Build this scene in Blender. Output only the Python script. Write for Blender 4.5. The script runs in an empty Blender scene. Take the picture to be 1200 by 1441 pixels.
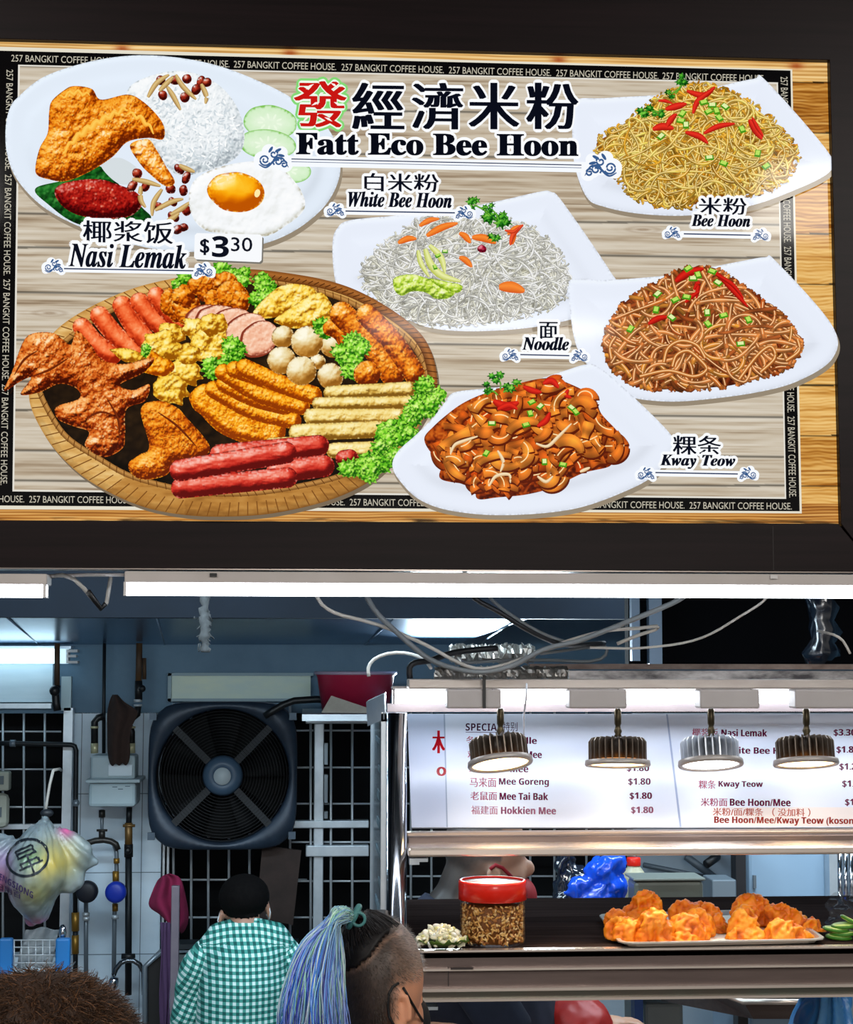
import bpy, bmesh, math, random
import numpy as np
from mathutils import Vector, Matrix, Euler, geometry

# ------------------------------------------------------------------ camera
scene = bpy.context.scene
COL = scene.collection
FPX = 2400.0                       # focal length in pixels of the 1200 x 1441 frame
PITCH, YAW, ROLL = math.radians(5.0), math.radians(4.0), math.radians(0.07)
CAM = Vector((0.0, 0.0, 1.85))
cam_data = bpy.data.cameras.new('camera')
cam = bpy.data.objects.new('camera', cam_data)
COL.objects.link(cam)
cam_data.sensor_fit = 'VERTICAL'
cam_data.sensor_height = 36.0
cam_data.lens = 36.0 * FPX / 1441.0
cam_data.clip_start = 0.05
ROT = (Matrix.Rotation(-YAW, 3, 'Z') @ Matrix.Rotation(math.pi / 2 + PITCH, 3, 'X') @ Matrix.Rotation(ROLL, 3, 'Z'))
cam.matrix_world = Matrix.Translation(CAM) @ ROT.to_4x4()
scene.camera = cam
RN = np.array(ROT)

# ------------------------------------------------------------------ world, exposure, lights
scene.view_settings.view_transform = 'Standard'
scene.view_settings.look = 'None'
scene.view_settings.exposure = 0.0
scene.view_settings.gamma = 1.0
scene.view_settings.use_curve_mapping = False
scene.cycles.use_denoising = True
scene.cycles.max_bounces = 6
scene.cycles.sample_clamp_indirect = 4.0
world = bpy.data.worlds.new('world')
scene.world = world
world.use_nodes = True
bg = world.node_tree.nodes['Background']
wt = world.node_tree
tcw = wt.nodes.new('ShaderNodeTexCoord')
sepw = wt.nodes.new('ShaderNodeSeparateXYZ')
wt.links.new(tcw.outputs['Generated'], sepw.inputs[0])
rz_ = wt.nodes.new('ShaderNodeValToRGB')            # bright hall level with the eye, dark hall ceiling above it
els = rz_.color_ramp.elements
els[0].position, els[0].color = 0.0, (0.05, 0.05, 0.05, 1)
els[1].position, els[1].color = 1.0, (0.05, 0.055, 0.065, 1)
for ps, v in ((.42, .12), (.49, .62), (.535, .55), (.585, .10), (.64, .05)):
    e_ = els.new(ps)
    e_.color = (v, v * .95, v * .88, 1)
mz = wt.nodes.new('ShaderNodeMapRange')
mz.inputs['From Min'].default_value, mz.inputs['From Max'].default_value = -1, 1
wt.links.new(sepw.outputs['Z'], mz.inputs['Value'])
wt.links.new(mz.outputs[0], rz_.inputs[0])
my = wt.nodes.new('ShaderNodeMapRange')             # only the hall side, in front of the stall
my.inputs['From Min'].default_value, my.inputs['From Max'].default_value = .25, -.35
my.inputs['To Min'].default_value = .03
wt.links.new(sepw.outputs['Y'], my.inputs['Value'])
wt.links.new(rz_.outputs[0], bg.inputs[0])
wt.links.new(my.outputs[0], bg.inputs[1])


def area(name, loc, rot, sx, sy, power, color):
    l = bpy.data.lights.new(name, 'AREA')
    l.shape = 'RECTANGLE'
    l.size, l.size_y, l.energy, l.color = sx, sy, power, color
    o = bpy.data.objects.new(name, l)
    o.location = loc
    o.rotation_euler = rot
    COL.objects.link(o)
    return o


# coffee shop ceiling lamps behind the camera, kitchen ceiling lamps, added lights as marked
area('unseen_hall_light', (0.76, -1.75, 3.25), (math.radians(20), 0, 0), 1.0, 0.07, 14, (1.0, 0.96, 0.9))
area('unseen_hall_light', (-1.5, 0.6, 3.2), (math.radians(28), 0, 0), 1.2, 0.3, 38, (1.0, 0.96, 0.9))
area('unseen_hall_light', (1.9, 0.5, 3.2), (math.radians(28), 0, 0), 1.2, 0.3, 38, (1.0, 0.96, 0.9))
area('unseen_hall_light', (0.7, -3.3, 2.15), (math.radians(88), 0, 0), 1.4, 0.5, 42, (1.0, 0.95, 0.88))  # fill light added low in the hall to brighten the blue bag and heads
area('unseen_kitchen_light', (-0.5, 4.0, 2.36), (math.radians(20), 0, 0), 1.4, 0.08, 26, (0.70, 0.88, 1.0))
area('unseen_kitchen_light', (-0.45, 3.15, 2.03), (math.radians(82), 0, 0), 1.7, 0.05, 17, (0.72, 0.90, 1.0))  # unseen light added behind the sign to brighten the upper back wall
kl_ = area('unseen_kitchen_light', (0.62, 5.72, 1.775), (math.radians(-118), 0, 0), 0.5, 0.05, 9, (0.72, 0.89, 1.0))  # unseen light added at the back wall, aimed up for the ceiling highlight
kl_.data.spread = math.radians(80)
area('unseen_kitchen_light', (1.5, 4.4, 2.36), (math.radians(10), 0, 0), 1.4, 0.08, 34, (0.70, 0.88, 1.0))


# ------------------------------------------------------------------ pixel rays and colours
def P(x, y, Y):
    """point of the photo's pixel (x, y) on the vertical plane at depth Y"""
    d = RN @ np.array(((x - 600.0) / FPX, (720.5 - y) / FPX, -1.0))
    return CAM + Vector(d * (Y / d[1]))


def PZ(x, y, Z):
    d = RN @ np.array(((x - 600.0) / FPX, (720.5 - y) / FPX, -1.0))
    return CAM + Vector(d * ((Z - CAM.z) / d[2]))


def Parr(xy, Y):
    xy = np.asarray(xy, float)
    d = np.stack([(xy[:, 0] - 600.0) / FPX, (720.5 - xy[:, 1]) / FPX, -np.ones(len(xy))], 1) @ RN.T
    return np.array(CAM) + d * (Y / d[:, 1])[:, None]


def Pplane(xy, plane, off=0.0):
    p0, n = (np.array(v, float) for v in plane)
    n = n / np.linalg.norm(n)
    xy = np.asarray(xy, float)
    d = np.stack([(xy[:, 0] - 600.0) / FPX, (720.5 - xy[:, 1]) / FPX, -np.ones(len(xy))], 1) @ RN.T
    t = ((p0 + n * off - np.array(CAM)) @ n) / (d @ n)
    return np.array(CAM) + d * t[:, None]


def px(Y):
    return Y / FPX            # metres per photo pixel at depth Y


def lin(c):
    c = np.asarray(c, float) / 255.0
    return np.where(c <= 0.04045, c / 12.92, ((np.maximum(c, 0) + 0.055) / 1.055) ** 2.4)


def L4(c):
    return tuple(float(v) for v in lin(c[:3])) + (1.0,)


# ------------------------------------------------------------------ materials
MATS = {}


def mat(name, color=(128, 128, 128), rough=0.5, metal=0.0, noise=None, bump=None, emit=None, spec=0.5,
        trans=0.0, alpha=1.0, sheen=0.0, sss=0.0, coat=0.0, ior=1.45):
    """procedural principled material; noise = (scale xyz, strength, colour2, detail); bump = (scale, strength)"""
    if name in MATS:
        return MATS[name]
    m = bpy.data.materials.new(name)
    m.use_nodes = True
    nt = m.node_tree
    b = nt.nodes['Principled BSDF']
    b.inputs['Base Color'].default_value = L4(color)
    b.inputs['Roughness'].default_value = rough
    b.inputs['Metallic'].default_value = metal
    b.inputs['Specular IOR Level'].default_value = spec
    b.inputs['IOR'].default_value = ior
    b.inputs['Transmission Weight'].default_value = trans
    b.inputs['Alpha'].default_value = alpha
    b.inputs['Coat Weight'].default_value = coat
    if sheen:
        b.inputs['Sheen Weight'].default_value = sheen
    if sss:
        b.inputs['Subsurface Weight'].default_value = sss
        b.inputs['Subsurface Radius'].default_value = (0.01, 0.004, 0.002)
    if emit:
        b.inputs['Emission Color'].default_value = L4(emit[0])
        b.inputs['Emission Strength'].default_value = emit[1]
    tc = nt.nodes.new('ShaderNodeTexCoord')
    if noise:
        sc, strength, c2, detail = noise
        mp = nt.nodes.new('ShaderNodeMapping')
        mp.inputs['Scale'].default_value = sc if hasattr(sc, '__len__') else (sc, sc, sc)
        nt.links.new(tc.outputs['Object'], mp.inputs[0])
        n = nt.nodes.new('ShaderNodeTexNoise')
        n.inputs['Scale'].default_value = 1.0
        n.inputs['Detail'].default_value = detail
        n.inputs['Roughness'].default_value = 0.6
        nt.links.new(mp.outputs[0], n.inputs['Vector'])
        cr = nt.nodes.new('ShaderNodeValToRGB')
        cr.color_ramp.elements[0].position = 0.5 - 0.5 * strength
        cr.color_ramp.elements[1].position = 0.5 + 0.5 * strength
        cr.color_ramp.elements[0].color = L4(color)
        cr.color_ramp.elements[1].color = L4(c2)
        nt.links.new(n.outputs['Fac'], cr.inputs[0])
        nt.links.new(cr.outputs[0], b.inputs['Base Color'])
    if bump:
        sc, st = bump[0], bump[1]
        mp = nt.nodes.new('ShaderNodeMapping')
        mp.inputs['Scale'].default_value = sc if hasattr(sc, '__len__') else (sc, sc, sc)
        nt.links.new(tc.outputs['Object'], mp.inputs[0])
        n = nt.nodes.new('ShaderNodeTexNoise')
        n.inputs['Scale'].default_value = 1.0
        n.inputs['Detail'].default_value = 4
        nt.links.new(mp.outputs[0], n.inputs['Vector'])
        bp = nt.nodes.new('ShaderNodeBump')
        bp.inputs['Strength'].default_value = st
        bp.inputs['Distance'].default_value = bump[2] if len(bump) > 2 else 0.01
        nt.links.new(n.outputs['Fac'], bp.inputs['Height'])
        nt.links.new(bp.outputs[0], b.inputs['Normal'])
    MATS[name] = m
    return m


def attr_mat(name, rough=0.5, emit=0.0, spec=0.5, sss=0.0, coat=0.0, metal=0.0):
    """material that takes its colour from the mesh's own colour attribute"""
    if name in MATS:
        return MATS[name]
    m = bpy.data.materials.new(name)
    m.use_nodes = True
    nt = m.node_tree
    b = nt.nodes['Principled BSDF']
    a = nt.nodes.new('ShaderNodeAttribute')
    a.attribute_name = 'Col'
    b.inputs['Roughness'].default_value = rough
    b.inputs['Specular IOR Level'].default_value = spec
    b.inputs['Metallic'].default_value = metal
    b.inputs['Coat Weight'].default_value = coat
    if emit:
        b.inputs['Base Color'].default_value = (0, 0, 0, 1)
        nt.links.new(a.outputs['Color'], b.inputs['Emission Color'])
        b.inputs['Emission Strength'].default_value = emit
    else:
        nt.links.new(a.outputs['Color'], b.inputs['Base Color'])
    if sss:
        b.inputs['Subsurface Weight'].default_value = sss
        b.inputs['Subsurface Radius'].default_value = (0.01, 0.004, 0.002)
    MATS[name] = m
    return m


# ------------------------------------------------------------------ objects
def tag(o, label, cat, group=None, kind=None):
    o['label'] = label
    o['category'] = cat
    if group:
        o['group'] = group
    if kind:
        o['kind'] = kind
    return o


def thing(name, label, cat, loc=(0, 0, 0), group=None, rz=0.0):
    o = bpy.data.objects.new(name, None)
    o.empty_display_size = 0.05
    o.location = loc
    o.rotation_euler = (0, 0, rz)
    COL.objects.link(o)
    return tag(o, label, cat, group)


def link_mesh(name, me, m, parent=None, label=None):
    o = bpy.data.objects.new(name, me)
    if m is not None:
        for mm in (m if isinstance(m, (list, tuple)) else [m]):
            me.materials.append(mm)
    COL.objects.link(o)
    if parent is not None:
        o.parent = parent
        if parent.parent is None:
            o.matrix_parent_inverse = (Matrix.Translation(parent.location) @ parent.rotation_euler.to_matrix().to_4x4()).inverted()
    if label:
        o['label'] = label
    return o


def copy_tree(o, parent=None):
    c = o.copy()
    COL.objects.link(c)
    if parent is not None:
        c.parent = parent
    for ch in [k for k in o.children]:
        copy_tree(ch, c)
    return c


class MB:
    """collects boxes, rods, tubes, lathes; build() links them as ONE mesh object (world coordinates)"""

    def __init__(s):
        s.v, s.f, s.c = [], [], []
        s.col = (255, 255, 255)
        s.smooth = []
        s.marks = []

    def add(s, vs, fs, smooth=False, cols=None):
        b = len(s.v)
        s.marks.append((list(vs), list(fs), smooth))
        s.v += [tuple(v) for v in vs]
        s.f += [tuple(b + i for i in f) for f in fs]
        s.smooth += [smooth] * len(fs)
        s.c += [s.col] * len(vs) if cols is None else list(cols)
        return s

    def box(s, a, b):
        (x0, y0, z0), (x1, y1, z1) = a, b
        x0, x1 = min(x0, x1), max(x0, x1)
        y0, y1 = min(y0, y1), max(y0, y1)
        z0, z1 = min(z0, z1), max(z0, z1)
        vs = [(x0, y0, z0), (x1, y0, z0), (x1, y1, z0), (x0, y1, z0), (x0, y0, z1), (x1, y0, z1), (x1, y1, z1), (x0, y1, z1)]
        return s.add(vs, [(0, 3, 2, 1), (4, 5, 6, 7), (0, 1, 5, 4), (1, 2, 6, 5), (2, 3, 7, 6), (3, 0, 4, 7)])

    def pbox(s, x0, y0, x1, y1, Y, depth):
        """box whose front face, at depth Y, covers the photo rectangle x0 y0 x1 y1"""
        xm, ym = (x0 + x1) / 2, (y0 + y1) / 2
        a, b = P(x0, ym, Y), P(x1, ym, Y)
        c, d = P(xm, y1, Y), P(xm, y0, Y)
        return s.box((a.x, Y, c.z), (b.x, Y + depth, d.z))

    def obox(s, c, ax, ay, az):
        """box from a centre and three half axes"""
        c, ax, ay, az = Vector(c), Vector(ax), Vector(ay), Vector(az)
        vs = [c + sx * ax + sy * ay + sz * az for sz in (-1, 1) for sx, sy in ((-1, -1), (1, -1), (1, 1), (-1, 1))]
        return s.add(vs, [(0, 3, 2, 1), (4, 5, 6, 7), (0, 1, 5, 4), (1, 2, 6, 5), (2, 3, 7, 6), (3, 0, 4, 7)])

    def rod(s, a, b, r, r2=None, n=12, cap=True):
        return s.tube([a, b], [r, r if r2 is None else r2], n, cap)

    def tube(s, pts, r, n=8, cap=True, flat=1.0):
        pts = [Vector(p) for p in pts]
        if not hasattr(r, '__len__'):
            r = [r] * len(pts)
        vs, fs = [], []
        up = None
        for i, p in enumerate(pts):
            t = (pts[min(i + 1, len(pts) - 1)] - pts[max(i - 1, 0)])
            if t.length < 1e-9:
                t = Vector((0, 0, 1))
            t.normalize()
            if up is None:
                up = Vector((0, 0, 1)) if abs(t.z) < 0.9 else Vector((1, 0, 0))
            sx = t.cross(up)
            if sx.length < 1e-6:
                sx = t.orthogonal()
            sx.normalize()
            up = sx.cross(t).normalized()
            for k in range(n):
                a = 2 * math.pi * k / n
                vs.append(p + sx * (math.cos(a) * r[i]) + up * (math.sin(a) * r[i] * flat))
        for i in range(len(pts) - 1):
            for k in range(n):
                k2 = (k + 1) % n
                fs.append((i * n + k, i * n + k2, (i + 1) * n + k2, (i + 1) * n + k))
        if cap:
            fs.append(tuple(range(n))[::-1])
            fs.append(tuple((len(pts) - 1) * n + k for k in range(n)))
        return s.add(vs, fs, True)

    def lathe(s, prof, c=(0, 0, 0), axis=(0, 0, 1), n=32, caps=True):
        """prof = [(radius, height)] along the axis from c"""
        ax = Vector(axis).normalized()
        u = ax.orthogonal().normalized()
        w = ax.cross(u)
        c = Vector(c)
        vs, fs = [], []
        for r, h in prof:
            for k in range(n):
                a = 2 * math.pi * k / n
                vs.append(c + ax * h + u * (r * math.cos(a)) + w * (r * math.sin(a)))
        for i in range(len(prof) - 1):
            for k in range(n):
                k2 = (k + 1) % n
                fs.append((i * n + k, i * n + k2, (i + 1) * n + k2, (i + 1) * n + k))
        if caps:
            fs.append(tuple(range(n))[::-1])
            fs.append(tuple((len(prof) - 1) * n + k for k in range(n)))
        return s.add(vs, fs, True)

    def ball(s, c, r, n=16, m=10, rot=None):
        if not hasattr(r, '__len__'):
            r = (r, r, r)
        c = Vector(c)
        vs, fs = [], []
        for i in range(m + 1):
            th = math.pi * i / m
            for k in range(n):
                a = 2 * math.pi * k / n
                v = Vector((r[0] * math.sin(th) * math.cos(a), r[1] * math.sin(th) * math.sin(a), r[2] * math.cos(th)))
                if rot is not None:
                    v = rot @ v
                vs.append(c + v)
        for i in range(m):
            for k in range(n):
                k2 = (k + 1) % n
                fs.append((i * n + k, (i + 1) * n + k, (i + 1) * n + k2, i * n + k2))
        return s.add(vs, fs, True)

    def sheet(s, grid, thick=0.0, smooth=True, cols=None):
        """grid[i][j] of points -> surface"""
        h, w = len(grid), len(grid[0])
        vs = [p for row in grid for p in row]
        fs = [(i * w + j, i * w + j + 1, (i + 1) * w + j + 1, (i + 1) * w + j) for i in range(h - 1) for j in range(w - 1)]
        return s.add(vs, fs, smooth, cols)

    def build_each(s, name, m, parent):
        for vs, fs, sm in s.marks:
            MB().add(vs, fs, sm).build(name, m, parent)

    def build(s, name, m, parent=None, label=None, bevel=0.0, solid=0.0, subsurf=0, attr=False, merge=False):
        me = bpy.data.meshes.new(name)
        V = np.array(s.v, float)
        org = (V.min(0) + V.max(0)) / 2 if parent is None else np.zeros(3)
        if parent is None:
            org[2] = V[:, 2].min()
        me.from_pydata([tuple(v) for v in (V - org)], [], s.f)
        me.polygons.foreach_set('use_smooth', s.smooth)
        if attr:
            ca = me.color_attributes.new('Col', 'FLOAT_COLOR', 'POINT')
            cc = np.ones((len(s.v), 4))
            cc[:, :3] = lin(np.array(s.c, float))
            ca.data.foreach_set('color', cc.ravel())
        if merge:
            bm = bmesh.new()
            bm.from_mesh(me)
            bmesh.ops.remove_doubles(bm, verts=bm.verts, dist=1e-6)
            bm.to_mesh(me)
            bm.free()
        me.update()
        o = link_mesh(name, me, m, parent, label)
        if parent is None:
            o.location = org
        if solid:
            md = o.modifiers.new('solid', 'SOLIDIFY')
            md.thickness = solid
            md.offset = 0
        if bevel:
            md = o.modifiers.new('bevel', 'BEVEL')
            md.width = bevel
            md.segments = 2
            md.limit_method = 'ANGLE'
            md.harden_normals = False
        if subsurf:
            md = o.modifiers.new('sub', 'SUBSURF')
            md.levels = md.render_levels = subsurf
        return o


def struct(o):
    o['kind'] = 'structure'
    return o


# ------------------------------------------------------------------ numeric helpers
def _hash(ix, iy, seed):
    n = (ix.astype(np.int64) * 374761393 + iy.astype(np.int64) * 668265263 + seed * 982451653) & 0x7fffffff
    n = ((n ^ (n >> 13)) * 1274126177) & 0x7fffffff
    n = n ^ (n >> 16)
    return (n & 0xffff) / 65535.0


def vnoise(x, y, seed=0):
    x, y = np.asarray(x, float), np.asarray(y, float)
    ix, iy = np.floor(x), np.floor(y)
    fx, fy = x - ix, y - iy
    fx, fy = fx * fx * (3 - 2 * fx), fy * fy * (3 - 2 * fy)
    a, b = _hash(ix, iy, seed), _hash(ix + 1, iy, seed)
    c, d = _hash(ix, iy + 1, seed), _hash(ix + 1, iy + 1, seed)
    return a + (b - a) * fx + (c - a) * fy + (a - b - c + d) * fx * fy


def fbm(x, y, seed=0, octv=3):
    r, a, t = 0.0, 1.0, 0.0
    for o in range(octv):
        r = r + a * vnoise(x * 2 ** o, y * 2 ** o, seed + o * 17)
        t += a
        a *= 0.55
    return r / t


def ramp(stops, t):
    ts = [s[0] for s in stops]
    cs = np.array([s[1] for s in stops], float)
    t = np.asarray(t, float)
    return np.stack([np.interp(t, ts, cs[:, k]) for k in range(3)], -1)


def catmull(pts, spacing, closed=True):
    p = np.asarray(pts, float)
    n = len(p)
    out = []
    for i in range(n if closed else n - 1):
        if closed:
            a, b, c, d = p[(i - 1) % n], p[i], p[(i + 1) % n], p[(i + 2) % n]
        else:
            a, b, c, d = p[max(i - 1, 0)], p[i], p[i + 1], p[min(i + 2, n - 1)]
        k = max(2, int(np.linalg.norm(c - b) / spacing) + 1)
        t = (np.arange(k) / k)[:, None]
        out.append(0.5 * (2 * b + (c - a) * t + (2 * a - 5 * b + 4 * c - d) * t ** 2 + (3 * b - a - 3 * c + d) * t ** 3))
    if not closed:
        out.append(p[-1:])
    return np.concatenate(out)


def inside(poly, X, Y):
    poly = np.asarray(poly, float)
    r = np.zeros(np.shape(X), bool)
    j = len(poly) - 1
    for i in range(len(poly)):
        (xi, yi), (xj, yj) = poly[i], poly[j]
        if yi != yj:
            c = ((yi > Y) != (yj > Y)) & (X < (xj - xi) * (Y - yi) / (yj - yi) + xi)
            r ^= c
        j = i
    return r


def triangulate(outline, step, seed=0):
    """outline (N,2) -> points, triangles, distance to the edge, inward direction"""
    rs = np.random.RandomState(seed + 7)
    o = np.asarray(outline, float)
    lo, hi = o.min(0), o.max(0)
    gx = np.arange(lo[0], hi[0] + step, step)
    gy = np.arange(lo[1], hi[1] + step, step * 0.87)
    X, Y = np.meshgrid(gx, gy)
    X[1::2] += step / 2
    X = X + rs.uniform(-.15, .15, X.shape) * step
    Y = Y + rs.uniform(-.15, .15, Y.shape) * step
    X, Y = X.ravel(), Y.ravel()
    k = inside(o, X, Y)
    q = np.stack([X[k], Y[k]], 1)

    def dist(pp):
        d2 = np.full(len(pp), 1e9)
        near = np.zeros((len(pp), 2))
        for i in range(0, len(pp), 4000):
            dd = ((pp[i:i + 4000, None] - o[None]) ** 2).sum(-1)
            j = dd.argmin(1)
            d2[i:i + 4000] = dd[np.arange(len(j)), j]
            near[i:i + 4000] = o[j]
        return np.sqrt(d2), near
    d, near = dist(q) if len(q) else (np.zeros(0), np.zeros((0, 2)))
    q = q[d > 0.6 * step]
    pts = [Vector(v) for v in np.concatenate([o, q])]
    n = len(o)
    r = geometry.delaunay_2d_cdt(pts, [(i, (i + 1) % n) for i in range(n)], [], 1, 1e-5)
    V = np.array([(v[0], v[1]) for v in r[0]])
    d, near = dist(V)
    g = (V - near) / np.maximum(d, 1e-6)[:, None]
    return V, r[2], d, g


def text_mesh(s, bold=0.0, space=1.0):
    """flat text -> vertices scaled to the unit box (x right, y down), triangles"""
    c = bpy.data.curves.new('t', 'FONT')
    c.body = s
    c.offset = bold
    c.space_character = space
    c.resolution_u = 3
    ob = bpy.data.objects.new('t', c)
    COL.objects.link(ob)
    dg = bpy.context.evaluated_depsgraph_get()
    dg.update()
    me = bpy.data.meshes.new_from_object(ob.evaluated_get(dg))
    V = np.array([v.co[:2] for v in me.vertices])
    F = [tuple(p.vertices) for p in me.polygons]
    bpy.data.objects.remove(ob)
    bpy.data.curves.remove(c)
    bpy.data.meshes.remove(me)
    lo, hi = V.min(0), V.max(0)
    asp = (hi[0] - lo[0]) / (hi[1] - lo[1])
    V = (V - lo) / (hi - lo)
    V[:, 1] = 1 - V[:, 1]
    return V, F, asp


def styled(s, up, lo_, dg=None):
    return ''.join(chr(up + ord(c) - 65) if 'A' <= c <= 'Z' else chr(lo_ + ord(c) - 97) if 'a' <= c <= 'z'
                   else (chr(dg + ord(c) - 48) if dg and '0' <= c <= '9' else c) for c in s)


def serif(s):
    return styled(s, 0x1d400, 0x1d41a, 0x1d7ce)


def italic(s):
    return styled(s, 0x1d468, 0x1d482)


def sansbold(s):
    return styled(s, 0x1d5d4, 0x1d5ee, 0x1d7ec)


class Pic:
    """a flat print in photo pixels on the plane at depth Y0; every stroke lies a few microns above the last"""
    Z = 0.0

    def __init__(s, Y0, plane=None):
        s.Y0 = Y0
        s.plane = plane
        s.v, s.f, s.c = [], [], []
        s.n = 0

    def raw(s, V, F, C):
        Pic.Z += 8e-6
        W = Parr(V, s.Y0 - Pic.Z) if s.plane is None else Pplane(V, s.plane, Pic.Z)
        s.v.append(W)
        s.f += [tuple(int(i) + s.n for i in f) for f in F]
        C = np.asarray(C, float)
        if C.ndim == 1:
            C = np.tile(C, (len(V), 1))
        s.c.append(C)
        s.n += len(V)

    def paint(s, outline, fn, step=3.0, smooth=True, seed=0):
        o = catmull(outline, step) if smooth else np.asarray(outline, float)
        V, F, d, g = triangulate(o, step, seed)
        C = fn(V[:, 0], V[:, 1], d, g) if callable(fn) else np.array(fn, float)
        s.raw(V, F, C)

    def poly(s, pts, c):
        pts = np.asarray(pts, float)
        s.raw(pts, [tuple(range(len(pts)))], c)

    def grid(s, quad, nx, ny, fn):
        """quad = TL TR BR BL pixel corners"""
        q = np.asarray(quad, float)
        u, v = np.meshgrid(np.linspace(0, 1, nx), np.linspace(0, 1, ny))
        u, v = u.ravel(), v.ravel()
        V = (q[0] * ((1 - u) * (1 - v))[:, None] + q[1] * (u * (1 - v))[:, None] + q[2] * (u * v)[:, None] + q[3] * ((1 - u) * v)[:, None])
        F = [(j * nx + i, j * nx + i + 1, (j + 1) * nx + i + 1, (j + 1) * nx + i) for j in range(ny - 1) for i in range(nx - 1)]
        s.raw(V, F, fn(V[:, 0], V[:, 1]))

    def ribbon(s, pts, w, ce, cm, closed=False, shade=None):
        """flat band: edge colour ce, middle colour cm"""
        p = np.asarray(pts, float)
        t = np.gradient(p, axis=0)
        t /= np.maximum(np.linalg.norm(t, axis=1), 1e-6)[:, None]
        nrm = np.stack([-t[:, 1], t[:, 0]], 1)
        w = np.broadcast_to(np.asarray(w, float), (len(p),))
        ww = (w / 2)[:, None]
        nrm_up = nrm * np.where(nrm[:, 1:] > 0, -1, 1)
        A, B, Cc = p + nrm_up * ww, p + nrm_up * ww * 0.25, p - nrm_up * ww
        V = np.concatenate([A, B, Cc])
        n = len(p)
        F = [(k * n + i, k * n + i + 1, (k + 1) * n + i + 1, (k + 1) * n + i) for k in range(2) for i in range(n - 1)]
        ce, cm = np.array(ce, float), np.array(cm, float)
        sh = np.ones(n) if shade is None else shade
        C = np.concatenate([(0.55 * ce + 0.45 * cm)[None] * sh[:, None], cm[None] * sh[:, None], ce[None] * sh[:, None]])
        s.raw(V, F, np.clip(C, 0, 255))

    def text(s, txt, box, col, outline=0, ocol=(250, 252, 255), slope=0.0, bold=0.0, smear=0.0, shear=0.0, space=1.0, grow=0, gcol=None):
        T, F, asp = text_mesh(txt, bold, space)
        x0, y0, x1, y1 = box
        V = np.stack([x0 + T[:, 0] * (x1 - x0) + (1 - T[:, 1]) * shear, y0 + T[:, 1] * (y1 - y0)], 1)
        V[:, 1] += slope * (V[:, 0] - (x0 + x1) / 2)

        def ring(r, c, k=14):
            VV, FF = [], []
            for i in range(k):
                a = 2 * math.pi * i / k
                FF += [tuple(j + len(V) * i for j in f) for f in F]
                VV.append(V + [r * math.cos(a), r * math.sin(a)])
            s.raw(np.concatenate(VV), FF, c)
        if grow:
            ring(grow, gcol, 18)
        if outline:
            ring(outline, ocol)
            ring(outline * 0.5, ocol)
        if smear:
            VV, FF = [], []
            for i, k in enumerate(np.linspace(-smear, smear, 5)):
                FF += [tuple(j + len(V) * i for j in f) for f in F]
                VV.append(V + [k, 0])
            s.raw(np.concatenate(VV), FF, col)
        else:
            s.raw(V, F, col(V) if callable(col) else col)

    def textline(s, txt, org, u, v, col, bold=0.0):
        """text of unit height v and natural width along u (pixel vectors)"""
        T, F, asp = text_mesh(txt, bold)
        V = np.asarray(org, float) + T[:, :1] * np.asarray(u, float) + T[:, 1:] * np.asarray(v, float)
        s.raw(V, F, col)

    def build(s, name, m, parent, label=None):
        me = bpy.data.meshes.new(name)
        V = np.concatenate(s.v)
        me.from_pydata(V.tolist(), [], s.f)
        ca = me.color_attributes.new('Col', 'FLOAT_COLOR', 'POINT')
        cc = np.ones((len(V), 4))
        cc[:, :3] = lin(np.concatenate(s.c))
        ca.data.foreach_set('color', cc.ravel())
        me.update()
        return link_mesh(name, me, m, parent, label)


def voxel_mesh(mb, voxel, smooth=4, dec=None):
    """melts the overlapping shapes of an MB into one continuous surface"""
    me = bpy.data.meshes.new('melt')
    me.from_pydata(mb.v, [], mb.f)
    ob = bpy.data.objects.new('melt', me)
    COL.objects.link(ob)
    r = ob.modifiers.new('r', 'REMESH')
    r.mode = 'VOXEL'
    r.voxel_size = voxel
    if smooth:
        sm = ob.modifiers.new('s', 'SMOOTH')
        sm.factor = .5
        sm.iterations = smooth
    dg = bpy.context.evaluated_depsgraph_get()
    dg.update()
    out = bpy.data.meshes.new_from_object(ob.evaluated_get(dg))
    bpy.data.objects.remove(ob)
    bpy.data.meshes.remove(me)
    out.materials.clear()
    out.polygons.foreach_set('use_smooth', [True] * len(out.polygons))
    return out


def mesh_cos(me):
    a = np.zeros(len(me.vertices) * 3)
    me.vertices.foreach_get('co', a)
    n = np.zeros(len(me.vertices) * 3)
    me.vertices.foreach_get('normal', n)
    return a.reshape(-1, 3), n.reshape(-1, 3)


def set_cos(me, a):
    me.vertices.foreach_set('co', np.ascontiguousarray(a).ravel())
    me.update()


def set_cols(me, c):
    ca = me.color_attributes.new('Col', 'FLOAT_COLOR', 'POINT')
    cc = np.ones((len(me.vertices), 4))
    cc[:, :3] = lin(np.clip(c, 0, 255))
    ca.data.foreach_set('color', cc.ravel())


def fbm3(p, s, seed=0, octv=3):
    return (fbm(p[:, 0] / s + p[:, 1] / s * .7, p[:, 2] / s + seed, seed, octv) + fbm(p[:, 1] / s + 9, p[:, 2] / s * .8 - p[:, 0] / s * .6, seed + 3, octv) + fbm(p[:, 0] / s - 4, p[:, 1] / s, seed + 6, octv)) / 3
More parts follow.
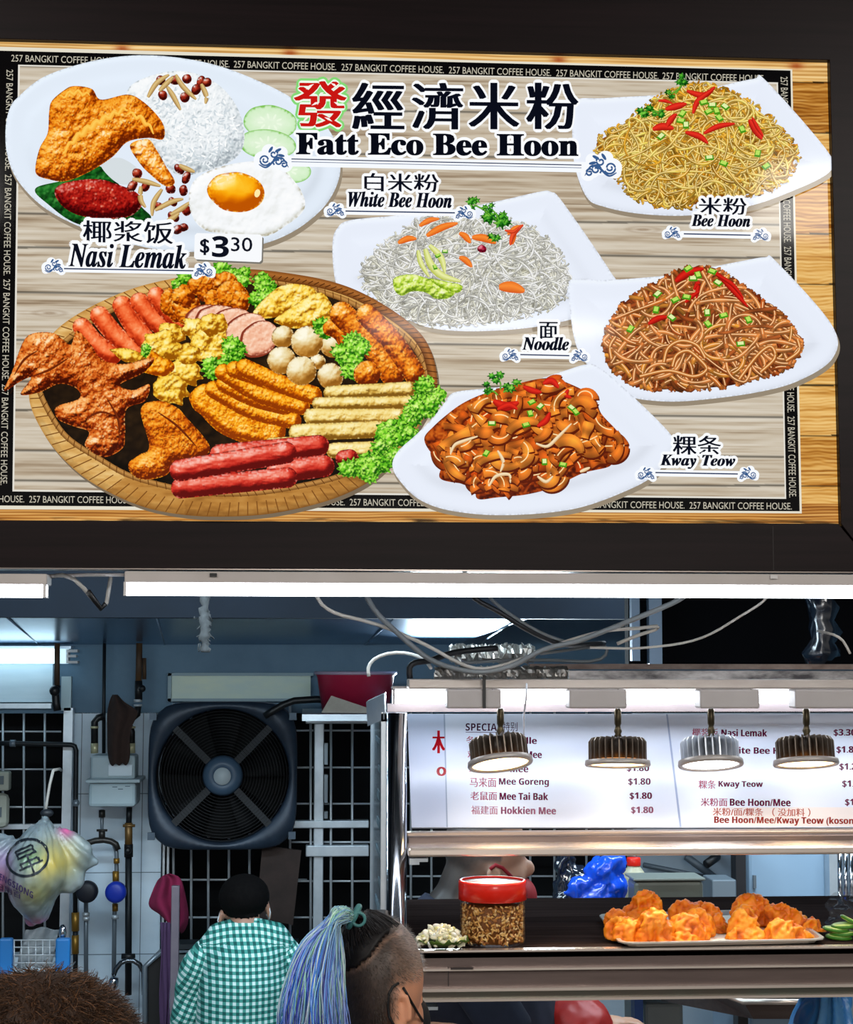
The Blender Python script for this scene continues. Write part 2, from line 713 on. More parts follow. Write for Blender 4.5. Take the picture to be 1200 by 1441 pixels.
# ================================================================== the backlit menu sign
YS = 2.67
SIGN = attr_mat('backlit_print', rough=0.08, emit=1.0, spec=0.13)
o0 = P(600, 400, YS + 0.05)
sign = thing('menu_sign', 'large backlit food menu sign in a dark wood frame above the stall', 'sign', (o0.x, o0.y, o0.z))
WOOD_D = mat('dark_wood_laminate', (15, 9, 10), 0.42, noise=((3, 30, 90), 0.5, (28, 18, 20), 5), spec=.14)
YF = YS - 0.014
for nm, q in (('left', [(-190, -60), (-130, 52), (-130, 731.5), (-190, 797.5)]), ('bottom', [(-130, 731.5), (1179.5, 737), (1235, 804.5), (-190, 797.5)]),
              ('right', [(1163.5, 86), (1290, -60), (1290, 860), (1179.5, 738)]),
              ('top', [(-190, -60), (1290, -60), (1163.5, 88.5), (-130, 55.5)])):
    m_ = MB()
    fr = [P(x, y, YF if nm == 'bottom' else YS) + Vector((0, 0 if nm == 'bottom' else YF - YS, 0)) for x, y in q]
    if nm == 'right':
        fr[2] = P(1235, 804.5, YF)
    if nm == 'left':
        fr = [P(x, y, YF) for x, y in q]
    bk = [v + Vector((0, 0.075, 0)) for v in fr]
    m_.add(fr + bk, ([(3, 2, 1, 0), (4, 5, 6, 7)] if nm != 'left' else [(0, 1, 2, 3), (7, 6, 5, 4)]) + [(i, (i + 1) % 4, 4 + (i + 1) % 4, 4 + i) for i in range(4)])
    fo = m_.build('frame', WOOD_D, sign, bevel=0.0008)
m_ = MB()
m_.pbox(1087.2, 740.5, 1088.2, 802, YF - 0.0006, 0.002)
m_.build('frame_joint', mat('joint_line', (26, 18, 19), 0.6), fo)
m_ = MB()
a_, b_ = P(-130, 400, YS), P(1172, 400, YS)
m_.add([P(x, y, YS + 0.004) for x, y in ((-130, 50), (1175, 80), (1190, 745), (-130, 745))] + [P(x, y, YS + 0.05) for x, y in ((-130, 50), (1175, 80), (1190, 745), (-130, 745))],
       [(3, 2, 1, 0), (4, 5, 6, 7)] + [(i, (i + 1) % 4, 4 + (i + 1) % 4, 4 + i) for i in range(4)])
m_.build('light_box', mat('light_box', (30, 30, 32), 0.6), sign)


def lerp(a, b, t):
    return a + (b - a) * t


# ---- printed backgrounds
pic = Pic(YS)


def warm(x, y):
    g = fbm(x * .012, y * .35, 3, 4)
    plank = np.floor((y - 115 + .0 * x) / 71.0)
    off = _hash(plank, plank * 0, 5)
    g2 = np.sin((y * 1.15 + 13 * fbm(x * .02, y * .04, 11, 3) + x * .02) * 1.1 + off * 40) * .5 + .5
    t = .62 * g + .22 * g2 + .34 * (off - .5) + .03
    c = ramp([(0, (96, 48, 8)), (.22, (150, 88, 22)), (.45, (206, 148, 68)), (.65, (232, 186, 110)), (1, (250, 218, 150))], t)
    seam = np.abs(((y - 115) / 71.0) % 1.0 - 0) < .03
    c[seam] *= .35
    return c


def warm_top(x, y):
    yy = y - (58 + x * 0.0257)
    t = .5 * fbm(x * .01, yy * .3, 8, 3) + .35 * (np.sin(yy * 1.2 + 5 * fbm(x * .012, yy * .05, 9, 2)) * .5 + .5)
    c = ramp([(0, (150, 96, 40)), (.3, (214, 164, 92)), (.6, (242, 206, 142)), (1, (252, 228, 176))], t)
    for kx in (172, 408, 786, 1120):
        k = np.exp(-(((x - kx) / 10) ** 2 + ((yy - 6) / 4.5) ** 2))
        c = c * (1 - .75 * k[:, None]) + np.array((150, 52, 16)) * (.75 * k[:, None])
    return c


pic.grid([(1105, 84), (1165, 86), (1181, 742), (1118, 742)], 34, 420, warm)
pic.grid([(-130, 54), (1166, 86.5), (1166.5, 115), (-130, 82)], 260, 24, warm_top)


def warm_bot(x, y):
    yy = y - (733 + x * .0045)
    t = .5 * fbm(x * .008, yy * .3, 28, 3) + .4 * (np.sin(yy * 1.5 + 6 * fbm(x * .01, yy * .05, 29, 2)) * .5 + .5) - .05
    c = ramp([(0, (110, 56, 14)), (.3, (176, 112, 44)), (.6, (226, 172, 96)), (1, (250, 222, 160))], t)
    dark = fbm(x * .02, yy * .2, 31, 3)
    c *= np.clip(1.25 - .9 * np.clip(dark - .45, 0, 1) * 4 * np.clip((yy + 12) / 12, 0, 1), .35, 1)[:, None]
    return c


pic.grid([(-130, 704), (1180, 709), (1180.5, 741), (-130, 735)], 260, 26, warm_bot)
# pale strip round the black band, black band, grey planks
pic.poly([(-130, 62), (1114.5, 97.5), (1128, 722.5), (-130, 716)], (228, 222, 204))
pic.poly([(-130, 68), (1112, 99.3), (1125, 719.5), (-130, 710.5)], (9, 8, 9))
pic.poly([(25.5, 91), (1094.5, 116), (1106, 702), (17.5, 691.5)], (226, 222, 212))


def grey(x, y):
    y = y - (x - 20) * (.022 - .000022 * y)
    seams = np.array([92, 146, 209, 300, 348, 411, 478, 537, 577, 634, 676, 720], float)
    k = np.searchsorted(seams, y)
    off = _hash(k.astype(float), k * 0.0, 21)
    xx = x + off * 900
    g = fbm(xx * .006, y * .25, 41, 4)
    yy = y + 10 * (fbm(xx * .02, y * .02, 43, 3) - .5)
    g2 = np.sin(yy * .55 + off * 30) * .5 + .5
    g3 = np.clip(fbm(xx * .004, y * .12, 47, 3) - .52, 0, 1) * 2.2
    t = .5 * g + .12 * g2 + .2 * (off - .5) + .2 - g3 * .45 - .5 * np.clip(.42 - fbm(xx * .01, y * .6, 53, 2), 0, 1) * 2
    c = ramp([(0, (134, 112, 88)), (.25, (176, 158, 134)), (.45, (200, 187, 166)), (.65, (214, 204, 187)), (1, (232, 226, 212))], t)
    for kx, ky in ((668, 356), (905, 310), (180, 520), (860, 560), (1010, 352), (70, 440)):
        r = np.sqrt(((x - kx) / 26) ** 2 + ((y - ky) / 5) ** 2)
        e = np.exp(-r ** 2) * (.6 + .4 * np.sin(r * 9))
        c = c * (1 - .5 * e[:, None]) + np.array((120, 92, 66)) * (.5 * e[:, None])
    s_ = np.abs(y[:, None] - seams[None]).min(1)
    c *= np.where(s_ < 1.3, .58, np.where(s_ < 2.4, .88, 1.0))[:, None]
    return c


pic.grid([(28, 93), (1092.5, 118), (1104, 699.5), (20, 689)], 330, 480, grey)
pic.build('plank_print', SIGN, sign, 'printed grey planks with a warm wood edge')

# ---- border lettering
pic = Pic(YS)
BT = '257 BANGKIT COFFEE HOUSE.'
WHT = (196, 190, 172)
for x in (16, 179, 329, 480.5, 631.5, 782.5, 932):
    w = 150.5 if x > 20 else 155
    y = 77.0 + (x - 17) * .0272
    pic.textline(BT, (x, y), (w - 6.5, (w - 6) * .0265), (-.2, 9.6), WHT)
LB = lambda: pic.build('border_lettering', SIGN, sign, None)
LB()
pic = Pic(YS)
for k, x in enumerate((-110, 41, 191, 341, 530 - 38, 645, 667 + 152, 970)):
    y = 696.3 + (x + 110) * .0093
    pic.textline(BT, (x, y), (144, 1.2), (0, 9.6), WHT)
LB()
pic = Pic(YS)
for k in range(4):
    y = 98 + k * 147.5
    x = 18.5 - (y - 98) * .0145
    pic.textline(BT, (x, y), (-2.1, 142), (-9.4, 0), WHT)
LB()
pic = Pic(YS)
for k in range(5):
    y = 108 + k * 119.5
    x = 1108 + (y - 108) * .0205
    pic.textline(BT, (x, y), (2.4, 114), (-10, 0), WHT)
pic.build('border_lettering', SIGN, sign, 'white lettering on the black border band')


# ---- painters for printed food
LIGHT = np.array((-.38, -.68, .62))
LIGHT /= np.linalg.norm(LIGHT)


def food(cols, s=7.0, amp=2.2, dome=9.0, R=16.0, seed=0, octv=3, ax=1.0, ao=.22, bias=0.0, gain=1.0, spec=0.0):
    def fn(x, y, d, g):
        e = .6

        def h(a, b):
            return amp * s * .35 * fbm(a / s, b / s * ax, seed, octv)
        hx = (h(x + e, y) - h(x - e, y)) / (2 * e)
        hy = (h(x, y + e) - h(x, y - e)) / (2 * e)
        k = np.clip(1 - d / R, 0, 1)
        sl = dome / R * 2 * k
        hx, hy = hx + sl * g[:, 0], hy + sl * g[:, 1]
        n = np.sqrt(hx ** 2 + hy ** 2 + 1)
        lam = (-hx * LIGHT[0] - hy * LIGHT[1] + LIGHT[2]) / n
        t = .56 + (lam - .58) * .95 * gain + bias - ao * k ** 2 + .36 * (fbm(x / (s * 2.6), y / (s * 2.6), seed + 5, 2) - .5)
        c = ramp(cols, t)
        if spec:
            sp = np.clip((lam - .9) / .1, 0, 1) ** 2 * spec
            c = c + (255 - c) * sp[:, None]
        return c
    return fn


CHICK = [(0, (104, 30, 0)), (.2, (172, 68, 2)), (.38, (218, 104, 8)), (.56, (242, 142, 20)), (.75, (253, 180, 62)), (.9, (255, 212, 124)), (1, (255, 238, 196))]
WING = [(0, (66, 12, 0)), (.2, (132, 38, 4)), (.4, (184, 70, 10)), (.58, (218, 104, 28)), (.76, (242, 150, 66)), (.9, (252, 192, 122)), (1, (255, 228, 184))]
GOLD = [(0, (146, 56, 0)), (.25, (212, 102, 0)), (.45, (244, 146, 6)), (.65, (255, 184, 40)), (.85, (255, 214, 100)), (1, (255, 238, 170))]
YEL = [(0, (150, 84, 4)), (.22, (214, 148, 22)), (.44, (246, 198, 58)), (.7, (255, 226, 104)), (1, (255, 248, 190))]
TOFU = [(0, (130, 88, 20)), (.25, (204, 158, 62)), (.5, (236, 204, 112)), (.75, (248, 226, 148)), (1, (255, 246, 200))]
RED = [(0, (96, 8, 6)), (.25, (160, 24, 18)), (.5, (206, 48, 34)), (.75, (232, 88, 66)), (1, (255, 190, 170))]
ORSA = [(0, (150, 30, 6)), (.22, (212, 64, 22)), (.45, (240, 98, 46)), (.7, (252, 140, 84)), (1, (255, 214, 176))]
PINK = [(0, (150, 70, 50)), (.25, (206, 124, 92)), (.5, (234, 166, 132)), (.75, (246, 192, 160)), (1, (255, 224, 200))]
GRN = [(0, (20, 84, 6)), (.22, (52, 140, 14)), (.45, (108, 198, 34)), (.7, (166, 232, 70)), (1, (226, 252, 150))]
BALL = [(0, (120, 72, 16)), (.25, (190, 138, 62)), (.5, (226, 196, 132)), (.75, (240, 224, 178)), (1, (255, 250, 228))]


def capsule(p0, p1, r, r1=None, bend=0.0, n=10):
    p0, p1 = np.array(p0, float), np.array(p1, float)
    r1 = r if r1 is None else r1
    t = (p1 - p0) / np.linalg.norm(p1 - p0)
    nn = np.array((-t[1], t[0]))
    mid = (p0 + p1) / 2 + nn * bend
    out = []
    for i in range(n + 1):
        a = math.pi / 2 + math.pi * i / n
        out.append(p0 + r * (math.cos(a) * t + math.sin(a) * nn))
    out.append(mid - nn * (r + r1) / 2)
    for i in range(n + 1):
        a = -math.pi / 2 + math.pi * i / n
        out.append(p1 + r1 * (math.cos(a) * t + math.sin(a) * nn))
    out.append(mid + nn * (r + r1) / 2)
    return out


def blob(cx, cy, rx, ry=None, rot=0.0, wob=.12, seed=0, n=16):
    ry = rx if ry is None else ry
    rr = random.Random(seed)
    out = []
    for i in range(n):
        a = 2 * math.pi * i / n
        k = 1 + wob * rr.uniform(-1, 1)
        x, y = rx * k * math.cos(a), ry * k * math.sin(a)
        out.append((cx + x * math.cos(rot) - y * math.sin(rot), cy + x * math.sin(rot) + y * math.cos(rot)))
    return out


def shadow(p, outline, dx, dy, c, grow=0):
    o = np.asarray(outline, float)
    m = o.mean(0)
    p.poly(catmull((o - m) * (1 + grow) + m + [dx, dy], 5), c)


def plate(p, outline, rim=13.0, seed=0, tint=(232, 238, 250)):
    o = np.asarray(outline, float)

    def fn(x, y, d, g):
        k = np.clip(d / rim, 0, 1)
        lam = -(g[:, 0] * LIGHT[0] + g[:, 1] * LIGHT[1])
        t = 236 + 10 * lam * np.exp(-((d - 3) / 4.0) ** 2)
        well = np.exp(-((d - rim * 2.2) / (rim * .55)) ** 2)
        t = t - 13 * well * np.clip(-lam + .45, 0, 1) + 5 * well * np.clip(lam, 0, 1)
        edge = np.exp(-(d / 1.6) ** 2) * np.clip(.35 - lam, 0, 1)
        t = t - 34 * edge
        c = np.array(tint, float)[None] * (t / 236.0)[:, None]
        return np.clip(c, 0, 253)
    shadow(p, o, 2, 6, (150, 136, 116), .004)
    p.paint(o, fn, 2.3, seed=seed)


def parsley(p, cx, cy, r, seed=0, stem=None):
    rr = random.Random(seed)
    if stem:
        p.ribbon(catmull([(cx, cy), ((cx + stem[0]) / 2 + 3, (cy + stem[1]) / 2), stem], 3, False), 2.4, (50, 110, 20), (120, 190, 60))
    for k in range(4):
        a = rr.uniform(0, 6.28)
        x, y = cx + math.cos(a) * r * .5, cy + math.sin(a) * r * .45
        out = []
        n = 14
        for i in range(n):
            b = 2 * math.pi * i / n
            q = r * (.62 if i % 2 else .36) * rr.uniform(.8, 1.15)
            out.append((x + q * math.cos(b), y + q * .85 * math.sin(b)))
        p.paint(out, food([(0, (6, 60, 10)), (.3, (20, 110, 20)), (.6, (70, 170, 40)), (1, (170, 230, 90))], 4, 2, 3, 5, seed=seed + k), 2.0)


def lettuce(p, pts, r, seed=0):
    """frilly leaf along a chain of points"""
    rr = random.Random(seed)
    for j, (cx, cy) in enumerate(pts):
        for k in range(3):
            a = rr.uniform(0, 6.28)
            x, y = cx + math.cos(a) * r * .35, cy + math.sin(a) * r * .35
            out = []
            n = 22
            for i in range(n):
                b = 2 * math.pi * i / n
                q = r * (.95 if i % 2 else .72) * rr.uniform(.8, 1.12)
                out.append((x + q * math.cos(b), y + q * .9 * math.sin(b)))
            p.paint(out, food(GRN, 5.0, 3.6, 3, 7, seed=seed * 7 + j * 3 + k, ao=.3, gain=1.15), 2.2)


def chives(p, spots, s=5.5):
    for i, (x, y) in enumerate(spots):
        a = i * 1.3
        ca, sa = math.cos(a), math.sin(a)
        q = [(x + s * (ca * u - sa * v), y + s * .85 * (sa * u + ca * v)) for u, v in ((-1, -.7), (1, -.7), (1, .7), (-1, .7))]
        p.poly(q, (70, 150, 20))
        q = [(x + s * .7 * (ca * u - sa * v), y - 1.2 + s * .55 * (sa * u + ca * v)) for u, v in ((-1, -.7), (1, -.7), (1, .7), (-1, .7))]
        p.poly(q, (186, 226, 96) if i % 3 else (226, 240, 170))


def chili(p, strips, c0=(150, 8, 6), c1=(236, 50, 34)):
    for pts, w in strips:
        q = catmull(pts, 3, False)
        n = len(q)
        p.ribbon(q, w * np.sin(np.linspace(.35, 2.9, n)), c0, c1)


def heap(p, outline, base, n, width, length, dark, light, seed=0, curl=.10, hl=None, bias=0.0, jitter=.25, stray=6, mids=None):
    rs = random.Random(seed)
    o = catmull(outline, 4)
    p.paint(outline, food(base, 6, 3, 4, 14, seed=seed), 3.0)
    lo, hi = o.min(0) - 20, o.max(0) + 20
    W, H = int(hi[0] - lo[0]) + 1, int(hi[1] - lo[1]) + 1
    X, Y = np.meshgrid(np.arange(W) + lo[0], np.arange(H) + lo[1])
    M = inside(o, X, Y)
    cen = o.mean(0)
    R = (hi - lo) / 2 - 20
    done, tries = 0, 0
    while done < n and tries < n * 6:
        tries += 1
        f = done / n
        x, y = rs.uniform(lo[0], hi[0]), rs.uniform(lo[1], hi[1])
        if not M[int(np.clip(y - lo[1], 0, H - 1)), int(np.clip(x - lo[0], 0, W - 1))]:
            continue
        # strands lean outward and down from the crest
        dx, dy = (x - cen[0]) / R[0], (y - cen[1]) / R[1]
        a = math.atan2(.5 * dy + .25, dx if abs(dx) > .15 else rs.choice((-.3, .3))) + rs.gauss(0, .75)
        if rs.random() < .35:
            a = rs.uniform(0, 6.28)
        k = rs.gauss(0, curl)
        pts, Lm = [], rs.uniform(.5, 1.3) * length
        st = 3.0
        out = 0
        for i in range(int(Lm / st)):
            pts.append((x, y))
            k += rs.gauss(0, curl * .28)
            k = max(-curl * 2.4, min(curl * 2.4, k))
            a += k * st * .33
            x += math.cos(a) * st
            y += math.sin(a) * st * .86
            if not M[int(np.clip(y - lo[1], 0, H - 1)), int(np.clip(x - lo[0], 0, W - 1))]:
                out += 1
                a += .5 * (1 if k > 0 else -1)
                if out * st > stray:
                    break
        if len(pts) < 5:
            continue
        t = min(1, max(0, f ** .8 + rs.gauss(0, jitter) + bias))
        cm = np.array(dark) + (np.array(light) - np.array(dark)) * t
        if mids is not None and rs.random() < .3:
            cm = np.array(rs.choice(mids), float) * (.6 + .4 * t)
        ph, fr = rs.uniform(0, 6), rs.uniform(.08, .2)
        q = np.array(pts)
        lo_y = (q[:, 1] - lo[1] - 20) / max(1, (hi[1] - lo[1] - 40))
        sh = 1.0 + .17 * np.sin(np.arange(len(pts)) * fr * 3 + ph) - .16 * np.clip(lo_y - .55, 0, 1)
        p.ribbon(q, width * rs.uniform(.8, 1.2), cm * .55, cm, shade=sh)
        if hl is not None and t > .55:
            p.ribbon(q[2:-2] + [0, -width * .18], width * .22, hl, hl) if len(q) > 7 else None
        done += 1


# ---- nasi lemak
pic = Pic(YS)
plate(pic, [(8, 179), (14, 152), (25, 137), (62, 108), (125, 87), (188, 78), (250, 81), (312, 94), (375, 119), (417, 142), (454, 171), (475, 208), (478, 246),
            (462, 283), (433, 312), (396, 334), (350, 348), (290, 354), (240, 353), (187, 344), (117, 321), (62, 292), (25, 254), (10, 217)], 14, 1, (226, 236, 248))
RICE = [(0, (150, 160, 168)), (.25, (196, 206, 210)), (.45, (224, 230, 234)), (.7, (242, 246, 248)), (1, (254, 254, 254))]
CUC = [(0, (120, 190, 80)), (.3, (186, 228, 160)), (.6, (214, 240, 204)), (1, (240, 252, 234))]
for cx, cy, rx, ry, s_ in ((380, 172, 38, 24, 1), (402, 240, 36, 18, 4), (376, 203, 40, 21, 2)):
    pic.paint(blob(cx, cy, rx, ry, .1, .02, s_), lambda x, y, d, g: np.where((d < 2.2)[:, None], np.array((128, 196, 84.)), ramp([(0, (176, 222, 150)), (.4, (208, 238, 196)), (1, (236, 248, 228))], .35 + .5 * np.clip(d / 20, 0, 1) + .25 * (fbm(x / 5, y / 4, 9, 2) - .5))), 3)
    for k in range(9):
        a = k * .7 + s_
        pic.poly(blob(cx + rx * .36 * math.cos(a), cy + ry * .36 * math.sin(a), 4.2, 1.6, a, 0, 0, 10), (236, 250, 226))
pic.paint([(179, 129), (208, 108), (258, 100), (304, 117), (333, 150), (344, 192), (332, 222), (292, 240), (250, 246), (222, 217), (190, 175)],
          food(RICE, 3.6, 2.6, 16, 40, seed=3, ao=.10, bias=.06, gain=.8), 2.2)
rr = random.Random(5)
for i in range(420):
    a, q = rr.uniform(0, 6.28), math.sqrt(rr.random())
    x, y = 268 + q * 70 * math.cos(a), 176 + q * 64 * math.sin(a)
    if not inside(np.array([(185, 130), (258, 104), (330, 152), (340, 192), (290, 236), (230, 215)]), np.array([x]), np.array([y]))[0]:
        continue
    c = rr.choice(((252, 253, 253), (240, 245, 247), (206, 216, 222)))
    pic.poly(blob(x, y, rr.uniform(3, 4.6), 1.2, rr.uniform(0, 3.1), 0, 0, 8), c)
LEAFC = [(0, (4, 22, 6)), (.4, (10, 60, 16)), (.7, (26, 110, 34)), (1, (90, 170, 80))]
pic.paint([(50, 265), (95, 252), (137, 233), (170, 262), (200, 292), (212, 308), (180, 320), (112, 316), (67, 287)], food(LEAFC, 9, 2, 2, 10, seed=4), 3)
pic.paint([(142, 232), (168, 222), (196, 240), (190, 256), (166, 258)], (214, 222, 226), 4)
pic.paint([(77, 267), (96, 256), (137, 252), (167, 260), (192, 271), (200, 287), (183, 304), (146, 308), (108, 302), (85, 287)],
          food([(0, (60, 0, 2)), (.3, (118, 8, 8)), (.55, (160, 18, 14)), (.8, (196, 40, 26)), (1, (240, 130, 100))], 4, 2.4, 12, 18, seed=6, spec=.5), 2.2)
PEA = [(0, (52, 6, 4)), (.3, (110, 20, 12)), (.6, (156, 40, 22)), (.85, (200, 84, 54)), (1, (255, 210, 190))]


def peanuts(lst, seed):
    r2 = random.Random(seed)
    for x, y in lst:
        pic.paint(blob(x, y, r2.uniform(7, 9.5), r2.uniform(5.5, 7), r2.uniform(0, 3), .05, seed, 10), food(PEA, 8, .6, 7, 6.5, seed=seed, spec=.9), 2)


def anchovies(lst, seed):
    r2 = random.Random(seed)
    for (x0, y0), (x1, y1) in lst:
        q = catmull([(x0, y0), ((x0 + x1) / 2 + r2.uniform(-5, 5), (y0 + y1) / 2 + r2.uniform(-5, 5)), (x1, y1)], 3, False)
        n = len(q)
        pic.ribbon(q, 7.5 * np.sin(np.linspace(.5, 2.8, n)), (150, 108, 50), (226, 196, 132))


peanuts([(229, 134), (246, 113), (263, 111), (260, 137), (283, 115), (291, 116), (276, 126), (226, 113)], 3)
anchovies([((208, 137), (238, 105)), ((235, 122), (254, 155)), ((247, 105), (276, 140)), ((283, 118), (289, 146)), ((224, 128), (244, 108))], 4)
peanuts([(193, 244), (252, 238), (262, 250), (258, 268), (240, 266), (243, 284), (262, 296), (258, 320), (228, 250), (205, 262), (250, 323), (222, 290), (244, 305), (186, 262)], 8)
anchovies([((186, 252), (226, 262)), ((198, 262), (205, 292)), ((228, 266), (214, 304)), ((218, 296), (258, 280)), ((240, 302), (268, 284)), ((252, 232), (274, 242)), ((234, 312), (252, 300))], 9)
pic.paint([(183, 204), (208, 196), (221, 212), (233, 233), (246, 256), (233, 262), (212, 246), (196, 229)], food(CHICK, 6, 2.6, 7, 10, seed=12, bias=.12), 2)
pic.paint([(50, 233), (56, 208), (67, 187), (69, 158), (73, 142), (90, 127), (104, 121), (129, 125), (142, 140), (179, 133), (200, 142), (221, 162), (231, 179), (229, 196),
           (208, 194), (179, 200), (158, 221), (125, 242), (92, 255), (67, 252), (52, 246)], food(CHICK, 8, 2.8, 12, 24, seed=11, octv=4, bias=-.03, gain=.95), 1.8)
for q, w in (([(88, 215), (112, 190), (146, 168), (180, 152)], 9), ([(84, 138), (104, 130), (126, 134)], 5), ([(178, 158), (200, 168), (216, 186)], 6)):
    q = catmull(q, 3, False)
    pic.ribbon(q + np.stack([0 * q[:, 0], 3 * np.sin(q[:, 0] * .5)], 1), w * np.sin(np.linspace(.2, 2.9, len(q))), (246, 164, 40), (254, 206, 92))
pic.paint([(267, 267), (283, 246), (325, 231), (375, 227), (400, 240), (425, 271), (427, 296), (400, 319), (371, 333), (325, 330), (287, 323), (269, 300)],
          food([(0, (170, 160, 130)), (.22, (214, 214, 204)), (.4, (232, 234, 232)), (.65, (246, 248, 250)), (1, (255, 255, 255))], 16, .9, 4, 9, seed=14, ao=.2, bias=.1), 3)
pic.paint(blob(332, 270, 40, 28, .1, .03, 5), food([(0, (190, 84, 0)), (.3, (236, 132, 0)), (.55, (252, 174, 14)), (.8, (255, 206, 60)), (1, (255, 246, 200))], 30, .4, 20, 26, seed=15, spec=.8), 2.5)
pic.poly(blob(362, 272, 4, 6, .3, 0, 0, 10), (255, 236, 170))
pic.poly(blob(312, 254, 8, 3, -.4, 0, 0, 10), (255, 226, 130))
pic.build('dish_picture', SIGN, sign, 'printed plate of rice, fried chicken wing and fried egg')
# ---- white bee hoon
def sprinkle_carrot(p, lst):
    for (x0, y0), (x1, y1), w in lst:
        q = catmull([(x0, y0), ((x0 + x1) / 2, (y0 + y1) / 2 - 3), (x1, y1)], 3, False)
        p.ribbon(q, w * np.sin(np.linspace(.4, 2.9, len(q))), (214, 84, 10), (250, 142, 52))


pic = Pic(YS)
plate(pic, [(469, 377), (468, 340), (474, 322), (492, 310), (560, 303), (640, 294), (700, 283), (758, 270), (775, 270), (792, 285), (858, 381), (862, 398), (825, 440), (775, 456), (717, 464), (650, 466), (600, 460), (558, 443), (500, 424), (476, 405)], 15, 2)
HP3 = [(512, 385), (525, 360), (567, 327), (600, 310), (667, 308), (733, 318), (775, 347), (796, 393), (775, 427), (692, 449), (600, 452), (537, 426)]
heap(pic, HP3, [(0, (156, 152, 132)), (.4, (202, 199, 180)), (.7, (226, 223, 208)), (1, (242, 240, 230))], 640, 2.7, 95, (206, 204, 184), (250, 249, 240), 31, .075, None, .1, .3, 14)
CABB = [(0, (96, 130, 10)), (.25, (150, 190, 30)), (.5, (196, 224, 72)), (.75, (226, 240, 130)), (1, (250, 252, 220))]
for q, w in (([(598, 350), (606, 372), (622, 388), (648, 396)], 11), ([(604, 345), (620, 362), (626, 384)], 9), ([(588, 352), (592, 370), (604, 390)], 7)):
    q = catmull(q, 3, False)
    pic.ribbon(q, w * np.sin(np.linspace(.5, 2.9, len(q))), (180, 190, 60), (236, 240, 170))
pic.paint([(553, 394), (562, 388), (580, 386), (596, 390), (618, 398), (634, 404), (640, 412), (630, 420), (612, 420), (600, 412), (580, 410), (566, 416), (556, 410)], food(CABB, 7, 3, 5, 8, seed=33), 2)
pic.paint([(604, 392), (628, 396), (650, 402), (644, 412), (622, 406)], food(CABB, 7, 2, 4, 6, seed=34), 2)
sprinkle_carrot(pic, [((560, 342), (586, 336), 9), ((600, 332), (644, 314), 10), ((590, 318), (618, 308), 8), ((646, 328), (662, 342), 9), ((664, 334), (698, 342), 11), ((646, 362), (664, 376), 9), ((702, 404), (738, 410), 16), ((714, 330), (736, 318), 7), ((720, 344), (726, 322), 8)])
chili(pic, [([(718, 345), (722, 330), (736, 316)], 7), ([(710, 324), (722, 326), (730, 320)], 5)], (170, 30, 8), (246, 92, 50))
pic.paint(blob(678, 350, 7, 5.5, .3, .1, 3, 10), food([(0, (80, 0, 20)), (.5, (170, 14, 50)), (1, (255, 170, 180))], 6, 1, 5, 5, seed=35), 2)
chives(pic, [(626, 354), (612, 376), (616, 360)], 4)
parsley(pic, 696, 310, 20, 5, (676, 292))
parsley(pic, 712, 307, 13, 7)
parsley(pic, 667, 288, 13, 6, (690, 304))
parsley(pic, 688, 292, 10, 8, (700, 308))
parsley(pic, 696, 331, 11, 9)
pic.build('dish_picture', SIGN, sign, 'printed plate of white rice noodles with carrot and cabbage')

# ---- golden bee hoon
pic = Pic(YS)
plate(pic, [(808, 230), (805, 170), (810, 141), (850, 138), (920, 134), (970, 130), (1004, 123), (1060, 111), (1078, 114), (1165, 214), (1167, 242), (1112, 270), (1050, 291), (972, 303), (902, 301), (850, 291), (825, 277)], 15, 3)
HP4 = [(839, 205), (860, 188), (885, 170), (905, 155), (927, 140), (950, 130), (976, 122), (1003, 122), (1025, 131), (1052, 146), (1077, 165), (1100, 188), (1114, 208), (1116, 228), (1100, 250), (1077, 266), (1025, 275), (976, 288), (920, 284), (885, 268), (868, 238)]
heap(pic, HP4, [(0, (96, 46, 4)), (.35, (160, 94, 16)), (.65, (210, 150, 48)), (1, (240, 200, 110))], 560, 3.4, 105, (208, 130, 14), (253, 208, 96), 41, .08, (255, 234, 164), .12, .26, 14, [(248, 190, 60), (240, 170, 40)])
chili(pic, [([(918, 182), (932, 178), (948, 181)], 11), ([(966, 128), (990, 134), (1006, 122)], 9), ([(975, 160), (982, 142), (1003, 126)], 8), ([(936, 154), (950, 150), (966, 146)], 10), ([(938, 178), (944, 168), (952, 160)], 9), ([(964, 186), (984, 192), (996, 202)], 9), ([(1054, 168), (1060, 178), (1072, 196)], 11), ([(1058, 165), (1066, 180), (1074, 192)], 6), ([(990, 188), (1010, 178), (1034, 174)], 8), ([(926, 142), (936, 142), (946, 146)], 5)])
chives(pic, [(1002, 148), (1008, 156), (997, 157), (1020, 150), (960, 160), (958, 170), (965, 176), (990, 144), (1012, 166), (930, 192), (1018, 230), (1066, 216), (998, 222), (1044, 182), (1078, 234)], 6)
parsley(pic, 960, 112, 11, 3, (950, 132))
parsley(pic, 908, 155, 13, 4, (930, 158))
parsley(pic, 926, 160, 10, 12)
parsley(pic, 944, 132, 9, 13, (958, 120))
pic.build('dish_picture', SIGN, sign, 'printed plate of golden fried rice noodles with red chili')

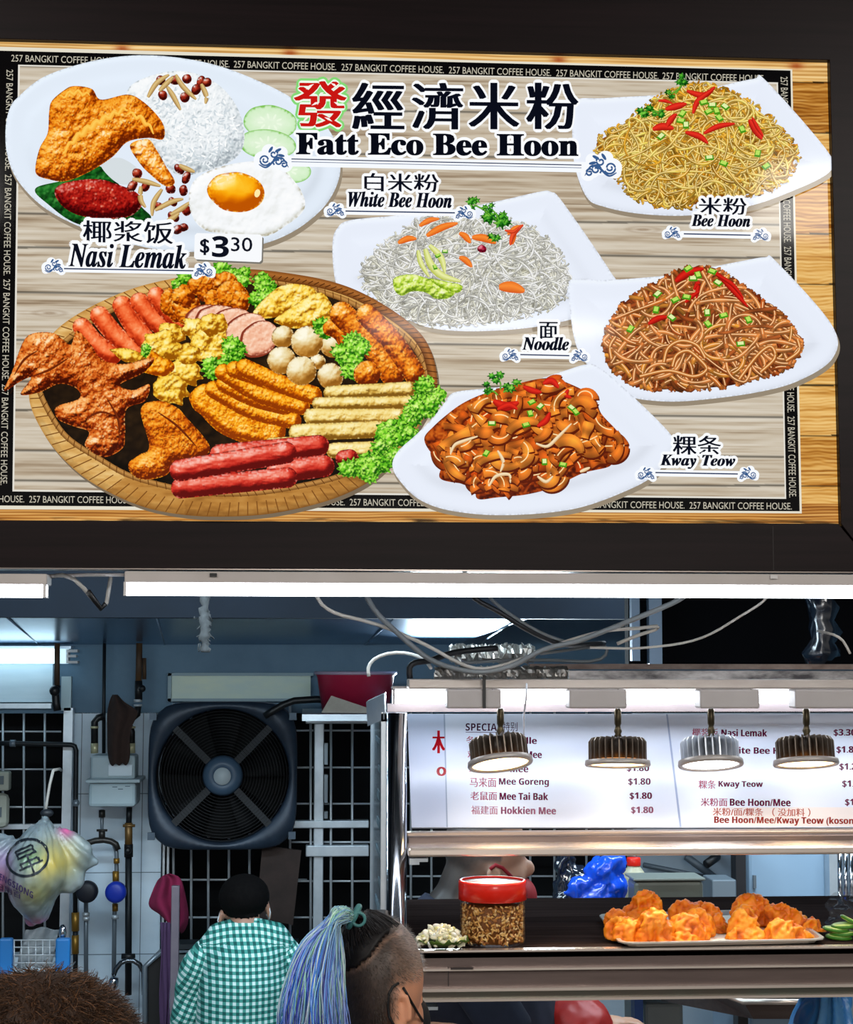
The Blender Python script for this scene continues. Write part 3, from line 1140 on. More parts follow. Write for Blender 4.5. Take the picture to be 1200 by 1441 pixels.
# ---- brown noodles
pic = Pic(YS)
plate(pic, [(801, 430), (800, 405), (806, 393), (850, 394), (902, 391), (950, 386), (990, 378), (1040, 368), (1076, 362), (1092, 368), (1170, 457), (1172, 503), (1123, 536), (1060, 553), (972, 564), (920, 564), (880, 556), (842, 530), (812, 490)], 16, 4)
HP5 = [(850, 476), (862, 450), (881, 424), (905, 408), (927, 397), (945, 386), (969, 377), (1004, 377), (1030, 392), (1053, 410), (1075, 424), (1095, 438), (1110, 458), (1126, 480), (1116, 508), (1090, 524), (1060, 532), (1030, 542), (990, 546), (940, 548), (902, 543), (872, 528), (856, 506)]
heap(pic, HP5, [(0, (40, 8, 2)), (.4, (84, 26, 8)), (.7, (130, 54, 20)), (1, (190, 96, 50))], 330, 5.7, 130, (120, 42, 12), (226, 138, 70), 51, .06, (252, 204, 150), .06, .25, 8, [(236, 150, 56), (190, 92, 36), (214, 118, 46)])
for q in ([(934, 510), (940, 490), (958, 480), (980, 486), (992, 504)], [(946, 516), (952, 500), (968, 494), (984, 506)], [(900, 530), (940, 522), (976, 530), (994, 520), (984, 506)], [(1040, 534), (1066, 500), (1084, 488), (1090, 504), (1070, 524)], [(1106, 508), (1124, 494), (1122, 478)], [(860, 505), (858, 488), (866, 474)]):
    q = catmull(q, 3, False)
    pic.ribbon(q, 5.8, (118, 48, 10), (224, 142, 66))
    pic.ribbon(q + [0, -.8], 1.4, (250, 204, 146), (250, 204, 146))
chili(pic, [([(950, 396), (968, 384), (990, 378)], 12), ([(1000, 378), (1020, 396), (1052, 432)], 8), ([(1004, 384), (1030, 400), (1046, 420)], 6), ([(912, 456), (926, 448), (940, 446)], 9), ([(976, 408), (982, 398), (980, 420)], 7), ([(964, 426), (972, 418), (984, 410)], 7)], (130, 4, 4), (224, 36, 24))
chives(pic, [(975, 392), (982, 387), (950, 422), (945, 447), (887, 463), (966, 418), (995, 440), (1018, 444), (996, 456), (925, 414), (1002, 382), (923, 436), (1042, 484), (1053, 450), (968, 378), (1010, 398)], 6)
pic.build('dish_picture', SIGN, sign, 'printed plate of dark brown fried noodles with spring onion')

# ---- basket tray of sides
pic = Pic(YS)
OUT = [(41, 561), (52, 593), (76, 631), (111, 666), (152, 692), (204, 714), (262, 725), (321, 727), (387, 722), (463, 704), (519, 678), (557, 643), (586, 605), (609, 564), (615, 535), (606, 494), (586, 465), (548, 436), (504, 412), (463, 398), (417, 389), (358, 382), (300, 383), (248, 391), (190, 405), (131, 430), (85, 459), (58, 491), (44, 529)]
INN = [(55, 548), (72, 585), (96, 617), (140, 646), (187, 671), (262, 690), (321, 695), (387, 690), (475, 671), (535, 640), (572, 606), (594, 568), (601, 535), (590, 500), (570, 475), (536, 450), (496, 427), (460, 413), (416, 402), (358, 394), (302, 395), (254, 404), (200, 418), (146, 442), (104, 470), (72, 500), (58, 526)]
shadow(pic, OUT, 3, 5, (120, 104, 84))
cx0, cy0 = 328.0, 545.0


def weave(x, y, d, g):
    a = np.arctan2((y - cy0) / 172, (x - cx0) / 287)
    low = np.clip((y - 560) / 100, 0, 1)
    c = ramp([(0, (124, 76, 26)), (.35, (182, 126, 56)), (.7, (216, 168, 94)), (1, (244, 214, 152))], .62 - .3 * low * (np.abs(a - 1.2) < 1.0) + .5 * (fbm(x * .05, y * .25, 61, 3) - .5) - .22 * np.clip(1 - d / 4, 0, 1) + .1 * (x < 260))
    top = (d < 9) & (y > 590)
    return np.where(top[:, None], c * .92, c)


pic.paint(OUT, weave, 2.4)
o_, i_ = catmull(OUT, 3.0), catmull(INN, 3.0)
for i in range(0, len(o_), 5):
    if o_[i][1] > 470 or o_[i][0] < 240:
        v = o_[i] - [cx0, cy0]
        pic.ribbon(np.array([o_[i] - v * .004, o_[i] - v * (.06 + .05 * (o_[i][1] > 600)) + [2, 0]]), 1.5, (116, 68, 20), (130, 80, 28))
pic.paint(INN, food([(0, (6, 4, 2)), (.5, (26, 16, 8)), (1, (60, 40, 18))], 20, 1, 6, 16, seed=60), 6)
# lashing on the inner lip and dark far inner wall
q = np.concatenate([i_, i_[:1]])
dk = (q[:, 1] < 560) & (q[:, 0] > 330)
pic.ribbon(q, 7.5, (112, 66, 20), (196, 142, 74))
for i in range(0, len(q) - 1, 4):
    t = q[(i + 1) % len(q)] - q[i]
    t = t / max(1e-6, np.linalg.norm(t))
    nn = np.array((-t[1], t[0]))
    pic.ribbon(np.array([q[i] - nn * 4.4 - t * 2, q[i] + nn * 4.4 + t * 2]), 1.3, (88, 48, 10), (120, 72, 24))
qq = [p_ for p_ in catmull(OUT, 3.0) if p_[0] > 320 and p_[1] < 560]
qq = np.array(sorted(qq, key=lambda p_: math.atan2(p_[1] - cy0, p_[0] - cx0)))
pic.ribbon((qq - [cx0, cy0]) * .978 + [cx0, cy0], 13, (96, 48, 12), (172, 106, 46))
for i in range(0, len(qq) - 1, 3):
    v = (qq[i] - [cx0, cy0])
    pic.ribbon(np.array([v * .957 + [cx0, cy0], v * 1.0 + [cx0 + 2, cy0 + 3]]), 1.4, (70, 32, 6), (90, 46, 12))

GREENB = lambda pts, r, s_: lettuce(pic, pts, r, s_)
GREENB([(254, 398), (262, 394)], 13, 1)
GREENB([(312, 382), (324, 386), (338, 390)], 15, 2)
for (a, b, r) in (((115, 460), (158, 500), 13), ((140, 444), (190, 496), 13.5), ((172, 430), (210, 484), 14), ((196, 425), (236, 466), 13.5), ((220, 416), (256, 456), 12.5)):
    pic.paint(capsule(a, b, r, None, 3), food(ORSA, 10, .8, 14, 13, seed=int(a[0]), spec=.35, ao=.26), 2.2)
for cx, cy, r in ((246, 430, 22), (265, 438, 22), (258, 418, 17), (286, 402, 21), (300, 424, 15), (318, 398, 17), (326, 416, 22), (338, 424, 15)):
    pic.paint(blob(cx, cy, r * 1.1, r * .9, cx, .16, cx), food(CHICK, 6, 2.6, 9, 13, seed=cx, bias=-.1, spec=.3), 2)
GREENB([(373, 396), (376, 408), (366, 418)], 15, 3)
for ol, s_ in (([(355, 442), (372, 420), (396, 402), (420, 400), (440, 405), (446, 420), (420, 436), (390, 446), (366, 448)], 1), ([(386, 450), (410, 432), (440, 414), (456, 414), (469, 436), (462, 452), (440, 460), (412, 462), (392, 456)], 2)):
    pic.paint(ol, food(YEL, 9, 3.4, 8, 12, seed=70 + s_, bias=.03), 2)
for cx, cy, rx, ry, a in ((288, 444, 24, 14, -.2), (306, 446, 28, 16, -.1), (326, 454, 30, 19, -.25), (346, 464, 30, 21, -.5), (366, 476, 28, 22, -.7)):
    pic.paint(blob(cx - 2, cy + 1, rx + 2, ry + 2, a, .03, cx), (140, 56, 36), 6)
    pic.paint(blob(cx, cy, rx, ry, a, .03, cx), food(PINK, 5, 1.1, 3, 5, seed=cx, bias=.12, ao=.25), 2.4)
for cx, cy, rx, ry in ((245, 468, 20, 12), (227, 486, 27, 21), (274, 462, 18, 16), (296, 482, 33, 27), (300, 456, 20, 17), (258, 524, 28, 16), (240, 548, 27, 20), (216, 512, 26, 16), (180, 500, 26, 10), (262, 498, 18, 16)):
    pic.paint(blob(cx, cy, rx, ry, .3, .2, cx), food(YEL if cx != 216 else GOLD, 11, 4.2, 8, 11, seed=cx, bias=-.02 if cx > 258 else .0, ao=.4), 2)
GREENB([(204, 493)], 9, 4)
GREENB([(300, 517), (318, 508), (336, 498), (330, 486)], 16, 5)
# breaded strips
for a, b, r, bd in (((278, 560), (360, 618), 12, 10), ((290, 562), (380, 606), 22, 8), ((300, 548), (412, 592), 12, 8), ((318, 540), (400, 570), 14, 4), ((314, 524), (424, 572), 12, 8), ((330, 520), (390, 540), 12, 0), ((344, 518), (440, 556), 13, 2)):
    pic.paint(capsule(a, b, r, None, bd), food(GOLD, 3.6, 2.8, 12, 11, seed=int(a[0] + b[0]), octv=3, bias=-.04, ao=.42), 1.8)
# fish balls
for cx, cy, r in ((398, 474, 16), (447, 509, 11), (469, 485, 19), (432, 481, 22.5), (396, 507, 20), (465, 529, 18.5), (424, 522, 21)):
    def ballfn(x, y, d, g, cx=cx, cy=cy, r=r):
        c = food(BALL, 12, .8, 13, r, seed=cx, bias=.1, ao=.22)(x, y, d, g)
        k = np.clip((y - cy) / r * 1.3 + .5 * (fbm(x / 9, y / 9, cx, 2) - .5), 0, 1)[:, None] * .55
        return c * (1 - k) + np.array((196, 128, 40)) * k
    pic.paint(blob(cx, cy, r, r * .98, 0, .03, cx, 20), ballfn, 2)
GREENB([(452, 459), (462, 466)], 12, 6)
for a, b, r in (((466, 462), (486, 480), 12), ((481, 442), (552, 526), 17.5), ((516, 443), (582, 524), 15.5)):
    pic.paint(capsule(a, b, r, None, -4), food(CHICK, 6, 2.4, 13, 15, seed=int(a[0]), spec=.4, bias=-.06), 2)
GREENB([(484, 496), (496, 484), (494, 508), (504, 490), (496, 524)], 16, 7)
pic.paint(blob(517, 526, 19, 19, .3, .06, 4), food(CHICK, 4, 2.6, 13, 16, seed=77, spec=.3, bias=-.06), 2)
# bean curd strips
for a, b, r in (((465, 553), (576, 547), 10), ((448, 568), (580, 566), 9), ((438, 586), (560, 586), 11), ((418, 609), (530, 604), 12), ((470, 634), (526, 632), 11), ((380, 622), (420, 620), 6)):
    o = capsule(a, b, r, None, 0, 4)
    pic.paint(o, food(TOFU, 8, 2.0, 10, 9, seed=int(b[0]), ao=.45, bias=.04), 2)
# wings
pic.paint([(6, 550), (17, 523), (32, 482), (47, 469), (76, 469), (99, 485), (108, 465), (128, 485), (143, 506), (175, 512), (216, 503), (204, 523), (169, 541), (187, 549), (210, 541), (204, 564), (178, 576), (176, 611), (172, 631), (146, 643), (120, 628), (125, 608), (104, 600), (82, 590), (79, 573), (111, 561), (108, 547), (84, 540), (56, 552), (29, 555), (44, 532), (30, 536)],
          food(WING, 7, 2.9, 12, 20, seed=81, octv=4, bias=.02), 1.8)
pic.paint([(181, 652), (196, 640), (210, 628), (198, 576), (222, 564), (248, 573), (262, 587), (295, 628), (280, 646), (248, 652), (233, 669), (204, 675), (186, 668)],
          food(CHICK, 6, 2.8, 12, 20, seed=82, octv=4, bias=-.1), 1.8)
for q in ([(20, 528), (34, 506), (52, 494)], [(44, 530), (70, 520), (96, 504)], [(120, 590), (140, 580), (160, 584)], [(150, 560), (166, 590), (168, 620)], [(222, 580), (250, 600), (276, 628)]):
    q = catmull(q, 3, False)
    pic.ribbon(q, 3.2 * np.sin(np.linspace(.2, 2.9, len(q))), (86, 22, 4), (120, 44, 10))
# red sausages
for a, b, r in (((484, 645), (492, 644), 12), ((310, 640), (448, 627), 15), ((390, 664), (455, 656), 15.5), ((255, 687), (404, 672), 14.5), ((254, 662), (402, 637), 15.5)):
    pic.paint(capsule(a, b, r, None, 0), food(RED, 14, .7, 15, 14, seed=int(b[0]), spec=.45, ao=.28, ax=2), 2.2)
GREENB([(600, 545), (610, 556), (594, 562), (584, 574), (602, 572), (578, 590), (564, 604), (580, 608), (548, 606), (560, 622), (540, 620), (536, 636), (550, 640), (522, 646), (534, 656), (508, 656), (516, 664), (494, 662)], 16, 9)
pic.build('dish_picture', SIGN, sign, 'printed woven basket of sausages, wings, fish balls and fritters')

# ---- kway teow
pic = Pic(YS)
plate(pic, [(552, 655), (560, 635), (585, 612), (609, 588), (626, 566), (640, 552), (690, 546), (732, 541), (790, 523), (824, 513), (843, 517), (880, 548), (944, 612), (946, 635), (923, 666), (885, 689), (808, 716), (712, 725), (636, 719), (590, 703), (562, 676)], 16, 5)
HP6 = [(597, 616), (610, 600), (628, 584), (650, 568), (678, 555), (720, 542), (770, 532), (806, 542), (836, 560), (846, 582), (868, 606), (885, 628), (862, 640), (858, 656), (820, 666), (778, 686), (740, 696), (700, 700), (672, 702), (664, 684), (620, 674), (622, 650), (604, 634)]
pic.paint(HP6, food([(0, (70, 14, 2)), (.4, (140, 46, 6)), (.7, (190, 80, 16)), (1, (230, 130, 40))], 8, 3, 6, 14, seed=91), 3)
rr = random.Random(12)
hp = catmull(HP6, 4)
N = 230
cnt = 0
while cnt < N:
    x, y = rr.uniform(597, 885), rr.uniform(534, 700)
    if not inside(hp, np.array([x]), np.array([y]))[0]:
        continue
    a, L_, w = rr.uniform(0, 6.28), rr.uniform(24, 60), rr.uniform(9, 16)
    k = rr.gauss(0, .035)
    pts = []
    for i in range(int(L_ / 3)):
        pts.append((x, y))
        a += k * 3
        x += 3 * math.cos(a)
        y += 2.6 * math.sin(a)
    if not inside(hp, np.array([x]), np.array([y]))[0]:
        continue
    cnt += 1
    t = min(1, max(0, (cnt / N) * .8 + rr.gauss(.1, .22)))
    cm = np.array((178, 60, 8)) + (np.array((246, 142, 46)) - np.array((178, 60, 8))) * t
    n = len(pts)
    ph = rr.uniform(0, 6)
    ww = w * (.78 + .22 * np.sin(np.linspace(0, 5, n) + ph))
    q = np.array(pts)
    pic.ribbon(q + [1.2, 2.4], np.abs(ww) + 3, (90, 22, 2), (110, 34, 4))
    pic.ribbon(q, np.abs(ww) + 2, cm * .72, cm, shade=1 + .22 * np.sin(np.linspace(0, 7, n) + ph))
    if rr.random() < .5:
        pic.ribbon(q[1:-1] + [0, -w * .2], 1.6, (255, 214, 150), (255, 226, 170))
for q in ([(634, 638), (640, 626), (654, 620), (672, 614)], [(688, 684), (698, 670), (716, 668), (718, 680)], [(754, 624), (770, 628), (786, 614), (804, 596)], [(756, 670), (768, 678), (778, 670)], [(816, 664), (830, 658)], [(700, 634), (708, 650), (704, 664)]):
    q = catmull(q, 3, False)
    pic.ribbon(q, 5 * np.sin(np.linspace(.5, 2.8, len(q))), (206, 160, 100), (250, 232, 196))
chili(pic, [([(694, 564), (712, 572), (730, 566)], 13), ([(700, 576), (716, 570), (728, 576)], 9), ([(736, 544), (750, 550), (762, 552)], 9), ([(756, 600), (768, 592), (774, 580)], 9), ([(764, 540), (776, 536), (786, 546)], 10), ([(800, 548), (796, 556), (804, 560)], 7)], (150, 6, 6), (232, 44, 26))
chives(pic, [(692, 596), (746, 582), (748, 566), (804, 574), (684, 638), (792, 654), (766, 650), (740, 598), (810, 580), (760, 572)], 5.5)
parsley(pic, 684, 546, 11, 21, (700, 556))
parsley(pic, 698, 530, 12, 22, (704, 548))
parsley(pic, 720, 541, 14, 23, (708, 552))
pic.build('dish_picture', SIGN, sign, 'printed plate of flat broad noodles in orange brown sauce')


# ---- captions
INK = (12, 16, 30)


def ornament(p, cx, cy, w, flip=1, c=(56, 92, 142)):
    s_ = w / 50.0
    for dx, dy, r in ((-14, 2, 13), (0, -2, 14), (12, 4, 12), (-6, -10, 10), (10, -8, 9), (16, 10, 9), (-18, 8, 8)):
        p.poly([(cx + flip * s_ * dx + s_ * r * math.cos(a), cy + s_ * dy + s_ * r * .95 * math.sin(a)) for a in np.linspace(0, 6.28, 24)[:-1]], (248, 251, 255))
    for ox, oy, r, turns, ph in ((-12, 2, 8, 1.6, 0.5), (6, 4, 7, 1.5, 2.4), (14, 8, 5, 1.3, 4.0), (0, -6, 6, 1.2, 5.2)):
        q = []
        for i in range(26):
            t = i / 25
            a = ph + turns * 6.28 * t
            q.append((cx + flip * s_ * (ox + r * (1 - .8 * t) * math.cos(a)), cy + s_ * (oy + r * (1 - .8 * t) * math.sin(a))))
        p.ribbon(q, max(.9, 2.3 * s_), c, c)
    q = catmull([(cx + flip * s_ * u, cy + s_ * v) for u, v in ((-20, 8), (-10, 12), (2, 2), (12, 0), (20, 12))], 2, False)
    p.ribbon(q, max(1.0, 3 * s_) * np.sin(np.linspace(.4, 2.9, len(q))), c, c)
    for u, v, a in ((-4, -12, -1.0), (6, -11, -.5), (10, -4, .2)):
        p.poly([(cx + flip * s_ * (u + 5 * math.cos(t) * math.cos(a) - 2 * math.sin(t) * math.sin(a)), cy + s_ * (v + 5 * math.cos(t) * math.sin(a) + 2 * math.sin(t) * math.cos(a))) for t in np.linspace(0, 6.28, 12)[:-1]], c)


def caption(cn, cbox, en, ebox, line, orn, w, out, slope, fn=italic, spacing=1.0, cbold=.012, lab=None):
    p = Pic(YS)
    x0, y0, x1, y1 = line
    p.poly([(x0 - 4, y0 - 4), (x1 + 4, y1 - 4), (x1 + 4, y1 + 5), (x0 - 4, y0 + 5)], (248, 251, 255))
    ornament(p, orn[0][0], orn[0][1], w, 1)
    ornament(p, orn[1][0], orn[1][1], w, -1)
    p.text(cn, cbox, INK, out, slope=slope, smear=.6)
    p.text(fn(en), ebox, INK, out, slope=slope, smear=.7)
    p.poly([(x0, y0 - .9), (x1, y1 - .9), (x1, y1 + .9), (x0, y0 + .9)], (40, 56, 92))
    p.build('caption', SIGN, sign, lab)


caption('白米粉', (513, 244, 617, 270), 'White Bee Hoon', (490, 270, 635, 292), (486, 297, 640, 299.5), ((472, 296), (653, 300)), 31, 4.2, .014, lab='printed caption for the white noodle plate')
caption('米粉', (983, 278, 1050, 302), 'Bee Hoon', (973, 302, 1055, 319), (962, 329, 1056, 331), ((946, 328), (1070, 331)), 28, 4.2, .012, lab='printed caption for the golden noodle plate')
caption('面', (759, 453, 784, 477), 'Noodle', (735, 474, 800, 493), (732, 499, 801, 500.5), ((718, 500), (815, 501)), 29, 4.2, .01, lab='printed caption for the brown noodle plate')
caption('粿条', (947, 613, 1014, 640), 'Kway Teow', (929, 640, 1034, 660), (922, 665, 1038, 667), ((909, 667), (1052, 667)), 30, 4.2, .01, lab='printed caption for the flat noodle plate')
caption('椰浆饭', (117, 311, 243, 342), 'Nasi Lemak', (97, 343, 262, 377), (90, 378, 272, 381), ((76, 375), (286, 381)), 33, 5.0, .02, lab='printed caption for the rice plate')
# price tag
p = Pic(YS)
rc = [(277, 328), (366, 330), (369, 333), (368, 366), (365, 369), (276, 365), (273, 362), (274, 331)]
p.poly([(x + 2, y + 2.5) for x, y in rc], (120, 116, 108))
p.poly(rc, (248, 250, 253))
p.text('$', (282, 336, 294, 359), INK, slope=.02, smear=.7)
p.text(sansbold('3'), (298, 332, 322, 362), INK, slope=.02, bold=.01)
p.text('30', (325, 334, 355, 354), INK, slope=.02, bold=.006)
p.build('price_tag', SIGN, sign, 'white printed price tag reading $3.30')
# title
p = Pic(YS)
p.poly([(398, 219), (832, 228), (832, 243), (398, 234)], (246, 250, 255))
ornament(p, 385, 223, 52, 1)
ornament(p, 845, 234, 56, -1)
SL = .012
p.text('發', (415, 114, 486, 179), (200, 22, 18), 3.2, (240, 250, 236), SL, 0, 2.2, grow=6.5, gcol=(132, 216, 118))
for ch, x0, x1 in (('經', 497, 567), ('濟', 581, 650), ('米', 661, 729), ('粉', 742, 812)):
    p.text(ch, (x0, 116.5, x1, 182), (10, 13, 26), 4.6, slope=SL, smear=2.1)
p.text(serif('Fatt Eco Bee Hoon'), (417, 188, 813, 219), (8, 11, 22), 4.2, slope=.006, bold=.012, smear=.8)
for yy, h, c in ((223, 1.4, (30, 44, 80)), (227.2, .8, (60, 80, 120))):
    p.poly([(410, yy), (818, yy + 8.6), (818, yy + 8.6 + h), (410, yy + h)], c)
# white glints on the red character, blue sheen on the dark ones
for x, y, a, l in ((436, 122, -.6, 13), (470, 120, .6, 11), (444, 146, -.4, 12), (474, 146, .5, 9), (430, 168, -.7, 10), (462, 168, .5, 12), (452, 132, -.5, 8)):
    p.ribbon([(x - l / 2 * math.cos(a), y - l / 2 * math.sin(a)), (x, y - .6), (x + l / 2 * math.cos(a), y + l / 2 * math.sin(a))], np.array((.4, 3.2, .4)), (255, 226, 220), (255, 250, 248))
p.build('title_lettering', SIGN, sign, 'large printed shop title with a red and four black characters')
# ================================================================== setting
ZS = P(850, 1335.5, 2.85).z                     # height of the display shelf
YW = 6.0                                        # back wall of the kitchen
STEEL = mat('brushed_steel', (150, 140, 136), 0.30, 0.75, noise=((2, 40, 160), .6, (190, 178, 172), 4))
STEEL_D = mat('dark_steel', (88, 76, 74), 0.33, 0.55, noise=((6, 40, 60), .6, (112, 98, 94), 4))
STEEL_B = mat('bright_steel', (220, 208, 198), 0.22, 0.7, noise=((3, 20, 120), .6, (240, 226, 216), 4))
CHROME = mat('chrome', (205, 212, 222), 0.12, 1.0)
ALU = mat('aluminium', (178, 190, 200), 0.38, 0.55, noise=((20, 20, 20), .6, (205, 214, 222), 3))
BLACKM = mat('black_plastic', (14, 15, 18), 0.45)
VOID = mat('dark_backing', (6, 8, 12), 0.9)
TUBE = mat('lamp_tube', (250, 252, 255), 0.4, emit=((240, 247, 255), 10.0))
TUBEI = mat('inner_lamp_tube', (250, 252, 255), 0.4, emit=((240, 247, 255), 12.5))
TUBEC = mat('cool_lamp_tube', (250, 252, 255), 0.4, emit=((206, 240, 255), 4.0))
WHITEP = mat('white_plastic', (196, 194, 194), 0.42)
GREYP = mat('grey_plastic', (168, 160, 156), 0.45, noise=((9, 9, 9), .7, (186, 180, 178), 3))

struct(MB().box((-3.6, -2.5, -0.05), (4.4, YW + .4, 0)).build('floor', mat('floor_tile', (96, 84, 76), 0.4, noise=((4, 4, 4), .6, (112, 100, 92), 4))))
BLUEW = mat('blue_grey_paint', (70, 102, 126), 0.55, noise=((7, 7, 7), .6, (88, 120, 142), 5), bump=((30, 30, 30), .15))
TILEW = mat('white_wall_tile', (186, 206, 222), 0.35, noise=((4, 4, 6), .5, (212, 228, 240), 4))
zt = P(300, 985, YW).z
ztop = P(300, 700, YW).z


def wallbox(x0, y0, x1, y1, m, name, Y=YW, dep=.12):
    o = MB().pbox(x0, y0, x1, y1, Y, dep).build(name, m)
    return struct(o)


wallbox(-420, 700, 1500, 1003.5, BLUEW, 'wall_back')
w_ = MB()
a_, b_ = P(96, 1100, YW), P(228, 1100, YW)
w_.box((a_.x, YW, 0), (b_.x, YW + .12, P(150, 1003, YW).z))
w_.box((P(-420, 1100, YW).x, YW + .01, 0), (P(1500, 1100, YW).x, YW + .12, P(300, 1345, YW).z))
w_.box((P(890, 1100, YW).x, YW, 0), (P(1500, 1100, YW).x, YW + .12, P(300, 986, YW).z))
wl = w_.build('wall_back_lower', TILEW)
struct(wl)
g_ = MB()
for zz in (P(150, 1117, YW).z, P(150, 1228, YW).z, P(150, 1343, YW).z):
    g_.box((a_.x, YW - .001, zz - .0012), (b_.x, YW, zz + .0012))
for xx in (112, 199):
    g_.box((P(xx, 1200, YW).x - .0012, YW - .001, .3), (P(xx, 1200, YW).x + .0012, YW, P(150, 1004, YW).z))
g_.build('tile_joint', mat('joint_grey', (92, 108, 122), .8), wl)
struct(MB().pbox(-500, 960, 920, 1430, YW + .5, .03).build('void_backing', VOID))  # black sheet standing in for the darkness beyond the windows
sx0, sx1 = P(-420, 1100, YW).x, P(1400, 1100, YW).x
struct(MB().box((sx0 - .1, 2.95, 0), (sx0, YW, 2.42)).build('wall_left', BLUEW))
struct(MB().box((sx1 + .3, 2.95, 0), (sx1 + .4, YW, 2.42)).build('wall_right', BLUEW))
# sloping metal ceiling, dark beam in front of it, black panel for the dark void on the right
cq = [(-420, 868, 4.81), (752, 868, 4.8), (640, 907, YW), (-420, 907, YW)]
CEILM = mat('ceiling_metal', (86, 116, 148), 0.27, 0.75, noise=((2, 14, 60), .6, (116, 146, 178), 4))
m_ = MB()
pts = [P(*q) for q in cq]
m_.add(pts + [p_ + Vector((0, 0, .03)) for p_ in pts], [(0, 1, 2, 3), (7, 6, 5, 4)] + [(i, 4 + i, 4 + (i + 1) % 4, (i + 1) % 4) for i in range(4)])
ceil = struct(m_.build('ceiling', CEILM))
m_ = MB()
for (x0, y0), (x1, y1) in (((10, 868), (55, 906)), ((220, 868), (232, 906)), ((553, 870), (514, 906)), ((728, 870), (672, 906))):
    a, b = P(x0, y0, 4.8) - Vector((0, 0, .002)), P(x1, y1, YW) - Vector((0, 0, .002))
    m_.rod(a, b, .0028, n=6)
m_.build('ceiling_joint', mat('seam_grey', (120, 140, 160), .5, .4), ceil)
DARKB = mat('dark_blue_paint', (9, 16, 25), 0.7, noise=((6, 6, 6), .6, (14, 24, 36), 4), spec=.2)
struct(MB().box((P(-420, 860, 4.78).x, 4.72, P(0, 868.5, 4.72).z), (P(1500, 860, 4.78).x, 4.8, 2.35)).build('beam_kitchen', DARKB))
struct(MB().pbox(884, 790, 1400, 936, 4.1, .05).build('void_panel', mat('void_black', (4, 5, 8), .8, spec=.05)))  # black panel put where there is only darkness
struct(MB().box((-3.6, 2.85, 2.42), (4.4, YW + .2, 2.46)).build('ceiling_upper', DARKB))
for x0, x1, y0, y1 in ((912, 930, 586, 936), (888, 899, 586, 930)):
    tag(MB().pbox(x0, y0, x1, y1, 4.0, .03).build('steel_post', mat('post_steel', (86, 104, 124), .4, .5)),
        'wider grey steel upright behind the cable bundle' if x0 > 900 else 'narrow grey steel upright left of the wider one behind the cables', 'post')
# ---- metal edge strip under the sign
MB().pbox(-60, 799.5, 1235, 803.2, YF + .004, .05).build('edge_strip', STEEL, sign)

# ================================================================== lamp battens under the sign


def batten(name, x0, x1, yh0, yh1, yt0, yt1, Y, label, group, ends=(True, True), tube=TUBE, clip=None, back=0.0):
    c = P((x0 + x1) / 2, yt1, Y)
    t = thing(name, label, 'light', (c.x, Y, c.z), group)
    MB().pbox(x0, yh0, x1, yh1, Y + back, .05).build('housing', GREYP, t, bevel=.002)
    a, b = P(x0, (yt0 + yt1) / 2, Y + .012), P(x1, (yt0 + yt1) / 2, Y + .012)
    r = (yt1 - yt0) / 2 * px(Y)
    b.z = a.z = (a.z + b.z) / 2
    e = Vector((1, 0, 0)) * .012
    MB().tube([a, b], r, 16).build('tube', tube, t)
    for k, on in enumerate(ends):
        if on:
            p_ = a if k == 0 else b
            s_ = 1 if k == 0 else -1
            MB().box((p_.x, Y - .001, p_.z - r * 1.05), (p_.x + s_ * .004, Y + .03, p_.z + r * 1.05)).build('end_cap', WHITEP, t)
    if clip:
        for cx, cy, m in clip:
            MB().pbox(cx - 5, cy - 2.5, cx + 5, cy + 2.5, Y + back - .003, .004).build('clip', m, t)
    return t


batten('led_batten', 175, 1330, 806.3, 822, 822, 840.5, 2.66, 'long white lamp batten under the wooden sign frame', 'lamp battens under the sign', clip=((300, 809, BLACKM), (1089, 812, WHITEP)))
batten('led_batten', -420, 66, 806.3, 821.5, 822, 840, 2.66, 'short end of a white lamp batten at the far left under the sign', 'lamp battens under the sign')
t = tag(MB().tube([P(64, 811, 2.7), P(120, 809, 2.71), P(176, 809, 2.7)], .0028, 8).build('connector_rod', WHITEP), 'thin white rod joining the two lamp battens under the sign', 'rod')
t = MB().tube([P(*q) for q in ((66, 812, 2.705), (88, 809, 2.70), (104, 815, 2.69), (118, 828, 2.69), (132, 845, 2.70), (142, 856, 2.71), (150, 848, 2.71), (152, 836, 2.71), (156, 812, 2.71))], .0034, 8).build('lamp_cable', mat('grey_cable', (150, 150, 148), .5))
tag(t, 'grey cable looping down between the two lamp battens', 'cable')
MB().tube([P(*q) for q in ((124, 832, 2.688), (134, 846, 2.698), (142, 856.5, 2.708), (149, 849, 2.708))], .0043, 8).build('tape', BLACKM, t)

# ================================================================== cables and dusty things above the counter
CABW, CABG, CABB_ = mat('white_cable', (186, 182, 176), .45), mat('dusty_grey_cable', (112, 118, 122), .5), mat('black_cable', (22, 24, 28), .45)


def cable(pts, r, m, name, label, group='cables sagging behind the sign'):
    q = np.array([[*P(x, y, Y)] for x, y, Y in pts])
    o = MB().tube([tuple(v) for v in catmull(q, .02, False)], r, 8).build(name, m)
    tag(o, label, 'cable', group)
    return o


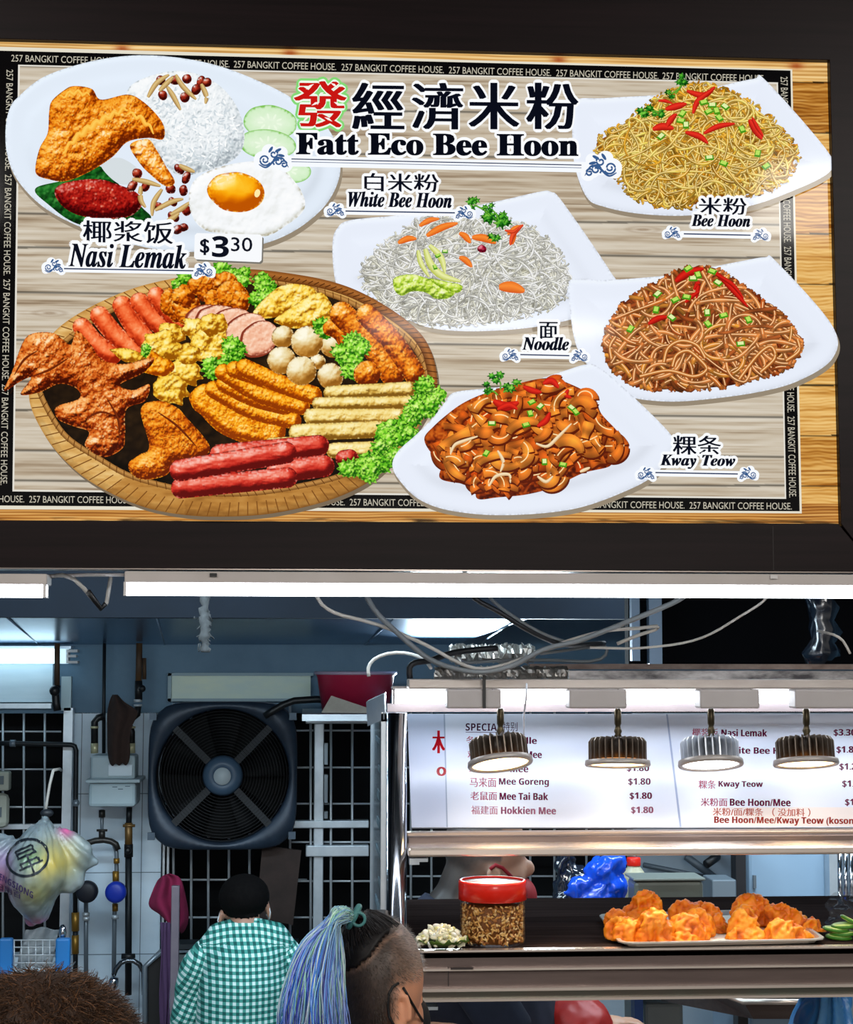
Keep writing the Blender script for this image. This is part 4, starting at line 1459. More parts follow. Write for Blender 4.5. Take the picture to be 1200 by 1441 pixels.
cable([(440, 800, 2.8), (447, 842, 2.82), (470, 862, 2.84), (510, 873, 2.87), (545, 884, 2.9), (600, 908, 2.9), (640, 930, 2.9), (670, 941, 2.9), (700, 938, 2.9), (740, 925, 2.92), (790, 905, 2.95), (850, 888, 2.97), (900, 884, 2.97), (924, 881, 2.97), (922, 886, 2.98), (900, 893, 2.99), (868, 906, 3.0)], .0032, CABW, 'cable', 'white cable dipping lowest of the bundle and ending in a hooked loop')
cable([(505, 800, 2.85), (517, 842, 2.87), (535, 868, 2.88), (552, 884, 2.88), (575, 905, 2.88), (605, 928, 2.88), (640, 941, 2.88), (680, 946, 2.87), (720, 937, 2.86), (765, 914, 2.86), (810, 903, 2.86), (850, 888, 2.86), (900, 868, 2.84), (955, 844, 2.82), (985, 820, 2.8)], .0045, CABG, 'cable', 'thick grey cable swagging from left to upper right')
cable([(650, 815, 2.84), (668, 842, 2.86), (700, 860, 2.87), (740, 885, 2.89), (775, 902, 2.92), (800, 908, 2.94), (850, 905, 3.02)], .0045, CABB_, 'cable', 'black cable slanting down to the right into the bundle')
cable([(680, 820, 2.95), (690, 842, 2.96), (720, 866, 2.97), (760, 890, 2.98), (795, 903, 3.0), (830, 912, 3.1)], .003, CABG, 'cable', 'grey cable running beside the slanting black cable')
cable([(830, 911, 2.93), (860, 912, 2.92), (900, 912, 2.91), (960, 905, 2.9), (1000, 892, 2.87), (1040, 868, 2.84), (1074, 846, 2.82), (1095, 820, 2.8)], .0021, CABW, 'cable', 'thin pale cable rising alone to the right end of the lamp')
cable([(519, 952, 3.2), (518, 940, 3.2), (526, 928, 3.2), (545, 920, 3.2), (570, 919, 3.2), (595, 927, 3.15), (606, 940, 3.1)], .0032, CABW, 'cable', 'short pale cable arching beside the red tub')
cable([(640, 934, 3.05), (700, 930, 3.05), (770, 929, 3.05), (830, 931, 3.05), (852, 922, 3.05), (850, 908, 3.05), (820, 912, 3.06), (760, 920, 3.08)], .003, CABG, 'cable', 'grey cable lying flat above the lamp rail with a return bend')
cable([(577, 955, 3.0), (576, 940, 3.0), (585, 932, 3.0), (604, 930, 3.02), (640, 918, 3.05), (700, 912, 3.06)], .0055, CABB_, 'cable', 'black cable bending down onto the left end of the lamp rail')
cable([(1196, 920, 3.0), (1186, 902, 3.0), (1172, 893, 3.0), (1150, 888, 3.05)], .0024, CABW, 'cable', 'thin pale cable curling at the far right above the lamp rail')
# grimy hanging string
m_ = MB()
rr = random.Random(3)
tops = [(288 + rr.uniform(-2, 2), (520 if i == 0 else 838 + 4 * i), 3.4) for i in range(21)]
m_.tube([P(*q) for q in tops], [.006 + .006 * rr.random() for q in tops], 7)
for i in range(60):
    x, y = 288 + rr.gauss(0, 4), rr.uniform(848, 912)
    a = P(x, y, 3.4)
    m_.tube([a, a + Vector((rr.gauss(0, .008), rr.gauss(0, .004), -rr.uniform(.004, .016)))], .0012, 4)
tag(m_.build('dusty_string', mat('grimy_cord', (22, 24, 26), .9, noise=((90, 90, 90), .7, (56, 58, 60), 3))), 'dust caked string hanging from above, left of the cables', 'string')
# foil duct and foil wrapped rail
FOIL = mat('crumpled_foil', (186, 186, 182), .28, .85, noise=((26, 26, 26), .7, (110, 104, 98), 3))


def crumple(x0, y0, x1, y1, Y, name, label, cat, seed, nx=60, ny=10, amp=.006, m=FOIL):
    rs = np.random.RandomState(seed)
    vs = []
    a, b, c = P(x0, y0, Y), P(x1, y0, Y), P(x0, y1, Y)
    rad = (a.z - c.z) / 2
    mb = MB()
    n = 12
    pts = []
    for i in range(nx + 1):
        u = i / nx
        x = a.x + (b.x - a.x) * u
        for k in range(n):
            t_ = 2 * math.pi * k / n
            rr_ = rad * (1 + .28 * (vnoise(np.array(u * nx * .6), np.array(k * 1.7 + seed), seed) - .5)) + amp * rs.uniform(-.3, .3)
            pts.append((x + rs.uniform(-.3, .3) * amp, Y + rad * 1.1 + rr_ * math.cos(t_), (a.z + c.z) / 2 + rr_ * math.sin(t_)))
    fs = [(i * n + k, i * n + (k + 1) % n, (i + 1) * n + (k + 1) % n, (i + 1) * n + k) for i in range(nx) for k in range(n)]
    fs += [tuple(range(n)), tuple(range(nx * n, nx * n + n))]
    mb.add(pts, fs, False)
    return tag(mb.build(name, m), label, cat)


crumple(634, 907, 752, 932, 3.35, 'foil_duct', 'crumpled silver foil duct behind the cable bundle', 'duct', 3, amp=.012)
crumple(612, 938, 800, 956, 3.0, 'foil_wrap', 'crinkled foil wrapped along the rail left of its middle', 'foil', 5, 70, amp=.008)
tag(MB().pbox(745, 934.5, 1300, 942, 3.02, .03).build('rusty_bar', mat('rusty_steel', (74, 58, 52), .6, .4, noise=((30, 30, 60), .6, (120, 108, 102), 4))), 'rusty steel bar across the top of the lamp rail', 'bar')
tag(MB().pbox(800, 944, 1300, 957, 3.03, .05).build('soiled_panel', mat('soiled_steel', (170, 168, 168), .4, .4, noise=((14, 14, 40), .35, (44, 42, 46), 5))), 'soiled pale steel strip between rusty bar and lamp rail', 'panel')

rs_ = random.Random(6)
pp = [Vector((P(1160, 880, 3.6).x + rs_.uniform(-.006, .006), 3.62, z)) for z in np.linspace(2.42, P(1160, 932, 3.6).z, 26)]
m_ = MB().tube(pp, [.032 + rs_.uniform(-.009, .009) for q in pp], 14)
for k in range(len(m_.v)):
    m_.v[k] = tuple(np.array(m_.v[k]) + np.array([rs_.uniform(-.006, .006) for _ in range(3)]) * (1, 1, .5))
tag(m_.build('wrapped_bundle', mat('dark_wrap', (20, 28, 40), .16, .2, spec=.9)), 'dark plastic wrapped bundle hanging at the far right above the lamp rail', 'bundle')
# ================================================================== display cabinet
cab0 = P(557, 1335, 2.95)
cab = thing('display_cabinet', 'stainless steel display cabinet with open shelf and menu board on top', 'cabinet', (cab0.x, 2.95, 0))
xl, xr = P(573, 1200, 2.93).x, P(1330, 1200, 2.93).x
MB().pbox(575, 956, 1330, 969, 2.90, .06).build('lamp_rail', mat('rail_steel', (164, 154, 148), .4, .3, noise=((14, 14, 60), .5, (184, 176, 170), 4)), cab, bevel=.002)
MB().pbox(545, 990, 1330, 1001.5, 3.06, .03).build('board_rail', mat('board_rail', (150, 140, 142), .35, .5), cab)
MB().pbox(572, 1169.5, 1330, 1176, 3.02, .03).build('board_ledge', mat('ledge_steel', (180, 160, 146), .3, .6), cab, bevel=.002)
o_b = MB()
o_b.pbox(573, 1175, 1330, 1191, 3.0, .06)
o_b.build('upper_beam', STEEL_D, cab, bevel=.003)
MB().pbox(574, 1191, 1330, 1204, 2.92, .12).build('upper_edge', STEEL_B, cab, bevel=.004)
sh = MB().box((xl, 2.85, ZS - .012), (xr, 3.46, ZS)).build('shelf', mat('shelf_steel', (34, 27, 26), .5, .0, noise=((3, 60, 3), .6, (56, 46, 44), 4), spec=.0), cab)
MB().pbox(576, 1336, 1330, 1362, 2.85, .02).build('shelf_front', STEEL_D, cab, bevel=.003)
MB().pbox(576, 1334.2, 1330, 1337, 2.846, .02).build('shelf_lip', STEEL_B, cab)
MB().pbox(576, 1360, 1330, 1363, 2.838, .02).build('shelf_lip', STEEL_B, cab)
MB().pbox(576, 1363, 1330, 1389, 2.846, .03).build('lower_front', STEEL_D, cab, bevel=.003)
MB().pbox(576, 1388, 1330, 1392, 2.832, .03).build('shelf_lip', STEEL_B, cab)
MB().pbox(576, 1392, 1330, 1403, 2.845, .03).build('lower_rail', mat('lower_rail', (104, 92, 84), .28, .6, noise=((5, 5, 5), .5, (84, 100, 92), 3)), cab)
MB().pbox(576, 1402.5, 1330, 1406, 2.836, .03).build('shelf_lip', STEEL_B, cab)
m_ = MB()
m_.pbox(630, 1361, 631.5, 1388, 2.8452, .002)
m_.pbox(634, 1362, 666, 1364.5, 2.836, .004)
m_.build('front_seam', mat('seam_dark', (48, 40, 40), .5), cab)
# chrome corner post, side panel and cap
pc = P(557.5, 1200, 2.955)
MB().lathe([(.0178, 0), (.0178, P(557, 1003, 2.955).z)], (pc.x, 2.955, 0), n=28).build('corner_post', CHROME, cab)
MB().lathe([(.0178, 0), (.0178, P(557, 1003, 2.955).z)], (xr, 2.955, 0), n=28).build('corner_post', CHROME, cab)
z0_, z1_ = P(540, 1430, 2.97).z, P(540, 1012, 2.97).z
xs_ = pc.x - .018
SIDE = mat('side_glass', (30, 52, 66), .12, .0, noise=((30, 30, 10), .5, (64, 92, 108), 4), spec=.7)
sp_ = MB().box((xs_ - .004, 2.98, .4), (xs_, 3.45, z1_)).build('side_panel', SIDE, cab)
m_ = MB()
m_.box((xs_ - .008, 2.965, .4), (xs_ + .002, 2.985, z1_ + .01))
m_.box((xs_ - .008, 3.44, .4), (xs_ + .002, 3.46, z1_ + .01))
m_.box((xs_ - .008, 2.965, z1_ - .004), (xs_ + .002, 3.46, z1_ + .012))
m_.build('side_frame', ALU, cab)
m_ = MB()
rr = random.Random(8)
for i in range(7):
    z = z1_ - .05 - i * .05
    y = 3.05 + .03 * rr.random()
    m_.box((xs_ - .0056, y, z), (xs_ - .0042, y + rr.uniform(.08, .22), z + rr.uniform(.008, .02)))
m_.build('sticker', mat('sticker_print', (110, 136, 150), .5, noise=((60, 60, 60), .5, (24, 44, 58), 2)), sp_)
m_ = MB()
q = [P(515, 988, 3.02), P(541, 976, 2.96), P(541, 1012, 2.96), P(517, 1022, 3.02)]
m_.add(q + [v + Vector((.01, .16, 0)) for v in q], [(3, 2, 1, 0), (4, 5, 6, 7)] + [(i, (i + 1) % 4, 4 + (i + 1) % 4, 4 + i) for i in range(4)])
m_.build('corner_cap', ALU, cab)
m_ = MB()
m_.pbox(576, 1208, 602, 1213, 2.95, .03)
m_.pbox(576, 1213, 590, 1217, 2.95, .03)
m_.build('bracket', ALU, cab)
MB().pbox(596, 1417, 616, 1421.5, 2.86, .03).build('bracket', ALU, cab)
batten('led_batten', 552, 1330, 966, 970, 971, 990, 2.99, 'white lamp tube behind the spot lamp boxes above the price board', 'lamp tubes inside the stall', ends=(True, False), tube=TUBEI)
tag(MB().tube([P(741, 962, 2.87), P(740, 985, 2.89), P(737, 1005, 3.0), P(737, 1040, 3.04)], .0017, 6).build('hanging_wire', mat('pale_wire', (206, 216, 230), .4)), 'thin white wire hanging in front of the price board', 'wire')

# ---- price board
pb0, pb1 = P(760, 1166, 3.06), P(760, 1004, 3.17)
bn = Vector((0, -(pb1.z - pb0.z), (pb1.y - pb0.y))).normalized()
plane = (tuple(pb0), tuple(bn))
BOARD = attr_mat('board_print', rough=.22, spec=.4)
bt = thing('price_board', 'white sloping price board with purple lettering above the food shelf', 'board', tuple(P(880, 1166, 3.08)))
W = Pplane([(574, 1004.5), (1320, 1004.5), (1324, 1164.5), (579, 1164.5)], plane)
m_ = MB()
m_.add([*W] + [tuple(Vector(v) - bn * .006) for v in W], [(3, 2, 1, 0), (4, 5, 6, 7)] + [(i, (i + 1) % 4, 4 + (i + 1) % 4, 4 + i) for i in range(4)])
m_.build('board', mat('board_acrylic', (214, 222, 238), .2), bt)
Pic.Z = 2e-4
p = Pic(0, plane)
p.poly([(573, 1005), (624, 1005), (628, 1164), (579, 1164)], (192, 202, 226))
p.poly([(625, 1005), (938, 1005), (957, 1164), (628, 1164)], (208, 216, 234))
p.poly([(940, 1005), (1320, 1005), (1324, 1164), (959, 1164)], (210, 218, 236))
p.poly([(624, 1005), (626, 1005), (630, 1164), (628, 1164)], (150, 164, 190))
p.poly([(937, 1005), (939.5, 1005), (959, 1164), (956, 1164)], (150, 164, 196))
p.poly([(1000, 1136), (1320, 1136), (1322, 1163), (998, 1163)], (220, 212, 212))
MAR, PNK, RDD, FAD = (112, 20, 70), (186, 92, 118), (172, 60, 52), (176, 108, 140)
p.text(sansbold('SPECIAL'), (655, 1018, 706, 1028.5), (58, 18, 50), slope=.01)
p.text('特别', (707, 1016, 728, 1029), (70, 40, 70), slope=.01)
p.poly([(655, 1029.8), (728, 1030.6), (728, 1031.4), (655, 1030.6)], (80, 40, 80))


def row(cn, c0, c1, en, e0, e1, y0, y1, cc=PNK, ec=MAR):
    if cn:
        p.text(cn, (c0, y0, c1, y1), cc, slope=.008, smear=.25)
    if en:
        p.text(sansbold(en), (e0, y0 + 1.2, e1, y1 - .2), ec, slope=.008, smear=.3)


row('冬炎面', 656, 692, 'Noodle', 710, 755, 1036, 1047)
row('鸡丝面', 658, 693, 'Mee', 740, 762, 1056, 1067)
row('虾面', 660, 684, 'Mee', 718, 743, 1076, 1087)
row('马来面', 661, 698, 'Mee Goreng', 702, 772, 1094, 1107.5)
row('老鼠面', 662, 699, 'Mee Tai Bak', 703, 771, 1114, 1126)
row('福建面', 663, 700, 'Hokkien Mee', 705, 782, 1134, 1146, (206, 140, 164), FAD)
row('椰浆饭', 974, 1010, 'Nasi Lemak', 1015, 1079, 1025, 1036.5)
row('白米粉', 977, 1012, 'White Bee Hoon', 1018, 1120, 1050, 1061)
row('粿条', 983, 1007, 'Kway Teow', 1011, 1073, 1098, 1110)
row('米粉面', 986, 1023, 'Bee Hoon/Mee', 1027, 1112, 1123, 1134.5)
row('米粉/面/粿条 （ 没加料 ）', 1003, 1140, '', 0, 0, 1137, 1148.5, (206, 116, 104))
row('', 0, 0, 'Bee Hoon/Mee/Kway Teow (kosong)', 1005, 1212, 1148, 1162, PNK, RDD)
for x, y, tx in ((882, 1076, '$1.80'), (884, 1095, '$1.80'), (886, 1115, '$1.80'), (888, 1135, '$1.80'), (1173, 1026, '$3.30'), (1177, 1050, '$1.80'), (1181, 1074, '$1.20'), (1185, 1098, '$1.80'), (1189, 1124, '$1.80')):
    p.text(sansbold(tx), (x, y, x + 31, y + 10.5), MAR if y != 1135 else FAD, slope=.008, smear=.3)
p.text('木', (609, 1028, 625, 1060), (206, 20, 36), smear=1.2)
p.text('o', (615, 1079, 627, 1092), (206, 20, 36), smear=1)
p.build('board_lettering', BOARD, bt)

# ================================================================== spot lamps over the food


def spot(x, yr, tilt, roll, bx0, bx1, kind, label):
    Y = 2.94
    k = px(Y)
    base = P(x, 997, Y)
    t = thing('spot_lamp', label, 'lamp', tuple(base), 'spot lamps over the food shelf')
    MB().pbox(bx0, 970, bx1, 997, 2.884, .045).build('driver_box', mat('lamp_box', (140, 134, 132), .5, noise=((8, 8, 8), .6, (158, 153, 152), 3)), t, bevel=.003)
    MB().pbox(bx1 - 13, 969.5, bx1 - 11.6, 996.5, 2.8846, .002).build('lid_seam', mat('seam_mid', (126, 120, 118), .5), t)
    hs = P(x, 1038, Y)
    MB().lathe([(.0045, 0), (.0062, .004), (.0062, .026), (.0045, .03), (.0052, .034), (.007, .039), (.005, .044), (.008, .05)], (base.x, base.y, base.z), (0, 0, -1), 16).build('stem', mat('stem_brass', (74, 66, 50), .3, .8), t)
    R = 41 * k
    ring = P(x, yr, Y)
    M = Matrix.Rotation(roll, 3, 'Y') @ Matrix.Rotation(-tilt, 3, 'X')
    ax = M @ Vector((0, 0, -1))
    u, w = M @ Vector((1, 0, 0)), M @ Vector((0, 1, 0))
    h = 38 * k
    top = ring - ax * h
    col = {'warm': ((86, 76, 68), (118, 108, 98)), 'white': ((176, 182, 192), (206, 212, 220))}[kind]
    fin = mat('fin_' + kind, col[0], .34, .7, noise=((40, 40, 40), .6, col[1], 3))
    MB().lathe([(R * .5, 0), (R * .62, h * .1), (R * .66, h * .9)], top, ax, 24).build('heat_sink_core', mat('core_' + kind, (50, 42, 36) if kind == 'warm' else (80, 84, 90), .4, .5), t)
    m = MB()
    n = 26
    for i in range(n):
        a = 2 * math.pi * i / n
        d = u * math.cos(a) + w * math.sin(a)
        s_ = (u * -math.sin(a) + w * math.cos(a)) * .0011
        vs = []
        for sg in (-1, 1):
            for rr_, hh in ((R * .45, 0), (R * .9, 0), (R, h * .14), (R, h * .84), (R * .45, h * .84)):
                vs.append(top + d * rr_ + ax * hh + s_ * sg)
        m.add(vs, [(0, 1, 2, 3, 4), (9, 8, 7, 6, 5)] + [(j, 5 + j, 5 + (j + 1) % 5, (j + 1) % 5) for j in range(5)])
    m.build('fins', fin, t)
    MB().lathe([(R * .92, -.009), (R * 1.11, -.008), (R * 1.13, -.001), (R * 1.1, .0015), (R * .98, .001), (R * .96, -.003), (R * .92, -.006)], ring, ax, 40, caps=False).build('rim', mat('rim_' + kind, (152, 146, 142), .4, .3), t)
    lens = mat('lens_' + kind, (255, 236, 210), .4, emit=(((255, 214, 150) if kind == 'warm' else (250, 252, 255)), 6.0 if kind == 'warm' else 8.0))
    MB().lathe([(R * .97, 0), (R * .97, .0012)], ring - ax * .003, ax, 36).build('lens', lens, t)
    l = bpy.data.lights.new('spot_light', 'SPOT')
    l.energy = 4.6
    l.spot_size = math.radians(84)
    l.spot_blend = .6
    l.shadow_soft_size = .03
    l.color = (1, .74, .46) if kind == 'warm' else (.95, .97, 1.0)
    lo = bpy.data.objects.new('spot_light', l)
    lo.location = ring + ax * .004
    lo.rotation_euler = (Vector((0, 0, -1)).rotation_difference(ax)).to_euler()
    COL.objects.link(lo)
    # glow of the lamp board between the fins
    MB().lathe([(R * .9, 0), (R * .9, .001)], top + ax * h * .80, ax, 30).build('lamp_board', mat('lampboard_' + kind, (200, 150, 90), .5, emit=(((255, 168, 80) if kind == 'warm' else (236, 240, 246)), 3.2 if kind == 'warm' else 1.2)), t)
    return t


spot(704, 1076, math.radians(17), math.radians(-5), 629, 705, 'warm', 'leftmost spot lamp, tilted sideways with its glowing face turned out')
spot(869, 1077, math.radians(8), math.radians(1), 801, 882, 'warm', 'warm spot lamp between the tilted one and the silver white one')
spot(1000, 1077, math.radians(14), 0, 985, 1069, 'white', 'silver spot lamp with bright white light')
spot(1134, 1076, math.radians(11), 0, 1119, 1212, 'warm', 'warm spot lamp right of the silver white one')
tag(MB().pbox(679, 950, 683.5, 997, 2.88, .003).build('strap', BLACKM), 'black cable tie around the box of the leftmost spot lamp', 'strap')

# ================================================================== food on the shelf
# jar with red lid
jb = PZ(693, 1327, ZS)
jb.z += .0006
jt = thing('storage_jar', 'clear plastic jar with red lid full of brown fried bits', 'jar', tuple(jb))
k = px(jb.y)
R = 45.0 * k
jar_h = (1327 - 1290) * k * 1.0
H1 = 60 * k
CLEAR = mat('clear_plastic', (240, 240, 236), .08, trans=1.0, ior=1.12, alpha=.35)
m_ = MB().lathe([(R * .97, 0.001), (R, .006), (R, H1 - .004), (R * .97, H1 + .004), (R * .9, H1 + .008)], jb, n=40)
body = m_.build('jar_body', CLEAR, jt)
FILL = attr_mat('fried_bits', rough=.55)
m_ = MB()
rr = random.Random(4)
FC = ((214, 160, 84), (190, 130, 56), (228, 184, 110), (164, 104, 42), (238, 204, 146), (140, 82, 32))
m_.col = (120, 70, 26)
m_.lathe([(R * .88, .004), (R * .9, H1 * .86), (R * .5, H1 * .93)], jb, n=30)
for i in range(900):
    a = rr.uniform(0, 6.28)
    z = rr.uniform(.004, H1 * .9)
    c = jb + Vector((R * .92 * math.cos(a), R * .92 * math.sin(a), z))
    m_.col = rr.choice(FC)
    m_.ball(c, (rr.uniform(.003, .0058), .0016, rr.uniform(.0012, .0022)), 6, 4, Euler((rr.uniform(-.4, .4), rr.uniform(-1.5, 1.5), a + math.pi / 2 + rr.uniform(-.3, .3))).to_matrix())
o_ = m_.build('fried_bits', FILL, jt, attr=True)
o_['kind'] = 'stuff'
REDL = mat('red_plastic', (224, 36, 20), .3, coat=.3)
HL = 26 * k
lid = MB().lathe([(R * 1.0, H1 - .001), (R * 1.055, H1), (R * 1.055, H1 + HL - .003), (R * 1.03, H1 + HL), (R * .95, H1 + HL), (R * .93, H1 + HL - .004), (R * .2, H1 + HL - .004)], jb, n=44).build('lid', REDL, jt)
MB().lathe([(R * .92, H1 + HL - .0038), (R * .9, H1 + HL - .0025), (R * .5, H1 + HL - .002), (R * .48, H1 + HL - .001), (R * .2, H1 + HL - .001)], jb, n=40).build('lid_disc', mat('lid_disc', (236, 226, 222), .35), lid)

# metal tray
zr = ZS + .011
fl, fr_, br_, bl = PZ(872, 1327, zr), PZ(1163, 1321.5, zr), PZ(1100, 1279, zr), PZ(842, 1286, zr)
cen = (fl + fr_ + br_ + bl) / 4
tr = thing('metal_tray', 'shallow silver baking tray holding fried chicken', 'tray', (cen.x, cen.y, ZS))
m_ = MB()


def inset(sc, z):
    out = []
    c4 = [fl, fr_, br_, bl]
    for i in range(4):
        for s_ in (.06, .02, .0):
            pass
    res = []
    for i in range(4):
        p0, p1, pm = c4[i], c4[(i + 1) % 4], c4[i - 1]
        v1, v0 = (p1 - p0).normalized() * .02, (pm - p0).normalized() * .02
        for w_ in (v0, (v0 + v1) * .3, v1):
            q = p0 + w_
            res.append(Vector((cen.x + (q.x - cen.x) * sc, cen.y + (q.y - cen.y) * sc, z)))
    return res


rings = [inset(1.0, zr - .002), inset(1.0, zr), inset(.965, zr), inset(.93, ZS + .003), inset(.3, ZS + .003)]
vs = [v for r_ in rings for v in r_]
n = 12
m_.add(vs, [(i * n + j, i * n + (j + 1) % n, (i + 1) * n + (j + 1) % n, (i + 1) * n + j) for i in range(len(rings) - 1) for j in range(n)] + [tuple((len(rings) - 1) * n + j for j in range(n))], False)
m_.build('tray', mat('tray_metal', (206, 200, 192), .3, .7), tr, solid=.0012)
MB().add(inset(.9, ZS + .0045), [tuple(range(12))]).build('paper', mat('tray_paper', (232, 224, 208), .7), tr)

CHM = attr_mat('fried_crust', rough=.5, spec=.4, sss=.12)


def chicken(name, label, prims, seed, group='fried chicken on the tray', voxel=.0024):
    m = MB()
    r2 = random.Random(seed)
    for (x, y, Y, rx, ry, ang) in prims:
        kk = px(Y)
        cx_ = 1004 + (x - 1000) * 1.0
        m.ball(P(cx_, y + 5 + (7 if Y < 3.01 else 0), Y - .05 - (.02 if Y < 3.01 else 0)), (rx * 1.13 * kk, max(rx, ry) * .6 * kk, ry * 1.34 * kk), 16, 10, Matrix.Rotation(ang, 3, 'Y'))
    me = voxel_mesh(m, voxel, 2)
    a, nn = mesh_cos(me)
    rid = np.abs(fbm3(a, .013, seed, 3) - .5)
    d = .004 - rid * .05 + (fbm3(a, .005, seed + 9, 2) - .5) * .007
    a = a + nn * d[:, None]
    a[:, 2] = np.maximum(a[:, 2], ZS + .0052)
    set_cos(me, a)
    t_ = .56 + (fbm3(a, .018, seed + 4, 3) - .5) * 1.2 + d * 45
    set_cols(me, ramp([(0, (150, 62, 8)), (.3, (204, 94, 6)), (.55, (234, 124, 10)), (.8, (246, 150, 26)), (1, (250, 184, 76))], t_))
    org = Vector(a.mean(0))
    org.z = a[:, 2].min()
    me.transform(Matrix.Translation(-org))
    me.materials.append(CHM)
    o = bpy.data.objects.new(name, me)
    o.location = org
    COL.objects.link(o)
    return tag(o, label, 'fried chicken', group)


chicken('fried_chicken', 'tall pointed fried chicken piece at the back of the left heap', [(904, 1276, 3.06, 20, 20, .2), (900, 1296, 3.06, 28, 24, 0), (910, 1304, 3.05, 24, 24, 0)], 1)
chicken('fried_chicken', 'broad fried chicken piece at the front left corner of the tray', [(870, 1300, 2.99, 20, 17, .5), (886, 1310, 2.97, 24, 19, .6), (862, 1291, 3.02, 14, 12, .4)], 2)
chicken('fried_chicken', 'fried chicken piece at the front of the left heap, beside the gap', [(916, 1304, 2.96, 24, 26, 0), (926, 1318, 2.95, 18, 14, 0), (912, 1292, 2.98, 16, 14, 0)], 3)
chicken('fried_chicken', 'fried chicken piece at the back of the middle heap', [(962, 1281, 3.08, 22, 15, -.2), (985, 1290, 3.08, 22, 18, .3)], 4)
chicken('fried_chicken', 'rounded fried chicken piece at the front of the middle heap', [(962, 1305, 2.98, 28, 22, 0), (976, 1296, 3.0, 22, 20, 0), (958, 1317, 2.96, 20, 12, .1)], 5)
chicken('fried_chicken', 'narrow fried chicken strips leaning on the right of the middle heap', [(998, 1287, 3.06, 12, 16, -.5), (1006, 1302, 3.04, 12, 19, -.5), (1012, 1313, 3.02, 8, 9, -.4)], 6)
chicken('fried_chicken', 'topmost fried chicken piece of the right heap', [(1052, 1274, 3.1, 24, 15, 0), (1064, 1288, 3.1, 28, 18, .2), (1042, 1284, 3.09, 15, 15, -.3)], 7)
chicken('fried_chicken', 'bulky fried chicken piece at the left front of the right heap', [(1042, 1300, 3.0, 19, 24, 0), (1034, 1315, 2.98, 14, 14, 0), (1058, 1314, 2.98, 20, 14, .1), (1048, 1284, 3.02, 13, 12, 0)], 8)
chicken('fried_chicken', 'fried chicken wing behind the flat front wing of the right heap', [(1090, 1284, 3.06, 20, 13, .2), (1108, 1296, 3.06, 22, 16, .5), (1124, 1306, 3.05, 14, 14, .4)], 9)
chicken('fried_chicken', 'flat fried chicken wing lying at the right front of the tray', [(1090, 1303, 2.97, 16, 10, -.6), (1102, 1306, 2.97, 26, 16, .35), (1124, 1315, 2.98, 20, 12, .3), (1076, 1316, 2.97, 11, 7, -.9)], 10)
chicken('fried_chicken', 'last fried chicken piece by the right rim of the tray', [(1132, 1302, 3.04, 14, 14, .6), (1144, 1313, 3.03, 12, 11, .6)], 11)

# leaf wrapped parcel on the left
lp = PZ(620, 1335, ZS)
lp.z += .001
lt = thing('leaf_parcel', 'pale shredded food on dark green leaves at the left shelf end', 'food', tuple(lp), None)
k = px(lp.y)
m_ = MB()
rr = random.Random(14)
PALE = attr_mat('pale_shreds', rough=.5, sss=.1)
for i in range(170):
    a, q = rr.uniform(0, 6.28), math.sqrt(rr.random())
    x, y, z = 34 * k * q * math.cos(a), 22 * k * q * math.sin(a), (10 + 20 * (1 - q * q)) * k * rr.uniform(.6, 1.05)
    m_.col = rr.choice(((250, 246, 226), (240, 232, 200), (252, 250, 240), (220, 212, 150), (230, 226, 200)))
    m_.ball(lp + Vector((x, y, z)), (rr.uniform(.006, .012), rr.uniform(.003, .006), rr.uniform(.002, .004)), 7, 5, Euler((rr.uniform(-1, 1), rr.uniform(-1, 1), rr.uniform(0, 6))).to_matrix())
o_ = m_.build('filling', PALE, lt, attr=True)
o_['kind'] = 'stuff'
LEAFM = mat('dark_leaf', (24, 52, 14), .4, noise=((60, 60, 60), .5, (96, 124, 44), 3))
for i in range(9):
    a = 2 * math.pi * i / 9 + .2
    d = Vector((math.cos(a), math.sin(a) * .7, 0))
    s_ = Vector((-d.y, d.x, 0)).normalized()
    m_ = MB()
    g = []
    for u in np.linspace(0, 1, 6):
        g.append([lp + d * k * (8 + 32 * u) + s_ * k * 14 * v * math.sin(.5 + 2.2 * u) + Vector((0, 0, k * (2 + 13 * u * rr.uniform(.4, 1) + 2 * v * v))) for v in (-1, -.4, .4, 1)])
    m_.sheet(g)
    m_.build('leaf', LEAFM, lt, solid=.0012)

# cucumber slices and the clear bag on the right
CUG, CUP = mat('cucumber_skin', (60, 120, 30), .4), mat('cucumber_flesh', (206, 226, 150), .4, noise=((80, 80, 80), .5, (180, 210, 110), 3), sss=.1)
base_c = None
for i, (x, y, Y, a, lab) in enumerate(((1180, 1326, 2.95, .06, 'bottom slice of the cucumber stack at the right shelf end'), (1186, 1319, 2.96, -.05, 'second lowest cucumber slice, set right of the lowest'), (1176, 1313, 2.97, .1, 'third cucumber slice up, jutting towards the chicken tray'), (1188, 1306, 2.98, -.08, 'fourth cucumber slice up, under the curled top one'), (1198, 1299, 2.97, .5, 'topmost cucumber slice, tilted against the clear bag'))):
    c = PZ(x, 1322, ZS)
    c.z = ZS + .001 + i * .0065
    c.x = P(x, y, c.y).x
    t = thing('cucumber_slice', lab, 'cucumber', tuple(c), 'cucumber slices at the right shelf end')
    M = Vector((math.sin(a), 0, math.cos(a)))
    MB().lathe([(.021, .0005), (.0225, .0015), (.0225, .0045), (.021, .0055)], c, M, 24).build('skin', CUG, t)
    MB().lathe([(.0195, .0), (.0195, .0062)], c, M, 24).build('flesh', CUP, t)
m_ = MB()
g = []
